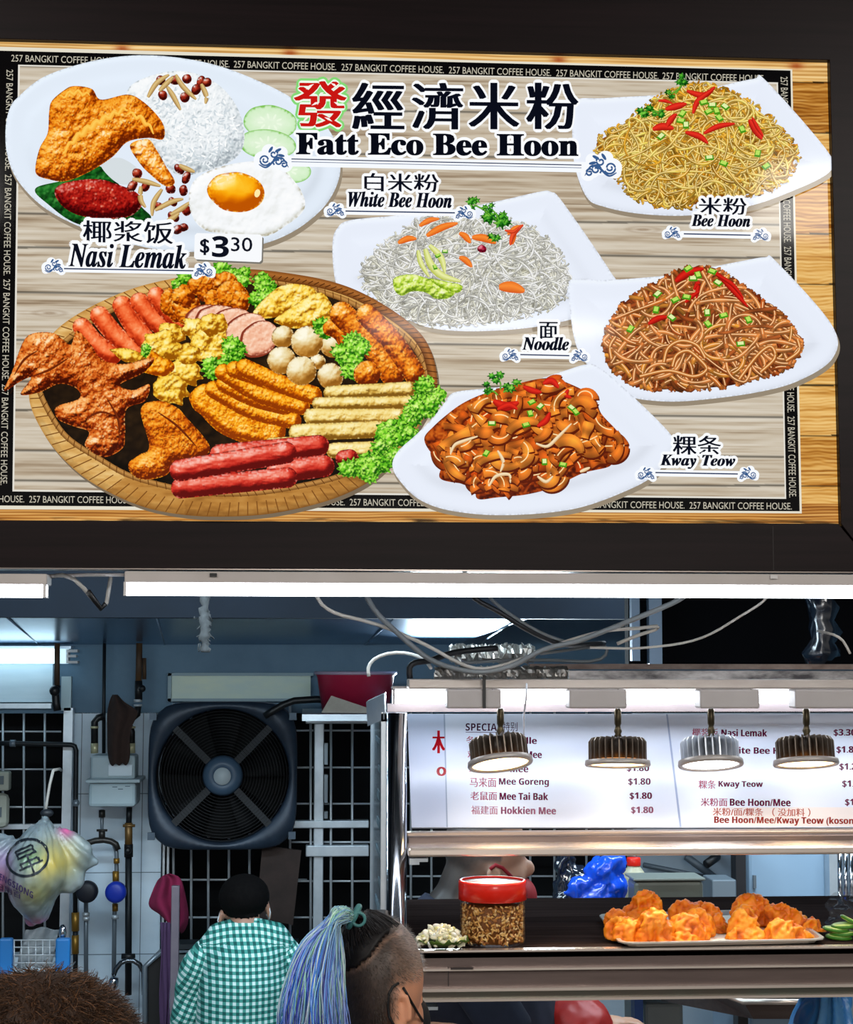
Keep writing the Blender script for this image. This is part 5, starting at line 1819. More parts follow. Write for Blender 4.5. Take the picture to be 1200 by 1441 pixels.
for i in range(12):
    row_ = []
    for j in range(16):
        x = 1164 + j * 5 + 4 * math.sin(i * 1.3 + j)
        y = 1318 - i * 5.2 - 6 * math.sin(j * .35)
        row_.append(P(x, y, 3.06 + .02 * math.sin(j * 1.1 + i * .7) + .012 * math.sin(i * 2.1 + j * .3)))
    g.append(row_)
m_.sheet(g)
m_.v = [(x, y, max(z, ZS + .002)) for x, y, z in m_.v]
tag(m_.build('plastic_bag', mat('clear_film', (226, 232, 240), .12, trans=.9, alpha=.28, spec=.8)), 'clear plastic bag standing behind the cucumber slices', 'bag')
# ================================================================== kitchen back wall
BAR = mat('grille_bar', (186, 194, 200), .4, .4)
DKBAR = mat('dark_pipe', (30, 34, 38), .45, .4)
BRASS = mat('old_brass', (150, 112, 44), .4, .6)
RUST = mat('rusty_pipe', (96, 66, 34), .6, .2, noise=((30, 30, 12), .6, (52, 44, 40), 4))
PIPEG = mat('grey_pipe', (120, 132, 142), .35, .5)


def pline(m, pts, Y, r, n=8):
    return m.tube([P(x, y, Y) for x, y in pts], r, n)


def pthing(name, label, cat, x, y, Y, group=None):
    return thing(name, label, cat, tuple(P(x, y, Y)), group)


# left barred window
t = pthing('window_grille', 'white barred window grille at the far left of the kitchen', 'grille', 45, 1300, 5.95)
MB().pbox(86, 996, 99, 1372, 5.93, .05).build('frame', ALU, t)
MB().pbox(-60, 990, 72, 997, 5.94, .05).build('frame', ALU, t)
MB().pbox(-60, 1160, 96, 1167, 5.95, .03).build('rail', ALU, t)
m_ = MB()
for x in (4, 33.5, 63, -26):
    pline(m_, [(x, 1004), (x, 1330)], 5.96, .0042)
m_.build_each('upright_bar', BAR, t)
m_ = MB()
for y in (1029.5, 1082.6, 1135.7, 1190):
    pline(m_, [(-50, y), (86, y)], 5.965, .0032)
m_.build_each('cross_bar', BAR, t)
tag(MB().pbox(-60, 925, 74, 988, 5.96, .04).build('valance_panel', mat('pale_panel', (176, 196, 206), .5, noise=((4, 4, 30), .5, (198, 214, 222), 3))), 'pale panel between the left wall lamp and the barred window', 'panel')
MB().pbox(-60, 946, 72, 949, 5.955, .005)
c = P(40, 923, 5.9)
lt_ = thing('wall_lamp', 'bright cool tube lamp on the back wall at the far left', 'lamp', tuple(c))
MB().tube([P(-80, 923.5, 5.88), P(78, 923.5, 5.88)], .025, 18).build('tube', TUBEC, lt_)
MB().pbox(84, 913, 92, 934, 5.87, .08).build('tube_end', mat('lamp_end', (226, 240, 246), .4, emit=((206, 240, 255), .8)), lt_)
m_ = MB()
m_.pbox(93, 914, 109, 918, 5.88, .05)
m_.pbox(93, 921.5, 107, 925, 5.88, .05)
m_.pbox(93, 930, 109, 933.5, 5.88, .05)
m_.pbox(92, 914, 96, 933, 5.89, .05)
m_.build('lamp_holder', WHITEP, lt_)
MB().pbox(-80, 909, 100, 913, 5.9, .08).build('batten', ALU, lt_)
# pipes from the ceiling
t = pthing('ceiling_pipe', 'rusty pipe with black valve passing in front of the left wall lamp', 'pipe', 80, 990, 5.82)
m_ = MB()
pline(m_, [(80.5, 905), (80, 968)], 5.82, .0095, 10)
m_.build('pipe', RUST, t)
m_ = MB()
pline(m_, [(80, 964), (78, 975), (79, 990), (81, 1000)], 5.82, .013, 10)
m_.ball(P(77, 972, 5.80), .018)
m_.build('valve', BLACKM, t)
MB().pbox(86, 952, 100, 1000, 5.93, .03).build('bracket', mat('pale_bracket', (170, 190, 196), .5), t)
t = pthing('ceiling_pipe', 'brown rusty pipe coming down right of the brown cloth', 'pipe', 195, 995, 5.85)
m_ = MB()
pline(m_, [(196, 905), (195, 962)], 5.85, .011, 10)
pline(m_, [(203, 926), (203, 956)], 5.86, .007, 8)
m_.build('pipe', RUST, t)
m_ = MB()
pline(m_, [(195, 958), (195, 985)], 5.85, .013, 10)
m_.ball(P(200, 969, 5.83), .012)
pline(m_, [(194, 994), (193, 1005), (185, 1012), (172, 1012)], 5.85, .012, 10)
m_.build('valve', BLACKM, t)
m_ = MB()
pline(m_, [(194, 984), (194, 988)], 5.85, .0145, 10)
pline(m_, [(194, 991), (194, 994)], 5.85, .0145, 10)
m_.build('collar', BAR, t)
tag(pline(MB(), [(147, 905), (146, 1000), (146, 1060)], 5.9, .006).build('ceiling_pipe', DKBAR), 'thin dark pipe coming down behind the brown cloth', 'pipe', None)
tag(pline(MB(), [(64, 905), (64, 912)], 5.9, .004).build('cable_stub', DKBAR), 'short dark cable stub above the wall lamp', 'cable') if False else None
# horizontal pipe turning down beside the window
t = pthing('gas_pipe', 'dark pipe crossing the left grille and turning down beside it', 'pipe', 106, 1370, 5.84)
m_ = MB()
pline(m_, [(0, 1046), (14, 1046), (60, 1047), (100, 1048), (105, 1050), (107, 1056), (106, 1160), (106, 1290)], 5.84, .0085, 10)
pline(m_, [(106, 1300), (106, 1382)], 5.84, .0085, 10)
m_.build('pipe', DKBAR, t)
m_ = MB()
pline(m_, [(106, 1284), (106, 1310)], 5.84, .013, 10)
pline(m_, [(106, 1316), (106, 1342)], 5.84, .012, 10)
m_.build('fitting', BRASS, t)
m_ = MB()
m_.ball(P(107, 1130, 5.82), .012)
pline(m_, [(14, 1046), (22, 1046)], 5.84, .012, 8)
m_.build('clip', PIPEG, t)
# beige box at the left edge
t = pthing('switch_box', 'beige electrical box at the far left edge of the grille', 'box', 0, 1190, 5.86)
m_ = MB()
m_.pbox(-30, 1086, 12.5, 1113, 5.85, .05)
m_.build('box', mat('beige_plastic', (164, 168, 156), .5), t, bevel=.006)
m_ = MB()
m_.pbox(-30, 1117, 11, 1166, 5.85, .05)
m_.build('lower_box', mat('beige_plastic'), t, bevel=.02)
m_ = MB()
m_.pbox(-30, 1092, 5, 1104, 5.845, .006)
m_.pbox(-30, 1136, 2, 1150, 5.845, .006)
m_.build('meter_face', mat('meter_face', (86, 100, 108), .3), t)
# meter box with its pipes
t = pthing('gas_meter', 'pale grey gas meter box on the white tiled pillar', 'meter', 160, 1137, 5.8)
MB().pbox(124, 1101, 191, 1136, 5.75, .16).build('body', mat('meter_grey', (152, 172, 180), .4, noise=((6, 6, 6), .5, (168, 186, 194), 3)), t, bevel=.012)
MB().pbox(120, 1097, 197, 1102, 5.73, .2).build('flange', mat('meter_grey'), t, bevel=.003)
MB().pbox(127, 1063, 190, 1097, 5.78, .12).build('upper_body', mat('meter_grey'), t, bevel=.008)
MB().pbox(152, 1076, 186, 1092, 5.772, .01).build('dial_window', mat('meter_white', (206, 222, 232), .3), t, bevel=.002)
m_ = MB()
pline(m_, [(147, 1008), (138, 1010), (133, 1016), (133, 1050)], 5.83, .012, 10)
pline(m_, [(172, 1016), (182, 1020), (185, 1030), (185, 1050)], 5.83, .012, 10)
m_.build('inlet_pipe', BLACKM, t)
m_ = MB()
for x in (133, 185):
    pline(m_, [(x, 1046), (x, 1060)], 5.82, .0125, 10)
    pline(m_, [(x, 1040 - 18), (x, 1040 - 15)], 5.83, .0135, 10)
m_.build('collar', mat('pale_collar', (190, 186, 150), .4, .3), t)
m_ = MB()
for dx, y in ((158, 1107), (166, 1110), (176, 1106)):
    m_.pbox(dx, y, dx + 7, y + .9, 5.7495, .001)
m_.build('pen_marks', mat('pen_mark', (40, 56, 70), .6), t)
# brown cloth over the pipes
g = []
outl_l = [(158, 977), (154, 985), (151, 998), (150, 1010), (151, 1030), (151, 1050), (152, 1068), (156, 1077)]
outl_r = [(166, 977), (174, 989), (190, 996), (197, 1004), (186, 1018), (182, 1040), (184, 1060), (182, 1076)]
for i in range(8):
    row_ = []
    for j in range(9):
        u = j / 8
        x = outl_l[i][0] + (outl_r[i][0] - outl_l[i][0]) * u
        y = outl_l[i][1] + (outl_r[i][1] - outl_l[i][1]) * u + (4 * math.sin(j * 2.2) if i == 7 else 0)
        row_.append(P(x, y, 5.76 + .014 * math.sin(u * 9 + i * .4) - .02 * math.sin(math.pi * u)))
    g.append(row_)
m_ = MB().sheet(g)
tag(m_.build('brown_cloth', mat('brown_cloth', (44, 30, 26), .95, noise=((40, 40, 40), .6, (58, 42, 36), 3)), solid=.006, subsurf=1), 'dark brown cloth hung over the gas meter pipes', 'cloth')
# water pipes below the meter
t = pthing('water_pipes', 'branching water pipes below the gas meter with a faucet hose', 'pipe', 145, 1380, 5.86)
m_ = MB()
pline(m_, [(143.5, 1139), (143.5, 1180)], 5.88, .006, 8)
pline(m_, [(121, 1250), (121, 1385)], 5.88, .0075, 8)
pline(m_, [(161, 1190), (164, 1200), (164, 1230), (162, 1250), (161, 1300), (160, 1378)], 5.88, .0075, 8)
m_.build('pipe', PIPEG, t)
m_ = MB()
pline(m_, [(122, 1190), (124, 1186), (134, 1183), (146, 1182), (156, 1184), (163, 1188), (166, 1196)], 5.87, .0105, 10)
pline(m_, [(143.5, 1168), (143.5, 1180)], 5.87, .011, 10)
pline(m_, [(136, 1168.5), (151, 1168.5)], 5.86, .004, 8)
pline(m_, [(143.5, 1140), (143.5, 1150)], 5.87, .011, 10)
m_.build_each('elbow', mat('elbow_dark', (52, 50, 48), .4, .5), t)
m_ = MB()
pline(m_, [(164, 1208), (164, 1215)], 5.87, .010, 10)
pline(m_, [(163, 1226), (163, 1242)], 5.87, .011, 10)
pline(m_, [(162, 1272), (162, 1282)], 5.87, .010, 10)
m_.build_each('brass_fitting', BRASS, t)
m_ = MB()
for x, y in ((121, 1284), (162, 1288), (121, 1290)):
    pline(m_, [(x, y), (x, y + 5)], 5.87, .0125, 10)
m_.build('collar', BAR, t)
DISK = lambda x, y, r, Y: MB().lathe([(r * .6, 0), (r * .95, .006), (r, .012), (r, .03), (r * .8, .04)], P(x, y, Y), (0, 1, 0), 28)
tag(DISK(162, 1256.5, .035, 5.79).build('valve_wheel', mat('blue_plastic', (24, 52, 170), .4)), 'round blue valve knob on the water pipe', 'valve')
tag(DISK(121.5, 1256, .036, 5.79).build('valve_wheel', mat('black_rubber', (24, 26, 36), .5)), 'round black valve knob left of the blue one', 'valve')
t = pthing('drain_pipe', 'thick dark vertical pipe with brass valve on the tiled pillar', 'pipe', 181, 1400, 5.84)
m_ = MB()
pline(m_, [(182, 1136), (181, 1160)], 5.86, .010, 10)
pline(m_, [(181, 1198), (180.5, 1400)], 5.86, .0115, 10)
m_.build('pipe', DKBAR, t)
m_ = MB()
pline(m_, [(181, 1158), (181, 1190)], 5.85, .013, 10)
pline(m_, [(173, 1162), (190, 1162)], 5.84, .005, 8)
m_.build('brass_valve', mat('dull_brass', (112, 84, 46), .45, .5), t)
m_ = MB()
pline(m_, [(181, 1188), (181, 1206)], 5.85, .015, 10)
m_.ball(P(180, 1197, 5.83), .012)
pline(m_, [(171, 1346), (190, 1346)], 5.84, .010, 8)
m_.build('valve_body', BLACKM, t)
pline(m_, [(181, 1208), (181, 1212)], 5.85, .0135, 10)
t = tag(pline(MB(), [(160, 1372), (163, 1364), (170, 1355), (179, 1351.5), (188, 1352), (196, 1357), (202, 1368), (203, 1400)], 5.78, .0085, 10).build('gooseneck_faucet', mat('faucet_dark', (96, 104, 112), .2, .9)), 'curved gooseneck faucet tube below the valve knobs', 'faucet')
MB().lathe([(.014, 0), (.017, .004), (.016, .03), (.012, .04)], P(157, 1392, 5.78), (.25, 0, 1), 16).build('spout', CHROME, t)

# louvre pane over the fan
t = pthing('louvre_pane', 'grimy pale glass pane in the wall above the fan', 'window', 340, 985, 5.95)
MB().pbox(241, 951, 437, 983, 5.965, .03).build('pane', mat('grimy_glass', (176, 198, 194), .4, noise=((5, 5, 16), .5, (204, 214, 186), 5)), t)
m_ = MB()
m_.pbox(236, 947, 441, 951, 5.95, .05)
m_.pbox(236, 983, 441, 987, 5.95, .05)
m_.pbox(236, 947, 241, 987, 5.95, .05)
m_.build('frame', mat('pane_frame', (136, 158, 166), .5), t)

# exhaust fan
FC_ = P(313, 1092, 5.74)
kf = px(5.74)
t = thing('exhaust_fan', 'big square framed black exhaust fan on the back wall', 'fan', tuple(FC_))
FRM = mat('fan_frame', (28, 38, 52), .45, .2, noise=((10, 10, 10), .5, (44, 58, 74), 3))
HW, RI = 105 * kf, 92 * kf
m_ = MB()
n = 64
outer, inner = [], []
for i in range(n):
    a = 2 * math.pi * i / n
    ca, sa = math.cos(a), math.sin(a)
    q = (abs(ca) ** 5 + abs(sa) ** 5) ** (-1 / 5.0)
    q = min(q, 1.0 + .22)
    outer.append((HW * ca * q * .98, HW * sa * q * .97))
    inner.append((RI * ca, RI * sa))
vs = []
for Y, rr_ in ((0.02, outer), (0.0, [(x * .975, z * .975) for x, z in outer]), (0.0, [(x * 1.03, z * 1.03) for x, z in inner]), (.012, inner), (.12, inner), (.12, outer)):
    vs += [FC_ + Vector((x, Y, z)) for x, z in rr_]
m_.add(vs, [(i * n + j, i * n + (j + 1) % n, (i + 1) * n + (j + 1) % n, (i + 1) * n + j) for i in range(5) for j in range(n)], True)
m_.build('frame', FRM, t)
BLK = mat('fan_black', (4, 5, 7), .7, spec=.2)
MB().lathe([(RI * .99, .115), (RI * .99, .119)], FC_, (0, 1, 0), 40).build('back_plate', mat('fan_back', (4, 5, 7), .9), t)
for i in range(5):
    a = 2 * math.pi * i / 5 + .3
    m_ = MB()
    g = []
    for u in np.linspace(.25, .95, 6):
        row_ = []
        for v in (-.34, -.1, .1, .34):
            b = a + v * (1.1 - .2 * u)
            row_.append(FC_ + Vector((RI * u * math.cos(b), .07 + v * .07, RI * u * math.sin(b))))
        g.append(row_)
    m_.sheet(g)
    m_.build('blade', BLK, t, solid=.003)
m_ = MB()
for r_ in np.linspace(.34, .97, 15):
    m_.tube([FC_ + Vector((RI * r_ * math.cos(a), .006, RI * r_ * math.sin(a))) for a in np.linspace(0, 2 * math.pi, 41)], .0011, 5, False)
m_.build('guard', mat('guard_wire', (9, 11, 14), .6, .0), t)
for a in (.80, 2.36, 3.92, 5.48):
    d, s_ = Vector((math.cos(a), 0, math.sin(a))), Vector((-math.sin(a), 0, math.cos(a)))
    MB().obox(FC_ + d * RI * .66 + Vector((0, .012, 0)), d * RI * .36, Vector((0, .006, 0)), s_ * .012).build('strut', mat('strut_dark', (17, 22, 28), .6, .0), t)
MB().lathe([(26 * kf, .03), (28 * kf, .012), (25 * kf, -.004), (20 * kf, -.012), (14 * kf, -.016), (13 * kf, -.013), (11 * kf, -.013)], FC_, (0, 1, 0), 36).build('hub', mat('hub_blue', (62, 84, 106), .45), t)
MB().lathe([(12 * kf, -.018), (12 * kf, -.012)], FC_, (0, 1, 0), 28).build('hub_cap', mat('hub_cap', (178, 190, 196), .4), t)
for sx, sz in ((-1, 1), (1, 1), (-1, -1), (1, -1)):
    MB().box(tuple(FC_ + Vector((sx * HW * .92 - .012, -.006, sz * HW * .78 - .012))), tuple(FC_ + Vector((sx * HW * .92 + .012, .01, sz * HW * .78 + .012)))).build('clamp', mat('clamp_grey', (70, 84, 98), .45, .3), t)
tag(pline(MB(), [(372, 1008), (384, 1000), (398, 992), (414, 986), (446, 984), (470, 986)], 5.68, .012, 10).build('fan_cable', BLACKM), 'thick black cable leaving the fan towards the red tub', 'cable')

# bars below and beside the fan
t = pthing('window_grille', 'dark barred opening with white bars below the exhaust fan', 'grille', 320, 1330, 5.97)
m_ = MB()
for x in (228, 234):
    m_.pbox(x, 1180, x + 3, 1342, 5.96, .03)
m_.build('frame', ALU, t)
m_ = MB()
for x in (244, 269, 293, 322, 351, 380, 408):
    pline(m_, [(x, 990), (x, 1336)], 5.97, .0046)
m_.build_each('upright_bar', BAR, t)
m_ = MB()
for y in (1028, 1080, 1131, 1238, 1291):
    pline(m_, [(232, y), (432, y)], 5.98, .0036)
m_.build_each('cross_bar', BAR, t)
t = pthing('metal_gate', 'aluminium framed gate with thin bars right of the fan', 'gate', 478, 1340, 5.9)
m_ = MB()
m_.pbox(430, 1003, 519, 1018.5, 5.88, .05)
m_.build('top_rail', ALU, t, bevel=.003)
MB().pbox(411, 1155, 519, 1165.5, 5.88, .05).build('middle_rail', ALU, t, bevel=.003)
MB().pbox(430, 1190, 519, 1205.5, 5.88, .05).build('middle_rail', ALU, t, bevel=.003)
MB().pbox(441, 1018, 455, 1345, 5.9, .05).build('post', ALU, t, bevel=.003)
m_ = MB()
for x in (437, 465.5, 495.5, 526):
    pline(m_, [(x, 1018), (x, 1345)], 5.91, .0045)
pline(m_, [(408, 985), (408, 1200)], 5.92, .0045)
m_.build_each('upright_bar', BAR, t)
m_ = MB()
for y in (1028, 1080, 1131, 1185, 1240, 1291):
    pline(m_, [(455, y), (530, y)], 5.92, .0034)
    pline(m_, [(410, y), (441, y)], 5.92, .0034)
m_.build_each('cross_bar', BAR, t)
m_ = MB()
for y0, y1 in ((1046, 1076), (1090, 1130), (1142, 1152)):
    m_.pbox(456, y0, 461, y1, 5.89, .03)
m_.build('latch', PIPEG, t)
# red tub, cardboard
rt = P(500, 1002, 5.4)
kk = px(5.4)
t = thing('red_tub', 'dark red plastic tub on top of the metal gate', 'tub', tuple(rt))
MB().lathe([(.01, .003), (44 * kk, .003), (46 * kk, .0), (54 * kk, 50 * kk), (56.5 * kk, 52 * kk), (56.5 * kk, 55 * kk), (54 * kk, 55 * kk), (45 * kk, .008), (.01, .008)], rt, n=48).build('tub', mat('red_tub', (142, 22, 50), .35, noise=((5, 5, 5), .6, (164, 32, 62), 3)), t)
MB().lathe([(56.5 * kk, 52 * kk), (58 * kk, 53 * kk), (58 * kk, 56.5 * kk), (55 * kk, 56.5 * kk)], rt, n=48).build('rim', mat('tub_rim', (150, 132, 150), .4), t)
m_ = MB()
q = [P(452, 1003, 5.26), P(466, 979, 5.255), P(532, 1001, 5.26), P(530, 1003.6, 5.26)]
m_.add(q + [v + Vector((0, .008, 0)) for v in q], [(3, 2, 1, 0), (4, 5, 6, 7)] + [(i, (i + 1) % 4, 4 + (i + 1) % 4, 4 + i) for i in range(4)])
tag(m_.build('cardboard', mat('cardboard', (150, 142, 132), .8, noise=((20, 20, 20), .5, (172, 166, 156), 3))), 'folded piece of cardboard tucked under the red tub', 'cardboard')
tag(MB().box((P(425, 1003, 5.3).x, 5.25, P(480, 1004.5, 5.3).z - .02), (P(560, 1003, 5.3).x, 5.87, P(480, 1004.5, 5.3).z)).build('top_shelf', ALU), 'narrow metal shelf on the gate under the red tub', 'shelf')
tag(MB().tube([P(546, 950, 5.0), P(546, 925, 5.0)], .02, 12).build('black_canister', BLACKM), 'black canister end beside the red tub', 'canister') if False else None
# brown board behind the man
m_ = MB()
q = [P(369, 1190, 5.8), P(424, 1197, 5.8), P(412, 1302, 5.8), P(360, 1290, 5.8)]
m_.add(q + [v + Vector((0, .02, 0)) for v in q], [(3, 2, 1, 0), (4, 5, 6, 7)] + [(i, (i + 1) % 4, 4 + (i + 1) % 4, 4 + i) for i in range(4)])
tag(m_.build('brown_board', mat('brown_board', (32, 24, 21), .8, noise=((14, 14, 14), .5, (58, 44, 40), 3))), 'dark brown board hung on the grille right of the man', 'board')

# pink cloth on a grey post, with dark panel and drape
t = tag(MB().pbox(239, 1247, 250.5, 1560, 5.5, .025).build('steel_post', mat('post_worn', (110, 104, 116), .5, .3, noise=((12, 12, 12), .5, (132, 122, 134), 4)), bevel=.002), 'worn grey steel post under the pink cloth', 'post')
g = []
L_ = [(222, 1238), (217, 1247), (212, 1260), (207, 1272), (212, 1280), (222, 1284), (230, 1292), (236, 1298)]
R_ = [(238, 1229), (252, 1232), (257, 1240), (260, 1254), (263, 1268), (266, 1284), (266, 1300), (256, 1316)]
for i in range(8):
    row_ = []
    for j in range(11):
        u = j / 10
        row_.append(P(L_[i][0] + (R_[i][0] - L_[i][0]) * u, L_[i][1] + (R_[i][1] - L_[i][1]) * u - 2 * math.sin(math.pi * u), 5.58 + .022 * math.sin(u * 11 + i * .5) - .02 * math.sin(math.pi * u)))
    g.append(row_)
tag(MB().sheet(g).build('pink_cloth', mat('pink_cloth', (140, 30, 74), .9, noise=((26, 26, 26), .6, (112, 22, 58), 3)), solid=.005, subsurf=1), 'crumpled dark pink cloth draped over the grey steel post', 'cloth')
g = []
for i in range(12):
    y = 1298 + i * 14
    g.append([P(226 + 13 * j / 6 + 1.5 * math.sin(i * .6 + j), y, 5.52 + .015 * math.sin(j * 1.7)) for j in range(7)])
tag(MB().sheet(g).build('purple_cloth', mat('purple_cloth', (72, 50, 84), .9), solid=.004), 'narrow purple cloth hanging behind the grey steel post', 'cloth')
t = pthing('black_partition', 'black panel with metal edge leaning left of the grey post', 'panel', 215, 1441, 5.6)
m_ = MB()
q = [P(206, 1362, 5.6), P(228, 1342, 5.6), P(228, 1520, 5.6), P(206, 1520, 5.6)]
m_.add(q + [v + Vector((0, .03, 0)) for v in q], [(3, 2, 1, 0), (4, 5, 6, 7)] + [(i, (i + 1) % 4, 4 + (i + 1) % 4, 4 + i) for i in range(4)])
m_.build('panel', mat('black_panel', (12, 14, 17), .5), t)
m_ = MB()
pline(m_, [(204, 1520), (204, 1360), (228, 1338)], 5.59, .009, 8)
m_.build('edge', PIPEG, t)
# slatted bench behind the man
t = pthing('slatted_bench', 'grey slatted rack low on the wall behind the man', 'rack', 275, 1441, 5.9)
MB().pbox(245, 1328, 420, 1335, 5.86, .1).build('top', mat('rack_dark', (58, 66, 72), .5, .3), t)
for y in (1342, 1357, 1372, 1387, 1402, 1418, 1434):
    MB().pbox(244, y, 420, y + 11, 5.93, .03).build('slat', mat('rack_slat', (120, 134, 140), .45, .3), t)

# ---- hanging plastic bag with its print
KB = px(5.2)


def bagpt(x, y, dep):
    return P(x, y, 5.2 + dep)


t = pthing('plastic_bag', 'knotted white plastic bag of groceries hanging on the left grille', 'bag', 60, 1300, 5.2)
mbag = MB()
prof = [(64, 1146, 4), (63, 1156, 12), (60, 1170, 30), (57, 1186, 48), (56, 1204, 64), (54, 1222, 70), (50, 1242, 66), (50, 1262, 52), (54, 1282, 34), (58, 1298, 16)]
pq = catmull([(x, y, r_) for x, y, r_ in prof], 5, False)
mbag.tube([bagpt(x, y, 0) for x, y, r_ in pq], [max(3, r_) * KB for x, y, r_ in pq], 26, True, .62)
for (x, y, rx, ry, dp) in ((106, 1204, 26, 24, .0), (122, 1213, 18, 10, .0), (96, 1190, 24, 20, .0), (2, 1214, 34, 40, 0), (94, 1232, 26, 26, 0), (44, 1288, 12, 16, 0), (84, 1180, 18, 16, 0)):
    mbag.ball(bagpt(x, y, dp), (rx * KB, min(rx, ry) * KB * .75, ry * KB), 20, 12)
me = voxel_mesh(mbag, .006, 6)
a, nn = mesh_cos(me)
top = np.array(bagpt(64, 1146, 0))
ang = np.arctan2(a[:, 0] - top[0], -(a[:, 2] - top[2]))
rad = np.linalg.norm(a[:, [0, 2]] - top[[0, 2]], axis=1)
d = .004 * np.sin(ang * 38 + 3 * vnoise(rad * 30, ang * 3, 4)) * np.clip(1.1 - rad / .3, .0, 1) + (fbm3(a, .06, 4, 2) - .5) * .010 + (np.abs(fbm3(a, .02, 5, 2) - .5)) * -.008
a2 = a + nn * d[:, None]
set_cos(me, a2)
X2 = (a2[:, 0] - top[0]) / KB + 64
Z2 = 1146 - (a2[:, 2] - top[2]) / KB
base = ramp([(0, (84, 96, 102)), (.5, (126, 138, 144)), (1, (170, 180, 186))], .5 + 1.4 * (fbm3(a2, .04, 9, 3) - .5))


def tint(base, cx, cy, rx, ry, c, s_):
    w = np.exp(-(((X2 - cx) / rx) ** 2 + ((Z2 - cy) / ry) ** 2))[:, None] * s_ * (.6 + .8 * fbm3(a2, .03, int(cx), 2))[:, None]
    w = np.clip(w, 0, 1)
    return base * (1 - w) + np.array(c, float) * w


base = tint(base, 84, 1206, 26, 26, (198, 172, 84), .9)
base = tint(base, 60, 1246, 24, 16, (176, 168, 96), .7)
base = tint(base, 52, 1200, 14, 12, (96, 150, 84), .5)
base = tint(base, 6, 1244, 22, 34, (190, 96, 140), .8)
base = tint(base, 14, 1204, 14, 14, (150, 124, 170), .6)
base = tint(base, 58, 1294, 24, 10, (190, 90, 140), .8)
base = tint(base, 94, 1166, 10, 10, (214, 96, 150), .9)
set_cols(me, base)
me.materials.append(attr_mat('bag_film', rough=.28, spec=.5, sss=.1))
o = link_mesh('bag', me, None, t)
MB().ball(bagpt(66, 1144, 0), (.02, .014, .012)).build('knot', mat('knot_dark', (30, 34, 40), .5), t)
tag(pline(MB(), [(64, 1142), (66, 1128), (70, 1104), (75, 1084)], 5.3, .0045).tube([P(75, 1084, 5.3), P(84, 1082, 5.6), P(86, 1084, 5.94)], .0045, 8).build('tie_string', CABW), 'white string tying the grocery bag to the grille', 'string')
# print on the bag: ring, character and letters following its front
from mathutils.bvhtree import BVHTree
bvh = BVHTree.FromPolygons([tuple(v) for v in a2], [tuple(p_.vertices) for p_ in me.polygons])


def on_bag(x, y):
    d = RN @ np.array(((x - 600.0) / FPX, (720.5 - y) / FPX, -1.0))
    h = bvh.ray_cast(CAM, Vector(d).normalized())
    return (h[0] + h[1] * .0022) if h[0] is not None else P(x, y, 5.02)


m_ = MB()


def stroke(pts, w):
    q = catmull(pts, 2.5, False) if len(pts) > 2 else np.array([np.array(pts[0]) + (np.array(pts[1]) - np.array(pts[0])) * u for u in np.linspace(0, 1, 9)])
    t_ = np.gradient(q, axis=0)
    t_ /= np.linalg.norm(t_, axis=1)[:, None]
    nr = np.stack([-t_[:, 1], t_[:, 0]], 1) * w / 2
    m_.sheet([[on_bag(*(q_ + n_)) for q_, n_ in zip(q, nr)], [on_bag(*(q_ - n_)) for q_, n_ in zip(q, nr)]])


ca, sa = math.cos(-.42), math.sin(-.42)
loc = lambda u, v: (39 + ca * u - sa * v, 1207 + sa * u + ca * v)
stroke([loc(29 * math.cos(a_), 25 * math.sin(a_)) for a_ in np.linspace(0, 2 * math.pi, 30)], 3.6)
for s_ in (((-12, -14), (12, -14)), ((-12, -14), (-12, -4)), ((12, -14), (12, -4)), ((-12, -9), (12, -9)), ((-14, -3), (14, -3)), ((0, -3), (0, 23)), ((-13, 5), (13, 5)), ((-13, 5), (-13, 12)), ((13, 5), (13, 12)), ((-18, 12), (18, 12))):
    stroke([loc(*s_[0]), loc(*s_[1])], 2.8)
m_.build('logo_print', mat('bag_ink', (24, 30, 38), .5), o)
m_ = MB()
INKP = mat('bag_ink_purple', (70, 50, 100), .5)
T, F, asp = text_mesh(sansbold('ENGSIONG'))
m_.add([on_bag(-1 + 47 * u - 3.5 * (1 - v) * -0.3, 1228 + 27 * u + 9 * v) for u, v in T], F)
T, F, asp = text_mesh('日用百')
m_.add([on_bag(-4 + 34 * u, 1241 + 15 * u + 9 * v) for u, v in T], F)
m_.build('bag_lettering', INKP, o)

# wire basket with blue straps
t = pthing('wire_basket', 'wire basket with blue end sleeves below the hanging bag', 'basket', 48, 1372, 5.3)
m_ = MB()
for x in range(-20, 100, 10):
    pline(m_, [(x, 1322), (x, 1374)], 5.3, .0022, 6)
for y in (1323, 1333, 1344, 1355, 1364, 1374):
    pline(m_, [(-20, y), (98, y)], 5.3, .0024, 6)
for x in range(-20, 100, 10):
    m_.tube([P(x, 1374, 5.3), P(x, 1374, 5.3) + Vector((0, .25, .0))], .002, 6)
m_.build('wires', BAR, t)
for x0, x1 in ((-2, 17), (77.5, 98)):
    m_ = MB()
    m_.pbox(x0, 1321, x1, 1371, 5.28, .03)
    m_.build('sleeve', mat('blue_sleeve', (34, 116, 186), .45), t, bevel=.006)
m_ = MB()
g = []
for i in range(8):
    g.append([P(24 + j * 7 + (14 - i * 2.2) * .8, 1306 + i * 8 + 3 * math.sin(j * 1.3 + i), 5.36 + .02 * math.sin(j * 1.9 + i * 1.1)) for j in range(8)])
m_.sheet(g)
tag(m_.build('plastic_wrap', mat('cloudy_film', (150, 160, 166), .3, noise=((30, 30, 30), .5, (190, 198, 204), 3)), solid=.003, subsurf=1), 'crumpled clear plastic wrap lying in the wire basket', 'wrap')
tag(MB().ball(P(88, 1312, 5.32), (.012, .012, .024)).build('metal_ladle', CHROME), 'small shiny ladle end above the right blue sleeve', 'ladle')

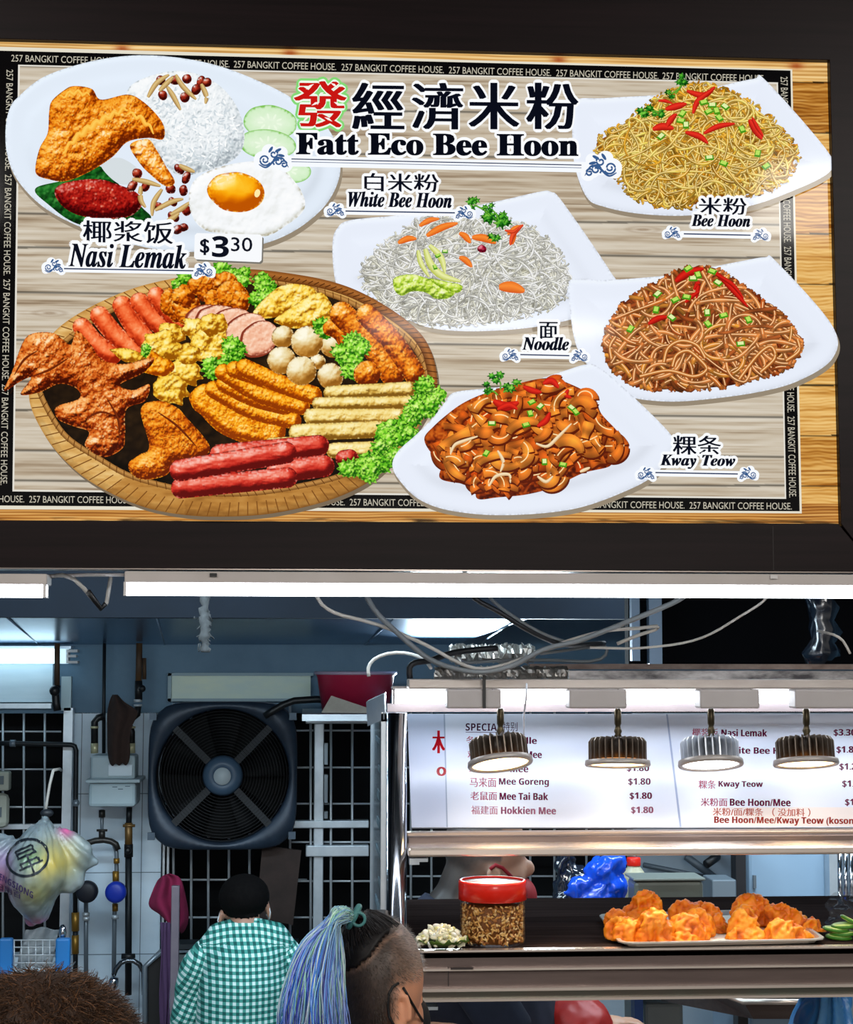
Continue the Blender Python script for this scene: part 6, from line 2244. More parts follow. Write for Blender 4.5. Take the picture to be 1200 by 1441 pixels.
# ================================================================== behind the counter, seen through the shelf
zc = P(850, 1272, 5.1).z
t = thing('back_counter', 'dark work counter behind the display shelf', 'counter', (P(900, 1266, 4.5).x, 4.6, 0))
MB().box((P(760, 1266, 4.3).x, 4.28, zc - .04), (P(1420, 1266, 4.3).x, 5.1, zc)).build('worktop', STEEL_D, t)
for x in (768, 1400):
    for y in (4.3, 5.05):
        xx = P(x, 1266, 4.3).x
        MB().box((xx - .02, y - .02, 0), (xx + .02, y + .02, zc - .04)).build('leg', STEEL_D, t)
# bars behind
t = pthing('window_grille', 'thin bars seen through the shelf gap behind the worker', 'grille', 700, 1265, 5.97)
m_ = MB()
for x in (578, 607, 746, 780, 825, 862):
    pline(m_, [(x, 990), (x, 1290)], 5.97, .0042)
m_.build_each('upright_bar', BAR, t)
m_ = MB()
for y in (1028, 1080, 1131, 1185, 1233, 1262):
    pline(m_, [(560, y), (890, y)], 5.98, .0034)
m_.build_each('cross_bar', BAR, t)


def crumpled_bag(name, label, x0, y0, x1, y1, Y, m, seed, prims):
    mb = MB()
    kk = px(Y)
    for x, y, rx, ry in prims:
        mb.ball(P(x, y, Y), (rx * kk, min(rx, ry) * kk * .8, ry * kk), 16, 10)
    me = voxel_mesh(mb, .006, 2)
    a, nn = mesh_cos(me)
    dd = (np.abs(fbm3(a, .045, seed, 3) - .5) * -.12 + np.abs(fbm3(a, .016, seed + 3, 2) - .5) * -.03) + .012
    set_cos(me, a + nn * dd[:, None])
    a, nn = mesh_cos(me)
    org = Vector(a.mean(0))
    org.z = a[:, 2].min()
    me.transform(Matrix.Translation(-org))
    me.materials.append(m)
    o = bpy.data.objects.new(name, me)
    o.location = org
    COL.objects.link(o)
    return tag(o, label, 'bag')


crumpled_bag('plastic_bag', 'bright blue plastic bag behind the shelf, beside the red capped bottle', 0, 0, 0, 0, 4.5, mat('blue_film', (26, 86, 226), .2, spec=.8, sss=.2), 3, [(848, 1225, 24, 22), (860, 1213, 20, 16), (838, 1250, 38, 18), (862, 1248, 18, 18), (812, 1258, 20, 8), (844, 1275, 34, 26)])
crumpled_bag('plastic_bag', 'dark clear plastic bag left of the blue plastic bag', 0, 0, 0, 0, 4.62, mat('dark_film', (26, 32, 44), .12, spec=.9), 7, [(796, 1220, 16, 22), (808, 1240, 18, 24), (790, 1250, 14, 16), (800, 1272, 22, 26)])
bb = P(892, 1265, 4.7)
HB = bb.z - zc - .0006
bb.z = zc + .0006
kk = px(4.7)
t = thing('sauce_bottle', 'plastic bottle with red cap behind the shelf', 'bottle', tuple(bb))
MB().lathe([(15 * kk, 0), (17 * kk, 2 * kk), (17 * kk, HB + 30 * kk), (14 * kk, HB + 38 * kk), (8.5 * kk, HB + 45 * kk), (8 * kk, HB + 49 * kk)], bb, n=28).build('bottle', mat('bottle_plastic', (186, 182, 156), .35, sss=.1), t)
MB().lathe([(9.5 * kk, HB + 46 * kk), (9.8 * kk, HB + 47 * kk), (9.8 * kk, HB + 56 * kk), (9 * kk, HB + 57.5 * kk)], bb, n=24).build('cap', REDL, t)
m_ = MB()
a_, b_ = P(893, 1240, 4.34), P(990, 1240, 4.34)
m_.box((a_.x, 4.34, zc + .0006), (b_.x, 4.44, P(940, 1240, 4.34).z))
t = tag(m_.build('food_container', mat('translucent_tub', (96, 100, 92), .35, noise=((7, 7, 7), .5, (120, 124, 114), 3)), bevel=.01), 'translucent plastic food container behind the shelf, right of the bottle', 'container')
MB().pbox(891, 1236, 993, 1240, 4.33, .12).build('rim', mat('tub_lip', (120, 126, 120), .35), t, bevel=.004)
t = pthing('fridge', 'pale blue grey fridge door seen behind the shelf', 'fridge', 1108, 1265, 5.3)
MB().box((P(1053, 1230, 5.2).x, 5.2, 0), (P(1163, 1230, 5.2).x, 5.7, P(1100, 1190, 5.2).z)).build('door', mat('fridge_door', (140, 166, 190), .35, noise=((3, 3, 3), .5, (154, 180, 202), 3)), t, bevel=.01)
MB().pbox(1060, 1232, 1064, 1250, 5.19, .012).build('handle', PIPEG, t)
m_ = MB()
m_.pbox(1169, 1190, 1180, 1480, 5.15, .05)
tag(m_.build('steel_post', ALU), 'grey steel upright right of the fridge', 'post')
tag(MB().pbox(1037, 1190, 1051, 1480, 5.1, .06).build('dark_post', mat('dark_post', (28, 28, 32), .5)), 'dark upright left of the fridge', 'post')
t = pthing('sheet_panel', 'pale sloping metal sheets behind the food container', 'panel', 960, 1260, 5.4)
m_ = MB()
q = [P(896, 1200, 5.4), P(1028, 1200, 5.4), P(1028, 1300, 5.4), P(896, 1300, 5.4)]
m_.add(q + [v + Vector((0, .02, 0)) for v in q], [(3, 2, 1, 0), (4, 5, 6, 7)] + [(i, (i + 1) % 4, 4 + (i + 1) % 4, 4 + i) for i in range(4)])
m_.build('sheet', mat('sheet_grey', (120, 134, 146), .45, .2, noise=((4, 4, 4), .5, (142, 156, 168), 3)), t)
m_ = MB()
pline(m_, [(965, 1205), (1012, 1240)], 5.36, .012, 8)
pline(m_, [(905, 1217), (1030, 1242)], 5.37, .008, 8)
m_.build('brace', mat('brace_dark', (60, 68, 76), .5), t)
tag(MB().box((P(1002, 1250, 4.9).x, 4.9, zc + .0006), (P(1036, 1250, 4.9).x, 5.02, P(1020, 1238, 4.9).z)).build('steel_box', mat('box_grey', (116, 128, 138), .4, .3), bevel=.004), 'small grey metal box on the counter left of the dark upright', 'box')
tag(MB().tube([P(994, 1216, 5.3), P(1008, 1206, 5.33), P(1008, 1206, 5.396)], .014, 10).build('black_tap', BLACKM), 'small black tap on the pale metal sheets', 'tap')
for i, (x, lab) in enumerate(((1182, 'left one of the slim steel pipes at the right edge'), (1190, 'middle one of the slim steel pipes at the right edge'), (1198, 'right one of the slim steel pipes at the right edge'))):
    tag(pline(MB(), [(x, 1195), (x, 1300)], 4.7, .0065, 10).build('steel_pipe', CHROME), lab, 'pipe', 'slim steel pipes at the right edge')
# below the shelf
k3 = px(3.3)
mb = MB()
pq = catmull([(1172, 1372, 30), (1170, 1392, 40), (1166, 1410, 52), (1160, 1430, 66), (1156, 1455, 76), (1156, 1485, 74), (1156, 1510, 50), (1156, 1520, 20)], 5, False)
mb.tube([P(x, y, 3.3) for x, y, r_ in pq], [r_ * k3 for x, y, r_ in pq], 28, True, .5)
me = voxel_mesh(mb, .004, 3)
a, nn = mesh_cos(me)
tp_ = np.array(P(1176, 1330, 3.3))
ang = np.arctan2(a[:, 0] - tp_[0], -(a[:, 2] - tp_[2]))
d = .0045 * np.sin(ang * 46 + 2.5 * vnoise(a[:, 2] * 30, ang * 4, 3)) + .003 * np.sin(ang * 91)
set_cos(me, a + nn * d[:, None])
set_cols(me, ramp([(0, (44, 122, 216)), (.5, (92, 168, 240)), (1, (150, 208, 252))], .5 + 1.3 * (fbm(ang * 14, a[:, 2] * 3, 4, 3) - .5)))
me.materials.append(attr_mat('pale_blue_film', rough=.3, spec=.5, sss=.2))
org = Vector(a.mean(0))
me.transform(Matrix.Translation(-org))
o = bpy.data.objects.new('plastic_bag', me)
o.location = org
COL.objects.link(o)
tag(o, 'large pale blue pleated plastic bag hanging under the shelf at the right', 'bag')
t = pthing('steel_basin', 'dark steel basin corner under the shelf, left of the pale blue bag', 'basin', 1080, 1434, 3.9)
m_ = MB()
a_, b_ = P(1046, 1410, 3.9), P(1180, 1410, 3.9)
m_.add([Vector((a_.x - .12, 4.35, a_.z)), a_, b_, Vector((b_.x, 4.35, a_.z))] + [Vector((a_.x - .1, 4.33, a_.z - .08)), P(1060, 1434, 3.92), P(1180, 1434, 3.92), Vector((b_.x, 4.33, a_.z - .08))],
       [(0, 1, 5, 4), (1, 2, 6, 5), (4, 5, 6, 7), (2, 3, 7, 6), (0, 4, 7, 3)])
m_.build('basin', STEEL_D, t)
m_ = MB()
m_.tube([Vector((a_.x - .12, 4.35, a_.z)), a_, b_], .007, 8)
m_.build('rim', STEEL_B, t)
tag(MB().pbox(907, 1412, 962, 1500, 4.6, .3).build('storage_box', mat('grey_box', (130, 140, 142), .5, noise=((8, 8, 8), .5, (148, 158, 160), 3)), bevel=.01), 'grey storage box under the back counter', 'box')
tag(MB().pbox(893, 1406, 905, 1500, 4.55, .05).build('blue_post', mat('blue_paint', (40, 84, 160), .5)), 'narrow blue upright beside the grey storage box', 'post')
# ================================================================== people
SKIN = attr_mat('skin', rough=.5, sss=.15)


def person_mesh(name, me, m, parent, cols=None):
    if cols is not None:
        set_cols(me, cols)
    return link_mesh(name, me, m, parent)


def strands(mb, n, root_fn, path_fn, r0, r1, col_fn, seed, sides=4):
    rr = random.Random(seed)
    for i in range(n):
        p0 = root_fn(rr)
        pts = path_fn(rr, p0)
        mb.col = col_fn(rr, p0)
        mb.tube(pts, list(np.linspace(r0, r1, len(pts))), sides)


# ---- man in the green checked shirt
YM = 5.25
km = px(YM)


def M_(x, y, d=0.0):
    return P(x, y, YM) + Vector((0, d, 0))


t = thing('person', 'man in a green and white checked shirt seen from behind, head bowed', 'person', (M_(340, 1441).x, YM, 0))
sh_z = M_(340, 1330).z
hipc = Vector((M_(340, 1441).x, YM - .02, .625))
b = MB()
b.ball(M_(343, 1264, .03), (33 * km, .09, 29 * km), 20, 14)          # skull
b.ball(M_(340, 1282, .06), (26 * km, .075, 26 * km), 16, 12)          # jaw
b.ball(M_(340, 1278, .14), (7 * km, .02, 9 * km), 10, 8)              # nose
b.tube([M_(347, 1322, -.01), M_(345, 1295, .0), M_(343, 1270, .03)], [24 * km, 20 * km, 22 * km], 14)
for x, y, a in ((308.5, 1296, .15), (378, 1285, -.1)):                 # ears
    b.ball(M_(x, y, .03), (3.2 * km, .018, 14 * km), 10, 8, Matrix.Rotation(a, 3, 'Y'))
b.tube([M_(347, 1322), M_(346, 1350), Vector((M_(345, 1380).x, YM, sh_z - .25)), hipc], [.05, .10, .115, .13], 14)
ARMS = {-1: [M_(300, 1342, 0), M_(281, 1364, .0), M_(270, 1400, .02), M_(264, 1440, .04), M_(262, 1475, .12), M_(285, 1490, .26)],
        1: [M_(392, 1340, 0), M_(410, 1360, 0), M_(422, 1400, .02), M_(428, 1440, .04), M_(428, 1475, .12), M_(405, 1490, .26)]}
lap = hipc + Vector((0, .38, -.02))
for s_ in (-1, 1):
    hp = hipc + Vector((s_ * .09, 0, -.04))
    kn = hp + Vector((s_ * .05, .42, -.02))
    b.tube([hp, kn, kn + Vector((0, .02, -.44))], [.085, .065, .04], 12)
    b.ball(kn + Vector((0, .07, -.47)), (.045, .12, .04), 12, 8)
    wr = ARMS[s_][5]
    b.tube(ARMS[s_], [.03, .034, .036, .036, .034, .026], 12)
    b.ball(wr + Vector((-s_ * .01, .05, 0)), (.035, .05, .016), 12, 8)
    for f in range(4):
        q = wr + Vector((-s_ * .01 + (f - 1.5) * .017, .085, 0))
        b.tube([q, q + Vector((0, .035, -.004)), q + Vector((0, .06 + .006 * (f in (1, 2)), -.02))], [.009, .0085, .007], 8)
    q = wr + Vector((-s_ * .035, .03, 0))
    b.tube([q, q + Vector((-s_ * .025, .03, -.004)), q + Vector((-s_ * .03, .055, -.008))], [.010, .009, .008], 8)
me = voxel_mesh(b, .0085, 3)
a, nn = mesh_cos(me)
cols = np.tile(np.array((168, 124, 104.)), (len(a), 1)) * (.94 + .12 * fbm3(a, .05, 3, 2))[:, None]
leg = a[:, 2] < hipc.z + .1
cols[leg] = (44, 48, 58)
person_mesh('body', me, SKIN, t, cols)
# hair: cap mesh with short strands
xm = 343 + (a[:, 0] - M_(343, 1264).x) / km
ym = 1264 - (a[:, 2] - M_(343, 1264).z) / km
HP = np.array([(304, 1225), (382, 1225), (381, 1262), (374, 1272), (370, 1283), (358, 1288), (342, 1290), (326, 1291), (317, 1286), (312, 1276), (304, 1268)], float)
inz = inside(HP, xm, ym) & (a[:, 1] < YM + .10)
keep = [p_ for p_ in me.polygons if sum(inz[v] for v in p_.vertices) >= 3]
used = sorted({v for p_ in keep for v in p_.vertices})
remap = {v: i for i, v in enumerate(used)}
ua = a[used] + nn[used] * (.003 + .004 * np.clip((1284 - ym[used]) / 30, 0, .8) + .008 * (fbm3(a[used], .014, 5, 3) - .5))[:, None]
hm = bpy.data.meshes.new('hair')
hm.from_pydata([tuple(v) for v in ua], [], [tuple(remap[v] for v in p_.vertices) for p_ in keep])
hm.polygons.foreach_set('use_smooth', [True] * len(hm.polygons))
hm.materials.append(mat('black_hair', (7, 6, 7), .9, noise=((140, 140, 40), .5, (15, 13, 13), 2), spec=.1))
ho = link_mesh('hair', hm, None, t)
md = ho.modifiers.new('solid', 'SOLIDIFY')
md.thickness = .006
md.offset = -1


def checks():
    m = mat('checked_shirt', (232, 244, 240), .8)
    nt = m.node_tree
    bs = nt.nodes['Principled BSDF']
    g = nt.nodes.new('ShaderNodeTexCoord')
    sep = nt.nodes.new('ShaderNodeSeparateXYZ')
    at = nt.nodes.new('ShaderNodeAttribute')
    at.attribute_name = 'weave'
    nt.links.new(at.outputs['Vector'], sep.inputs[0])

    def mth(op, a_, b_=None):
        n = nt.nodes.new('ShaderNodeMath')
        n.operation = op
        for i, v in enumerate((a_, b_)):
            if v is None:
                continue
            if hasattr(v, 'is_output'):
                nt.links.new(v, n.inputs[i])
            else:
                n.inputs[i].default_value = v
        return n.outputs[0]
    outs = []
    for ax in ('X', 'Y'):
        f = mth('FRACT', mth('MULTIPLY', sep.outputs[ax], 1 / .0188))
        outs.append(mth('LESS_THAN', f, .5))
    s_ = mth('MULTIPLY', mth('ADD', outs[0], outs[1]), .5)
    cr = nt.nodes.new('ShaderNodeValToRGB')
    cr.color_ramp.interpolation = 'CONSTANT'
    e = cr.color_ramp.elements
    e[0].position, e[0].color = 0, L4((206, 230, 228))
    e[1].position, e[1].color = .75, L4((10, 84, 80))
    k = e.new(.25)
    k.color = L4((70, 152, 142))
    nt.links.new(s_, cr.inputs[0])
    nt.links.new(cr.outputs[0], bs.inputs['Base Color'])
    return m


CHK = checks()


def weave_attr(me, uv):
    at = me.attributes.new('weave', 'FLOAT_VECTOR', 'POINT')
    v = np.zeros((len(me.vertices), 3))
    v[:, :2] = uv
    at.data.foreach_set('vector', v.ravel())


# shirt torso and sleeves
b = MB()
shl, shr = M_(288, 1352), M_(402, 1345)
b.tube([M_(347, 1300, .0), M_(347, 1318, .0), M_(346, 1345, -.01), M_(344, 1380, -.02), M_(342, 1430, -.02), hipc + Vector((0, -.01, -.02))], [.045, .085, .145, .165, .165, .165], 20, flat=.85)
b.tube([M_(284, 1356, 0), M_(312, 1330, 0), M_(345, 1324, 0), M_(384, 1328, 0), M_(406, 1350, 0)], [.05, .068, .076, .068, .05], 14)
me = voxel_mesh(b, .009, 5)
a, nn = mesh_cos(me)
set_cos(me, a + nn * ((fbm3(a, .09, 8, 2) - .5) * .02)[:, None])
a, nn = mesh_cos(me)
weave_attr(me, np.stack([a[:, 0] + .15 * a[:, 1], a[:, 2] + 1.5 * (a[:, 0] - M_(345, 1330).x) ** 2 * (a[:, 2] > M_(345, 1322).z - .8 * (a[:, 0] - M_(345, 1330).x) ** 2)], 1))
me.materials.append(CHK)
shirt = link_mesh('shirt', me, None, t)
for s_, pts, rad in ((-1, ARMS[-1][:5], [.058, .058, .054, .052, .05]), (1, ARMS[1][:5], [.058, .058, .054, .052, .05])):
    b = MB().tube(catmull([tuple(p_) for p_ in pts], .015, False), list(np.interp(np.linspace(0, 4, len(catmull([tuple(p_) for p_ in pts], .015, False))), range(5), rad)), 18)
    me = voxel_mesh(b, .008, 4)
    a, nn = mesh_cos(me)
    set_cos(me, a + nn * ((fbm3(a, .06, 9, 2) - .5) * .018)[:, None])
    a, nn = mesh_cos(me)
    p0, p1 = np.array(pts[0]), np.array(pts[3])
    ax = (p1 - p0) / np.linalg.norm(p1 - p0)
    u = (a - p0) @ ax
    v = (a - p0) @ np.cross(ax, (0, 1, 0)) + .4 * a[:, 1]
    weave_attr(me, np.stack([v, u], 1))
    me.materials.append(CHK)
    link_mesh('sleeve', me, None, t)
g = []
for i in range(4):
    row_ = []
    for j in range(17):
        a_ = 2 * math.pi * j / 16
        rx, ry = (20 + i * 3.0) * km, (22 + i * 3.0) * km
        c = M_(349, 1295 + i * 7, .0)
        row_.append(c + Vector((rx * math.sin(a_), -ry * math.cos(a_) * .9 + .01, .012 * -math.cos(a_) * -1)))
    g.append(row_)
m_ = MB().sheet(g)
o = m_.build('collar', CHK, t, solid=.003)
a = np.array([v.co for v in o.data.vertices])
weave_attr(o.data, np.stack([a[:, 0] * 1.05, a[:, 2] + .3 * a[:, 1]], 1))
# ear loops of the mask
m_ = MB()
m_.tube([M_(309, 1286, .03), M_(306, 1296, .015), M_(309, 1309, .03), M_(313, 1300, .07)], .0018, 6)
m_.tube([M_(378, 1276, .03), M_(380, 1285, .015), M_(378, 1298, .03), M_(374, 1292, .07)], .0018, 6)
m_.build('mask_loop', mat('mask_white', (210, 216, 220), .7), t)
st = thing('stool', 'plain dark stool under the man in the checked shirt', 'stool', (hipc.x, YM, 0))
MB().lathe([(.02, .44), (.16, .44), (.165, .45), (.165, .47), (.15, .478)], (hipc.x, YM, 0), n=28).build('seat', mat('stool_dark', (40, 44, 52), .5), st)
for sx in (-1, 1):
    for sy in (-1, 1):
        MB().rod((hipc.x + sx * .15, YM + sy * .15, 0), (hipc.x + sx * .1, YM + sy * .1, .445), .014).build('leg', mat('stool_dark'), st)

# ---- woman with the blue pony tail
YL = 2.5
kw = px(YL)


def W_(x, y, d=0.0):
    return P(x, y, YL) + Vector((0, d, 0))


t = thing('person', 'woman with shaved nape and long blue and green ponytail, seen from behind', 'person', (W_(520, 1441).x, YL, 0))
HC = W_(534, 1376)
b = MB()
b.ball(HC, (61 * kw, 84 * kw, 84 * kw), 28, 20)
b.ball(W_(530, 1362, -.02), (58 * kw, 66 * kw, 66 * kw), 24, 16)
b.ball(W_(562, 1440, .035), (36 * kw, 56 * kw, 46 * kw), 20, 14)        # jaw and cheek
b.ball(W_(580, 1386, .04), (18 * kw, 44 * kw, 34 * kw), 16, 12)         # temple and brow
b.ball(W_(586, 1452, .085), (14 * kw, 16 * kw, 20 * kw), 14, 10)        # mouth
b.ball(W_(592, 1424, .085), (9 * kw, 14 * kw, 18 * kw), 12, 10)         # nose
b.tube([W_(520, 1560, -.01), W_(522, 1500, -.005), W_(532, 1440, .01)], [54 * kw, 47 * kw, 50 * kw], 18)
# ear
ec = W_(560, 1410, -.074)
ear = []
b.ball(ec, (9 * kw, 9 * kw, 24 * kw), 12, 10, Matrix.Rotation(.2, 3, 'Y'))
b.ball(ec + Vector((.003, -.002, -24 * kw)), (7 * kw, 8 * kw, 9 * kw), 12, 10)
for a_ in np.linspace(-.6, 4.2, 12):
    ear.append(ec + Vector((11 * kw * math.cos(a_) + 1 * kw, -.011, 25 * kw * math.sin(a_) + 2 * kw)))
b.tube(ear, [3.4 * kw] * 9 + [4 * kw, 5 * kw, 5 * kw], 8)
# trunk, arms and legs, below the frame
shz = W_(520, 1560).z
cx = W_(520, 1560).x
b.tube([W_(520, 1540), Vector((cx, YL, shz - .05)), Vector((cx, YL, shz - .3)), Vector((cx, YL, shz - .5))], [.06, .13, .12, .14], 16)
for s_ in (-1, 1):
    s0 = Vector((cx + s_ * .16, YL, shz - .05))
    el = s0 + Vector((s_ * .05, .03, -.27))
    wr = el + Vector((0, .06, -.23))
    b.tube([Vector((cx, YL, shz - .03)), s0, el, wr], [.06, .05, .038, .025], 12)
    b.ball(wr + Vector((0, .01, -.045)), (.016, .035, .05), 12, 8)
    for f in range(4):
        q = wr + Vector((0, .01 + (f - 1.5) * .017, -.08))
        b.tube([q, q + Vector((-s_ * .004, 0, -.035)), q + Vector((-s_ * .014, 0, -.062))], [.0085, .008, .0065], 8)
    q = wr + Vector((0, .04, -.03))
    b.tube([q, q + Vector((0, .025, -.03)), q + Vector((0, .03, -.055))], [.0095, .009, .0075], 8)
    hp = Vector((cx + s_ * .085, YL, shz - .52))
    b.tube([hp, hp + Vector((0, .02, -.35)), Vector((hp.x, YL - .01, .07))], [.09, .06, .042], 12)
    b.ball((hp.x, YL + .06, .045), (.042, .12, .042), 12, 8)
me = voxel_mesh(b, .0048, 3)
a, nn = mesh_cos(me)
X2 = 534 + (a[:, 0] - HC.x) / kw
Y2 = 1376 - (a[:, 2] - HC.z) / kw
skin = np.tile(np.array((214, 150, 116.)), (len(a), 1)) * (.93 + .14 * fbm3(a, .02, 3, 2))[:, None]
# stubble: dark grey brown, thinning towards ear, temple and nape
dens = np.clip((560 + .12 * (1390 - Y2) + 16 * (fbm3(a, .02, 7, 2) - .5) - X2) / 22 + .0, 0, 1)
dens = np.maximum(dens, np.clip((1376 - Y2 + (590 - X2) * .12) / 26, 0, 1) * .85)
grain = fbm3(a, .0035, 13, 2)
stub = np.stack([34 + 60 * grain, 28 + 52 * grain, 25 + 48 * grain], 1)
light = np.clip((X2 - 545) / 40, 0, 1)[:, None]
stub = stub * (1 - light) + np.stack([112 + 70 * grain, 96 + 64 * grain, 84 + 60 * grain], 1) * light
dens = (dens * (Y2 < 1490))[:, None]
cols = skin * (1 - .95 * dens) + stub * .95 * dens
EDGE = [(470, 1363), (481, 1360), (500, 1352), (515, 1340), (528, 1326), (536, 1317), (548, 1311), (562, 1309)]
ed = np.full(len(a), 99.0)
for (x0, y0), (x1, y1) in zip(EDGE[:-1], EDGE[1:]):
    for u_ in np.linspace(0, 1, 12):
        ed = np.minimum(ed, np.hypot(X2 - x0 - (x1 - x0) * u_, Y2 - y0 - (y1 - y0) * u_))
lk = (np.clip(1 - ed / 4.0, 0, 1) * .6)[:, None]
cols = cols * (1 - lk) + np.array((196, 150, 122.)) * lk
body_low = a[:, 2] < shz + .06
cols[body_low] = (30, 30, 36)
neck = (Y2 > 1490) & ~body_low
person_mesh('body', me, SKIN, t, cols)
# short stubble hairs
bv = BVHTree.FromPolygons([tuple(v) for v in a], [tuple(p_.vertices) for p_ in me.polygons])
rs = np.random.RandomState(5)
idx = rs.choice(np.where((dens[:, 0] > .25) & (Y2 < 1450) & (a[:, 1] < YL + .04))[0], 9000)
m_ = MB()
for i in idx:
    p0 = a[i] + rs.uniform(-1, 1, 3) * .003
    nrm = nn[i]
    d_ = nrm * .8 + np.array((.25, .1, -.55)) + rs.uniform(-.2, .2, 3)
    d_ = d_ / np.linalg.norm(d_) * rs.uniform(.004, .0075)
    sd = np.cross(d_, nrm)
    sd = sd / (np.linalg.norm(sd) + 1e-9) * .00032
    gl = rs.uniform(0, 1)
    lt_ = np.clip((X2[i] - 540) / 45, 0, 1)
    c0 = (48 + 110 * gl * (.4 + lt_), 40 + 98 * gl * (.4 + lt_), 35 + 88 * gl * (.4 + lt_))
    m_.col = c0
    m_.add([p0 - sd, p0 + sd, p0 + d_], [(0, 1, 2)], False)
HAIRA = attr_mat('hair_strands', rough=.42, spec=.4)
so = m_.build('shaved_hair', HAIRA, t, attr=True)
so['kind'] = 'stuff'
# black top hair swept to the tie
TIE = W_(492, 1279, -.075)
m_ = MB()
m_.col = (18, 16, 18)


def surf(x, y):
    d = RN @ np.array(((x - 600.0) / FPX, (720.5 - y) / FPX, -1.0))
    h = bv.ray_cast(CAM, Vector(d).normalized())
    return h[0], h[1]


HPOLY = np.array([(380, 1368), (481, 1359), (500, 1350), (515, 1338), (528, 1324), (536, 1314), (546, 1306), (552, 1250), (380, 1250)], float)
inz = inside(HPOLY, X2, Y2)
keep = [p_ for p_ in me.polygons if sum(inz[v] for v in p_.vertices) >= 3]
used = sorted({v for p_ in keep for v in p_.vertices})
remap = {v: i for i, v in enumerate(used)}
eds = np.clip(ed[used] / 16, 0, 1)
ua = a[used] + nn[used] * (.0012 + .0075 * np.sqrt(eds))[:, None]
hm = bpy.data.meshes.new('hair')
hm.from_pydata([tuple(v) for v in ua], [], [tuple(remap[v] for v in p_.vertices) for p_ in keep])
hm.polygons.foreach_set('use_smooth', [True] * len(hm.polygons))
hm.materials.append(mat('dark_hair', (15, 13, 14), .5, noise=((160, 160, 160), .6, (30, 26, 26), 2), spec=.3))
ho = link_mesh('hair', hm, None, t)
md = ho.modifiers.new('solid', 'SOLIDIFY')
md.thickness = .004
md.offset = -1
rr = random.Random(21)
for i in range(520):
    u = rr.random()
    j = u * (len(EDGE) - 1)
    j0 = min(int(j), len(EDGE) - 2)
    ex, ey = (EDGE[j0][k_] + (EDGE[j0 + 1][k_] - EDGE[j0][k_]) * (j - j0) for k_ in (0, 1))
    f0 = rr.uniform(0, .55)
    pts = []
    lift = rr.uniform(.001, .0045)
    for v in np.linspace(f0, 1, 9):
        x = ex + (493 - ex) * v + rr.uniform(-.6, .6)
        y = ey + (1284 - ey) * v - 7 * math.sin(math.pi * v) * (ex > 500)
        p_, n_ = None, None
        d = RN @ np.array(((x - 600.0) / FPX, (720.5 - y) / FPX, -1.0))
        h = bv.ray_cast(CAM, Vector(d).normalized())
        if h[0] is not None:
            p_ = h[0] + h[1] * (.004 + lift + .009 * v)
        else:
            p_ = W_(x, y, -.02)
        pts.append(p_ * (1 - v * v) + (TIE + Vector((rr.uniform(-.006, .006), rr.uniform(-.004, .004), rr.uniform(-.006, .006)))) * (v * v))
    m_.col = rr.choice(((16, 14, 16), (26, 22, 23), (38, 32, 32), (22, 20, 24)))
    m_.tube(pts, [.0007] * 8 + [.0009], 4, False)
tp = m_.build('combed_hair', HAIRA, t, attr=True)
tp['kind'] = 'stuff'
# ponytail
m_ = MB()
PAL = [(60, 116, 210), (86, 142, 226), (112, 170, 232), (140, 190, 214), (146, 200, 180), (170, 214, 190), (190, 212, 224), (104, 108, 206), (70, 80, 176), (212, 224, 224), (130, 152, 222), (96, 150, 230)]
for i in range(1700):
    u = rr.random()
    w = rr.gauss(0, .42)
    w = max(-1, min(1, w))
    dep = rr.gauss(0, .012)
    ln = rr.uniform(.75, 1.15)
    crest = (478 + rr.uniform(-10, 8), 1268 + rr.uniform(-4, 12) + 6 * abs(w))
    mid = (448 + 30 * w + rr.uniform(-4, 4), 1320 + 14 * rr.random())
    low = (440 + 40 * w + rr.uniform(-5, 5), 1390)
    end = (440 + 52 * w + rr.uniform(-12, 12), 1390 + 120 * ln)
    q = catmull([tuple(TIE + Vector((rr.uniform(-.004, .004), dep * .5, rr.uniform(-.006, .006)))), tuple(W_(crest[0], crest[1], -.085 + dep)), tuple(W_(462 + 14 * w, 1284 + 6 * abs(w), -.1 + dep)), tuple(W_(*mid, -.11 + dep * 1.3)), tuple(W_(*low, -.11 + dep * 1.6)), tuple(W_(*end, -.09 + dep * 1.8))], .011, False)
    wob = rr.uniform(0, 6)
    q[:, 0] += .0026 * np.sin(np.arange(len(q)) * .55 + wob) * np.linspace(.1, 1, len(q))
    base_c = rr.choice(PAL)
    n = len(q)
    s0 = len(m_.v)
    m_.tube([tuple(v) for v in q], list(np.interp(np.linspace(0, 1, n), (0, .2, .8, 1), (.0005, .0008, .0008, .0003))), 4, False)
    gtop = np.array((160, 204, 178.)) * rr.uniform(.8, 1.2)
    pale = np.array((190, 204, 206.)) * rr.uniform(.8, 1.05)
    cl = []
    for k_ in range(n):
        v = k_ / (n - 1)
        c = np.array(base_c, float) * 1.2
        tg = max(0, 1 - v * 2.6) * (.85 if w > -.6 else .4)
        c = c * (1 - tg) + gtop * tg
        if w > .15:
            c = c * .72 + pale * .28
        if v > .65:
            c = c * .75 + np.array((52, 70, 170.)) * .25
        cl += [tuple(c)] * 4
    m_.c[s0:s0 + len(cl)] = cl
po = m_.build('ponytail', HAIRA, t, attr=True, label='long ponytail dyed blue, green and silver')
m_ = MB()
m_.tube([TIE + Vector((.012 * math.cos(a_) * .6 + .004, .011 * math.sin(a_), .014 * math.cos(a_))) for a_ in np.linspace(0, 6.28, 22)], .0042, 8, False)
m_.tube([TIE + Vector((.010 + .009 * math.cos(a_), -.012, .009 * math.sin(a_) - .002)) for a_ in np.linspace(0, 6.28, 16)], .0022, 8, False)
m_.build('hair_tie', mat('teal_tie', (70, 130, 130), .4), t)
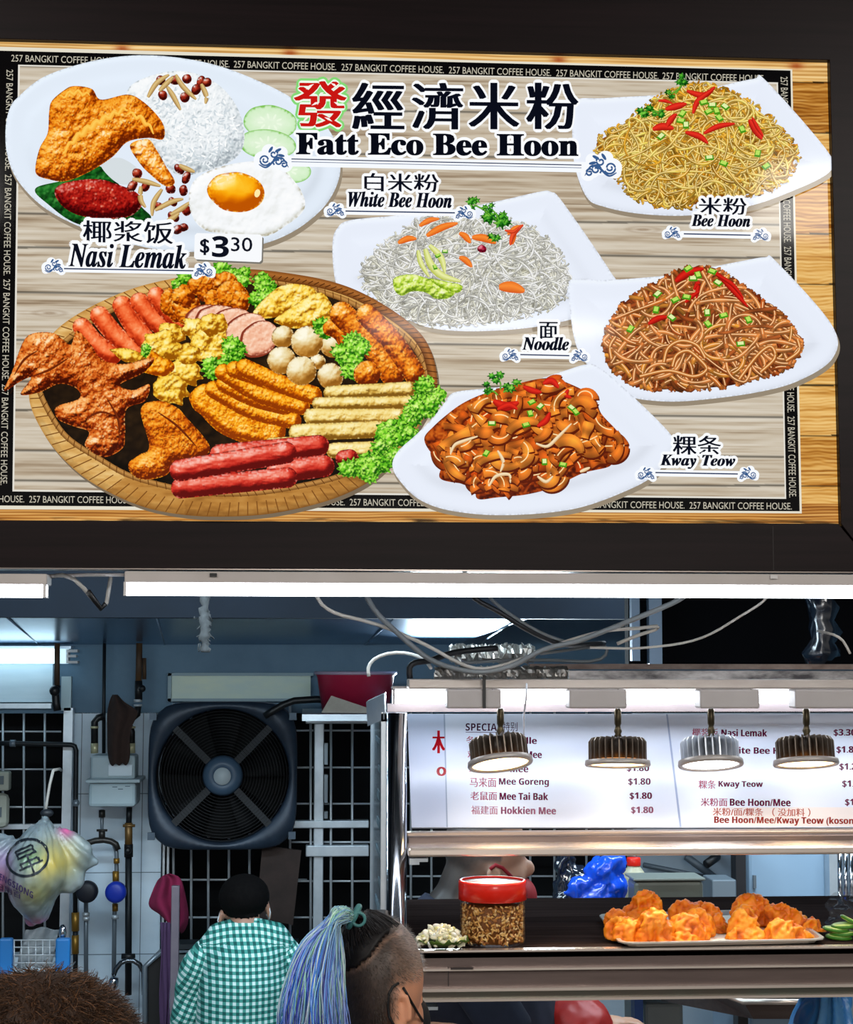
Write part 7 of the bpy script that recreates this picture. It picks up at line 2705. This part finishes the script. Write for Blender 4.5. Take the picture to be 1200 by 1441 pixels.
# mask strap, mask and earring
m_ = MB()
strap_pts = []
for x, y in ((566, 1390), (571, 1399), (578, 1411), (585, 1423), (593, 1437)):
    h, n_ = surf(x, y)
    strap_pts.append((h + n_ * .002) if h is not None else W_(x, y, -.0))
m_.tube(strap_pts, .0019, 6)
st2 = []
for x, y in ((560, 1383), (552, 1388), (547, 1398), (546, 1414), (549, 1430), (556, 1444)):
    h, n_ = surf(x, y)
    st2.append((h + n_ * .002) if h is not None else W_(x, y, -.05))
m_.tube(st2, .0019, 6)
m_.build('mask_strap', mat('strap_black', (16, 16, 18), .6), t)
mb = MB()
mb.ball(W_(592, 1456, .09), (20 * kw, 30 * kw, 34 * kw), 18, 12)
mm = voxel_mesh(mb, .004, 2)
mm.materials.append(mat('mask_black', (20, 20, 24), .7))
link_mesh('face_mask', mm, None, t)
MB().ball(W_(565, 1438, -.088), .0028, 10, 8).build('earring', mat('earring', (220, 220, 224), .15, 1.0), t)
# dark top
b = MB()
b.tube([Vector((cx, YL, shz + .0)), Vector((cx, YL, shz - .06)), Vector((cx, YL, shz - .3)), Vector((cx, YL, shz - .56))], [.075, .145, .14, .16], 20, flat=.8)
for s_ in (-1, 1):
    s0 = Vector((cx + s_ * .16, YL, shz - .05))
    b.tube([Vector((cx + s_ * .04, YL, shz - .02)), s0, s0 + Vector((s_ * .05, .03, -.24))], [.062, .062, .054], 14)
bm_ = voxel_mesh(b, .009, 4)
bm_.materials.append(mat('black_top', (26, 26, 32), .85))
link_mesh('top', bm_, None, t)

# ---- head of the customer at the lower left corner
YB = 1.75
kb = px(YB)


def B_(x, y, d=0.0):
    return P(x, y, YB) + Vector((0, d, 0))


t = thing('person', 'customer in the lower left corner, only the brown haired crown showing', 'person', (B_(60, 1441).x, YB, 0))
b = MB()
hc = B_(58, 1500)
b.ball(hc, (118 * kb, 138 * kb, 112 * kb), 24, 18)
b.ball(hc + Vector((0, .07, -.07)), (.058, .06, .07), 18, 12)
b.ball(hc + Vector((0, .13, -.045)), (.014, .018, .022), 10, 8)
for s_ in (-1, 1):
    b.ball(hc + Vector((s_ * .082, .01, -.04)), (.009, .018, .03), 10, 8)
b.tube([hc + Vector((0, 0, -.05)), hc + Vector((0, -.015, -.14)), hc + Vector((0, -.02, -.21))], [.058, .052, .07], 16)
tz = hc.z - .21
b.tube([hc + Vector((0, -.02, -.2)), Vector((hc.x, YB, tz - .08)), Vector((hc.x, YB, tz - .35)), Vector((hc.x, YB, tz - .52))], [.07, .14, .13, .14], 16)
for s_ in (-1, 1):
    s0 = Vector((hc.x + s_ * .17, YB, tz - .04))
    el = s0 + Vector((s_ * .05, .03, -.27))
    wr = el + Vector((0, .06, -.22))
    b.tube([Vector((hc.x, YB, tz - .02)), s0, el, wr], [.06, .05, .038, .026], 12)
    b.ball(wr + Vector((0, .01, -.045)), (.016, .035, .05), 12, 8)
    for f in range(4):
        q = wr + Vector((0, .01 + (f - 1.5) * .017, -.08))
        b.tube([q, q + Vector((-s_ * .004, 0, -.035)), q + Vector((-s_ * .014, 0, -.062))], [.0085, .008, .0065], 8)
    q = wr + Vector((0, .04, -.03))
    b.tube([q, q + Vector((0, .025, -.03)), q + Vector((0, .03, -.055))], [.0095, .009, .0075], 8)
    hp = Vector((hc.x + s_ * .085, YB, tz - .54))
    b.tube([hp, hp + Vector((0, .02, -.36)), Vector((hp.x, YB - .01, .07))], [.09, .06, .042], 12)
    b.ball((hp.x, YB + .06, .045), (.042, .12, .042), 12, 8)
me = voxel_mesh(b, .008, 3)
a, nn = mesh_cos(me)
cols = np.tile(np.array((190, 134, 104.)), (len(a), 1))
cols[a[:, 2] < tz] = (60, 64, 76)
cols[a[:, 2] > hc.z - .02] = (70, 44, 28)
person_mesh('body', me, SKIN, t, cols)
hb = MB()
hb.ball(hc + Vector((0, -.008, .006)), (124 * kb, 142 * kb, 116 * kb), 28, 20)
hm = voxel_mesh(hb, .006, 2)
ha, hn = mesh_cos(hm)
set_cos(hm, ha + hn * ((fbm3(ha, .03, 4, 3) - .5) * .014)[:, None])
ha, hn = mesh_cos(hm)
hm.materials.append(mat('brown_hair', (38, 24, 17), .7, noise=((120, 120, 120), .6, (62, 40, 26), 2)))
link_mesh('hair', hm, None, t)
m_ = MB()
rs = np.random.RandomState(8)
top_i = np.where(ha[:, 2] > hc.z - .02)[0]
for i in rs.choice(top_i, 9000):
    p0 = ha[i] + rs.uniform(-1, 1, 3) * .004
    fl_ = np.array((p0[0] - hc.x, p0[1] - hc.y, -.02))
    fl_ = fl_ / (np.linalg.norm(fl_) + 1e-6)
    pts = []
    q = p0 - hn[i] * .002
    dr = hn[i] * .55 + fl_ * .8 + rs.uniform(-.5, .5, 3)
    for k_ in range(5):
        pts.append(tuple(q))
        dr = dr / np.linalg.norm(dr)
        q = q + dr * .0042
        dr = dr + rs.uniform(-.45, .45, 3) + np.array((0, 0, -.12))
    g_ = rs.uniform(0, 1)
    m_.col = (48 + 84 * g_ * g_, 34 + 58 * g_ * g_, 25 + 39 * g_ * g_)
    m_.tube(pts, [.0005, .0005, .0004, .0003, .0002], 3, False)
so = m_.build('hair_strands', HAIRA, t, attr=True)
so['kind'] = 'stuff'
b = MB()
b.tube([Vector((hc.x, YB - .02, tz + .03)), Vector((hc.x, YB, tz - .06)), Vector((hc.x, YB, tz - .35)), Vector((hc.x, YB, tz - .58))], [.08, .155, .15, .165], 20, flat=.8)
for s_ in (-1, 1):
    s0 = Vector((hc.x + s_ * .17, YB, tz - .04))
    b.tube([Vector((hc.x + s_ * .04, YB, tz - .02)), s0, s0 + Vector((s_ * .05, .03, -.24))], [.064, .064, .056], 14)
bm_ = voxel_mesh(b, .01, 4)
bm_.materials.append(mat('grey_shirt', (66, 72, 86), .85))
link_mesh('shirt', bm_, None, t)

# ---- worker behind the counter
YK = 4.0
kk = px(YK)


def K_(x, y, d=0.0):
    return P(x, y, YK) + Vector((0, d, 0))


t = thing('person', 'worker behind the shelf facing right with red mask strap and apron', 'person', (K_(660, 1400).x, YK, 0))
b = MB()
b.ball(K_(682, 1190), (58 * kk, 50 * kk, 56 * kk), 24, 18)
b.ball(K_(706, 1230), (34 * kk, 36 * kk, 40 * kk), 18, 14)
b.ball(K_(744, 1222), (9 * kk, 9 * kk, 12 * kk), 12, 8)
b.ball(K_(690, 1232, -.085), (13 * kk, 6 * kk, 17 * kk), 14, 10, Matrix.Rotation(-.3, 3, 'Y'))
b.tube([K_(690, 1238, -.092), K_(698, 1228, -.1), K_(697, 1216, -.1), K_(688, 1214, -.1), K_(681, 1222, -.096), K_(684, 1240, -.09)], 3.0 * kk, 8)
b.tube([K_(668, 1215), K_(645, 1262), K_(625, 1300)], [38 * kk, 34 * kk, 44 * kk], 14)
hz = K_(640, 1470).z
b.tube([K_(622, 1300), K_(640, 1360), K_(668, 1440), Vector((K_(668, 1440).x, YK, .92))], [.09, .13, .13, .13], 16)
for s_ in (-1, 1):
    sh0 = K_(628, 1310) + Vector((0, s_ * .17, 0))
    el = sh0 + Vector((.14, s_ * .03, -.22))
    wr = el + Vector((.22, -s_ * .06, -.02))
    b.tube([K_(628, 1308), sh0, el, wr], [.06, .052, .042, .028], 12)
    b.ball(wr + Vector((.04, 0, 0)), (.05, .034, .016), 12, 8)
    for f in range(4):
        q = wr + Vector((.08, (f - 1.5) * .017, 0))
        b.tube([q, q + Vector((.034, 0, -.004)), q + Vector((.056, 0, -.02))], [.009, .008, .007], 8)
    q = wr + Vector((.03, -s_ * .03, 0))
    b.tube([q, q + Vector((.03, -s_ * .02, -.004)), q + Vector((.05, -s_ * .024, -.01))], [.01, .009, .008], 8)
    hp = Vector((K_(668, 1440).x, YK + s_ * .085, .92))
    b.tube([hp, Vector((hp.x + .01, hp.y, .5)), Vector((hp.x, hp.y, .07))], [.09, .06, .045], 12)
    b.ball((hp.x + .06, hp.y, .045), (.12, .045, .045), 12, 8)
me = voxel_mesh(b, .007, 3)
a, nn = mesh_cos(me)
X2 = 682 + (a[:, 0] - K_(682, 1190).x) / kk
Y2 = 1190 - (a[:, 2] - K_(682, 1190).z) / kk
cols = np.tile(np.array((192, 146, 122.)), (len(a), 1)) * (.93 + .14 * fbm3(a, .03, 3, 2))[:, None]
hair = np.clip((680 + 16 * (fbm3(a, .02, 4, 2) - .5) - X2 - (Y2 - 1235) * .5) / 34, 0, 1) * (Y2 < 1262) * (Y2 > 1100)
hair = np.maximum(hair, np.clip((1212 - Y2) / 8, 0, 1) * (X2 < 700))
hair = np.maximum(hair, np.clip((660 - X2) / 30, 0, 1) * (Y2 < 1290) * .8)
gr = fbm3(a, .004, 5, 2)
hc_ = np.stack([56 + 60 * gr, 50 + 56 * gr, 50 + 52 * gr], 1) * np.clip((X2 - 612) / 55, .12, 1)[:, None]
cols = cols * (1 - .85 * hair[:, None]) + hc_ * .85 * hair[:, None]
cols[a[:, 2] < .95] = (34, 36, 44)
person_mesh('body', me, SKIN, t, cols)
m_ = MB()
for i, (x, y, d) in enumerate(((684, 1212, -.088),)):
    pass
m_.tube([K_(683, 1216, -.1), K_(690, 1210, -.102), K_(700, 1214, -.098), K_(712, 1226, -.088), K_(724, 1240, -.072), K_(736, 1256, -.05)], .0045, 8)
m_.build('mask_strap', mat('red_strap', (150, 24, 36), .6), t)
mb = MB()
mb.ball(K_(728, 1262), (28 * kk, 34 * kk, 30 * kk), 16, 12)
mm = voxel_mesh(mb, .006, 2)
mm.materials.append(mat('red_mask', (160, 28, 36), .7))
link_mesh('face_mask', mm, None, t)
b = MB()
b.tube([K_(634, 1272), K_(622, 1300), K_(640, 1360), K_(700, 1420), K_(720, 1500), Vector((K_(680, 1440).x, YK, .86))], [40 * kk, .125, .16, .14, .16, .15], 20)
for s_ in (-1, 1):
    sh0 = K_(628, 1310) + Vector((0, s_ * .17, 0))
    b.tube([K_(630, 1306), sh0, sh0 + Vector((.13, s_ * .03, -.2))], [.07, .066, .056], 14)
bm_ = voxel_mesh(b, .009, 4)
bm_.materials.append(mat('navy_shirt', (26, 30, 46), .85, noise=((20, 20, 20), .5, (36, 40, 58), 3)))
link_mesh('shirt', bm_, None, t)
b = MB()
b.ball(K_(808, 1440, .0), (56 * kk, .12, 46 * kk), 20, 14)
b.ball(K_(800, 1500, .0), (56 * kk, .14, 70 * kk), 20, 14)
ap = voxel_mesh(b, .008, 2)
a, nn = mesh_cos(ap)
set_cos(ap, a + nn * ((np.abs(fbm3(a, .07, 5, 3) - .5)) * -.06)[:, None])
ap.materials.append(mat('red_film_apron', (190, 34, 24), .5, noise=((9, 9, 9), .6, (150, 20, 16), 3), spec=.6))
link_mesh('apron', ap, None, t)
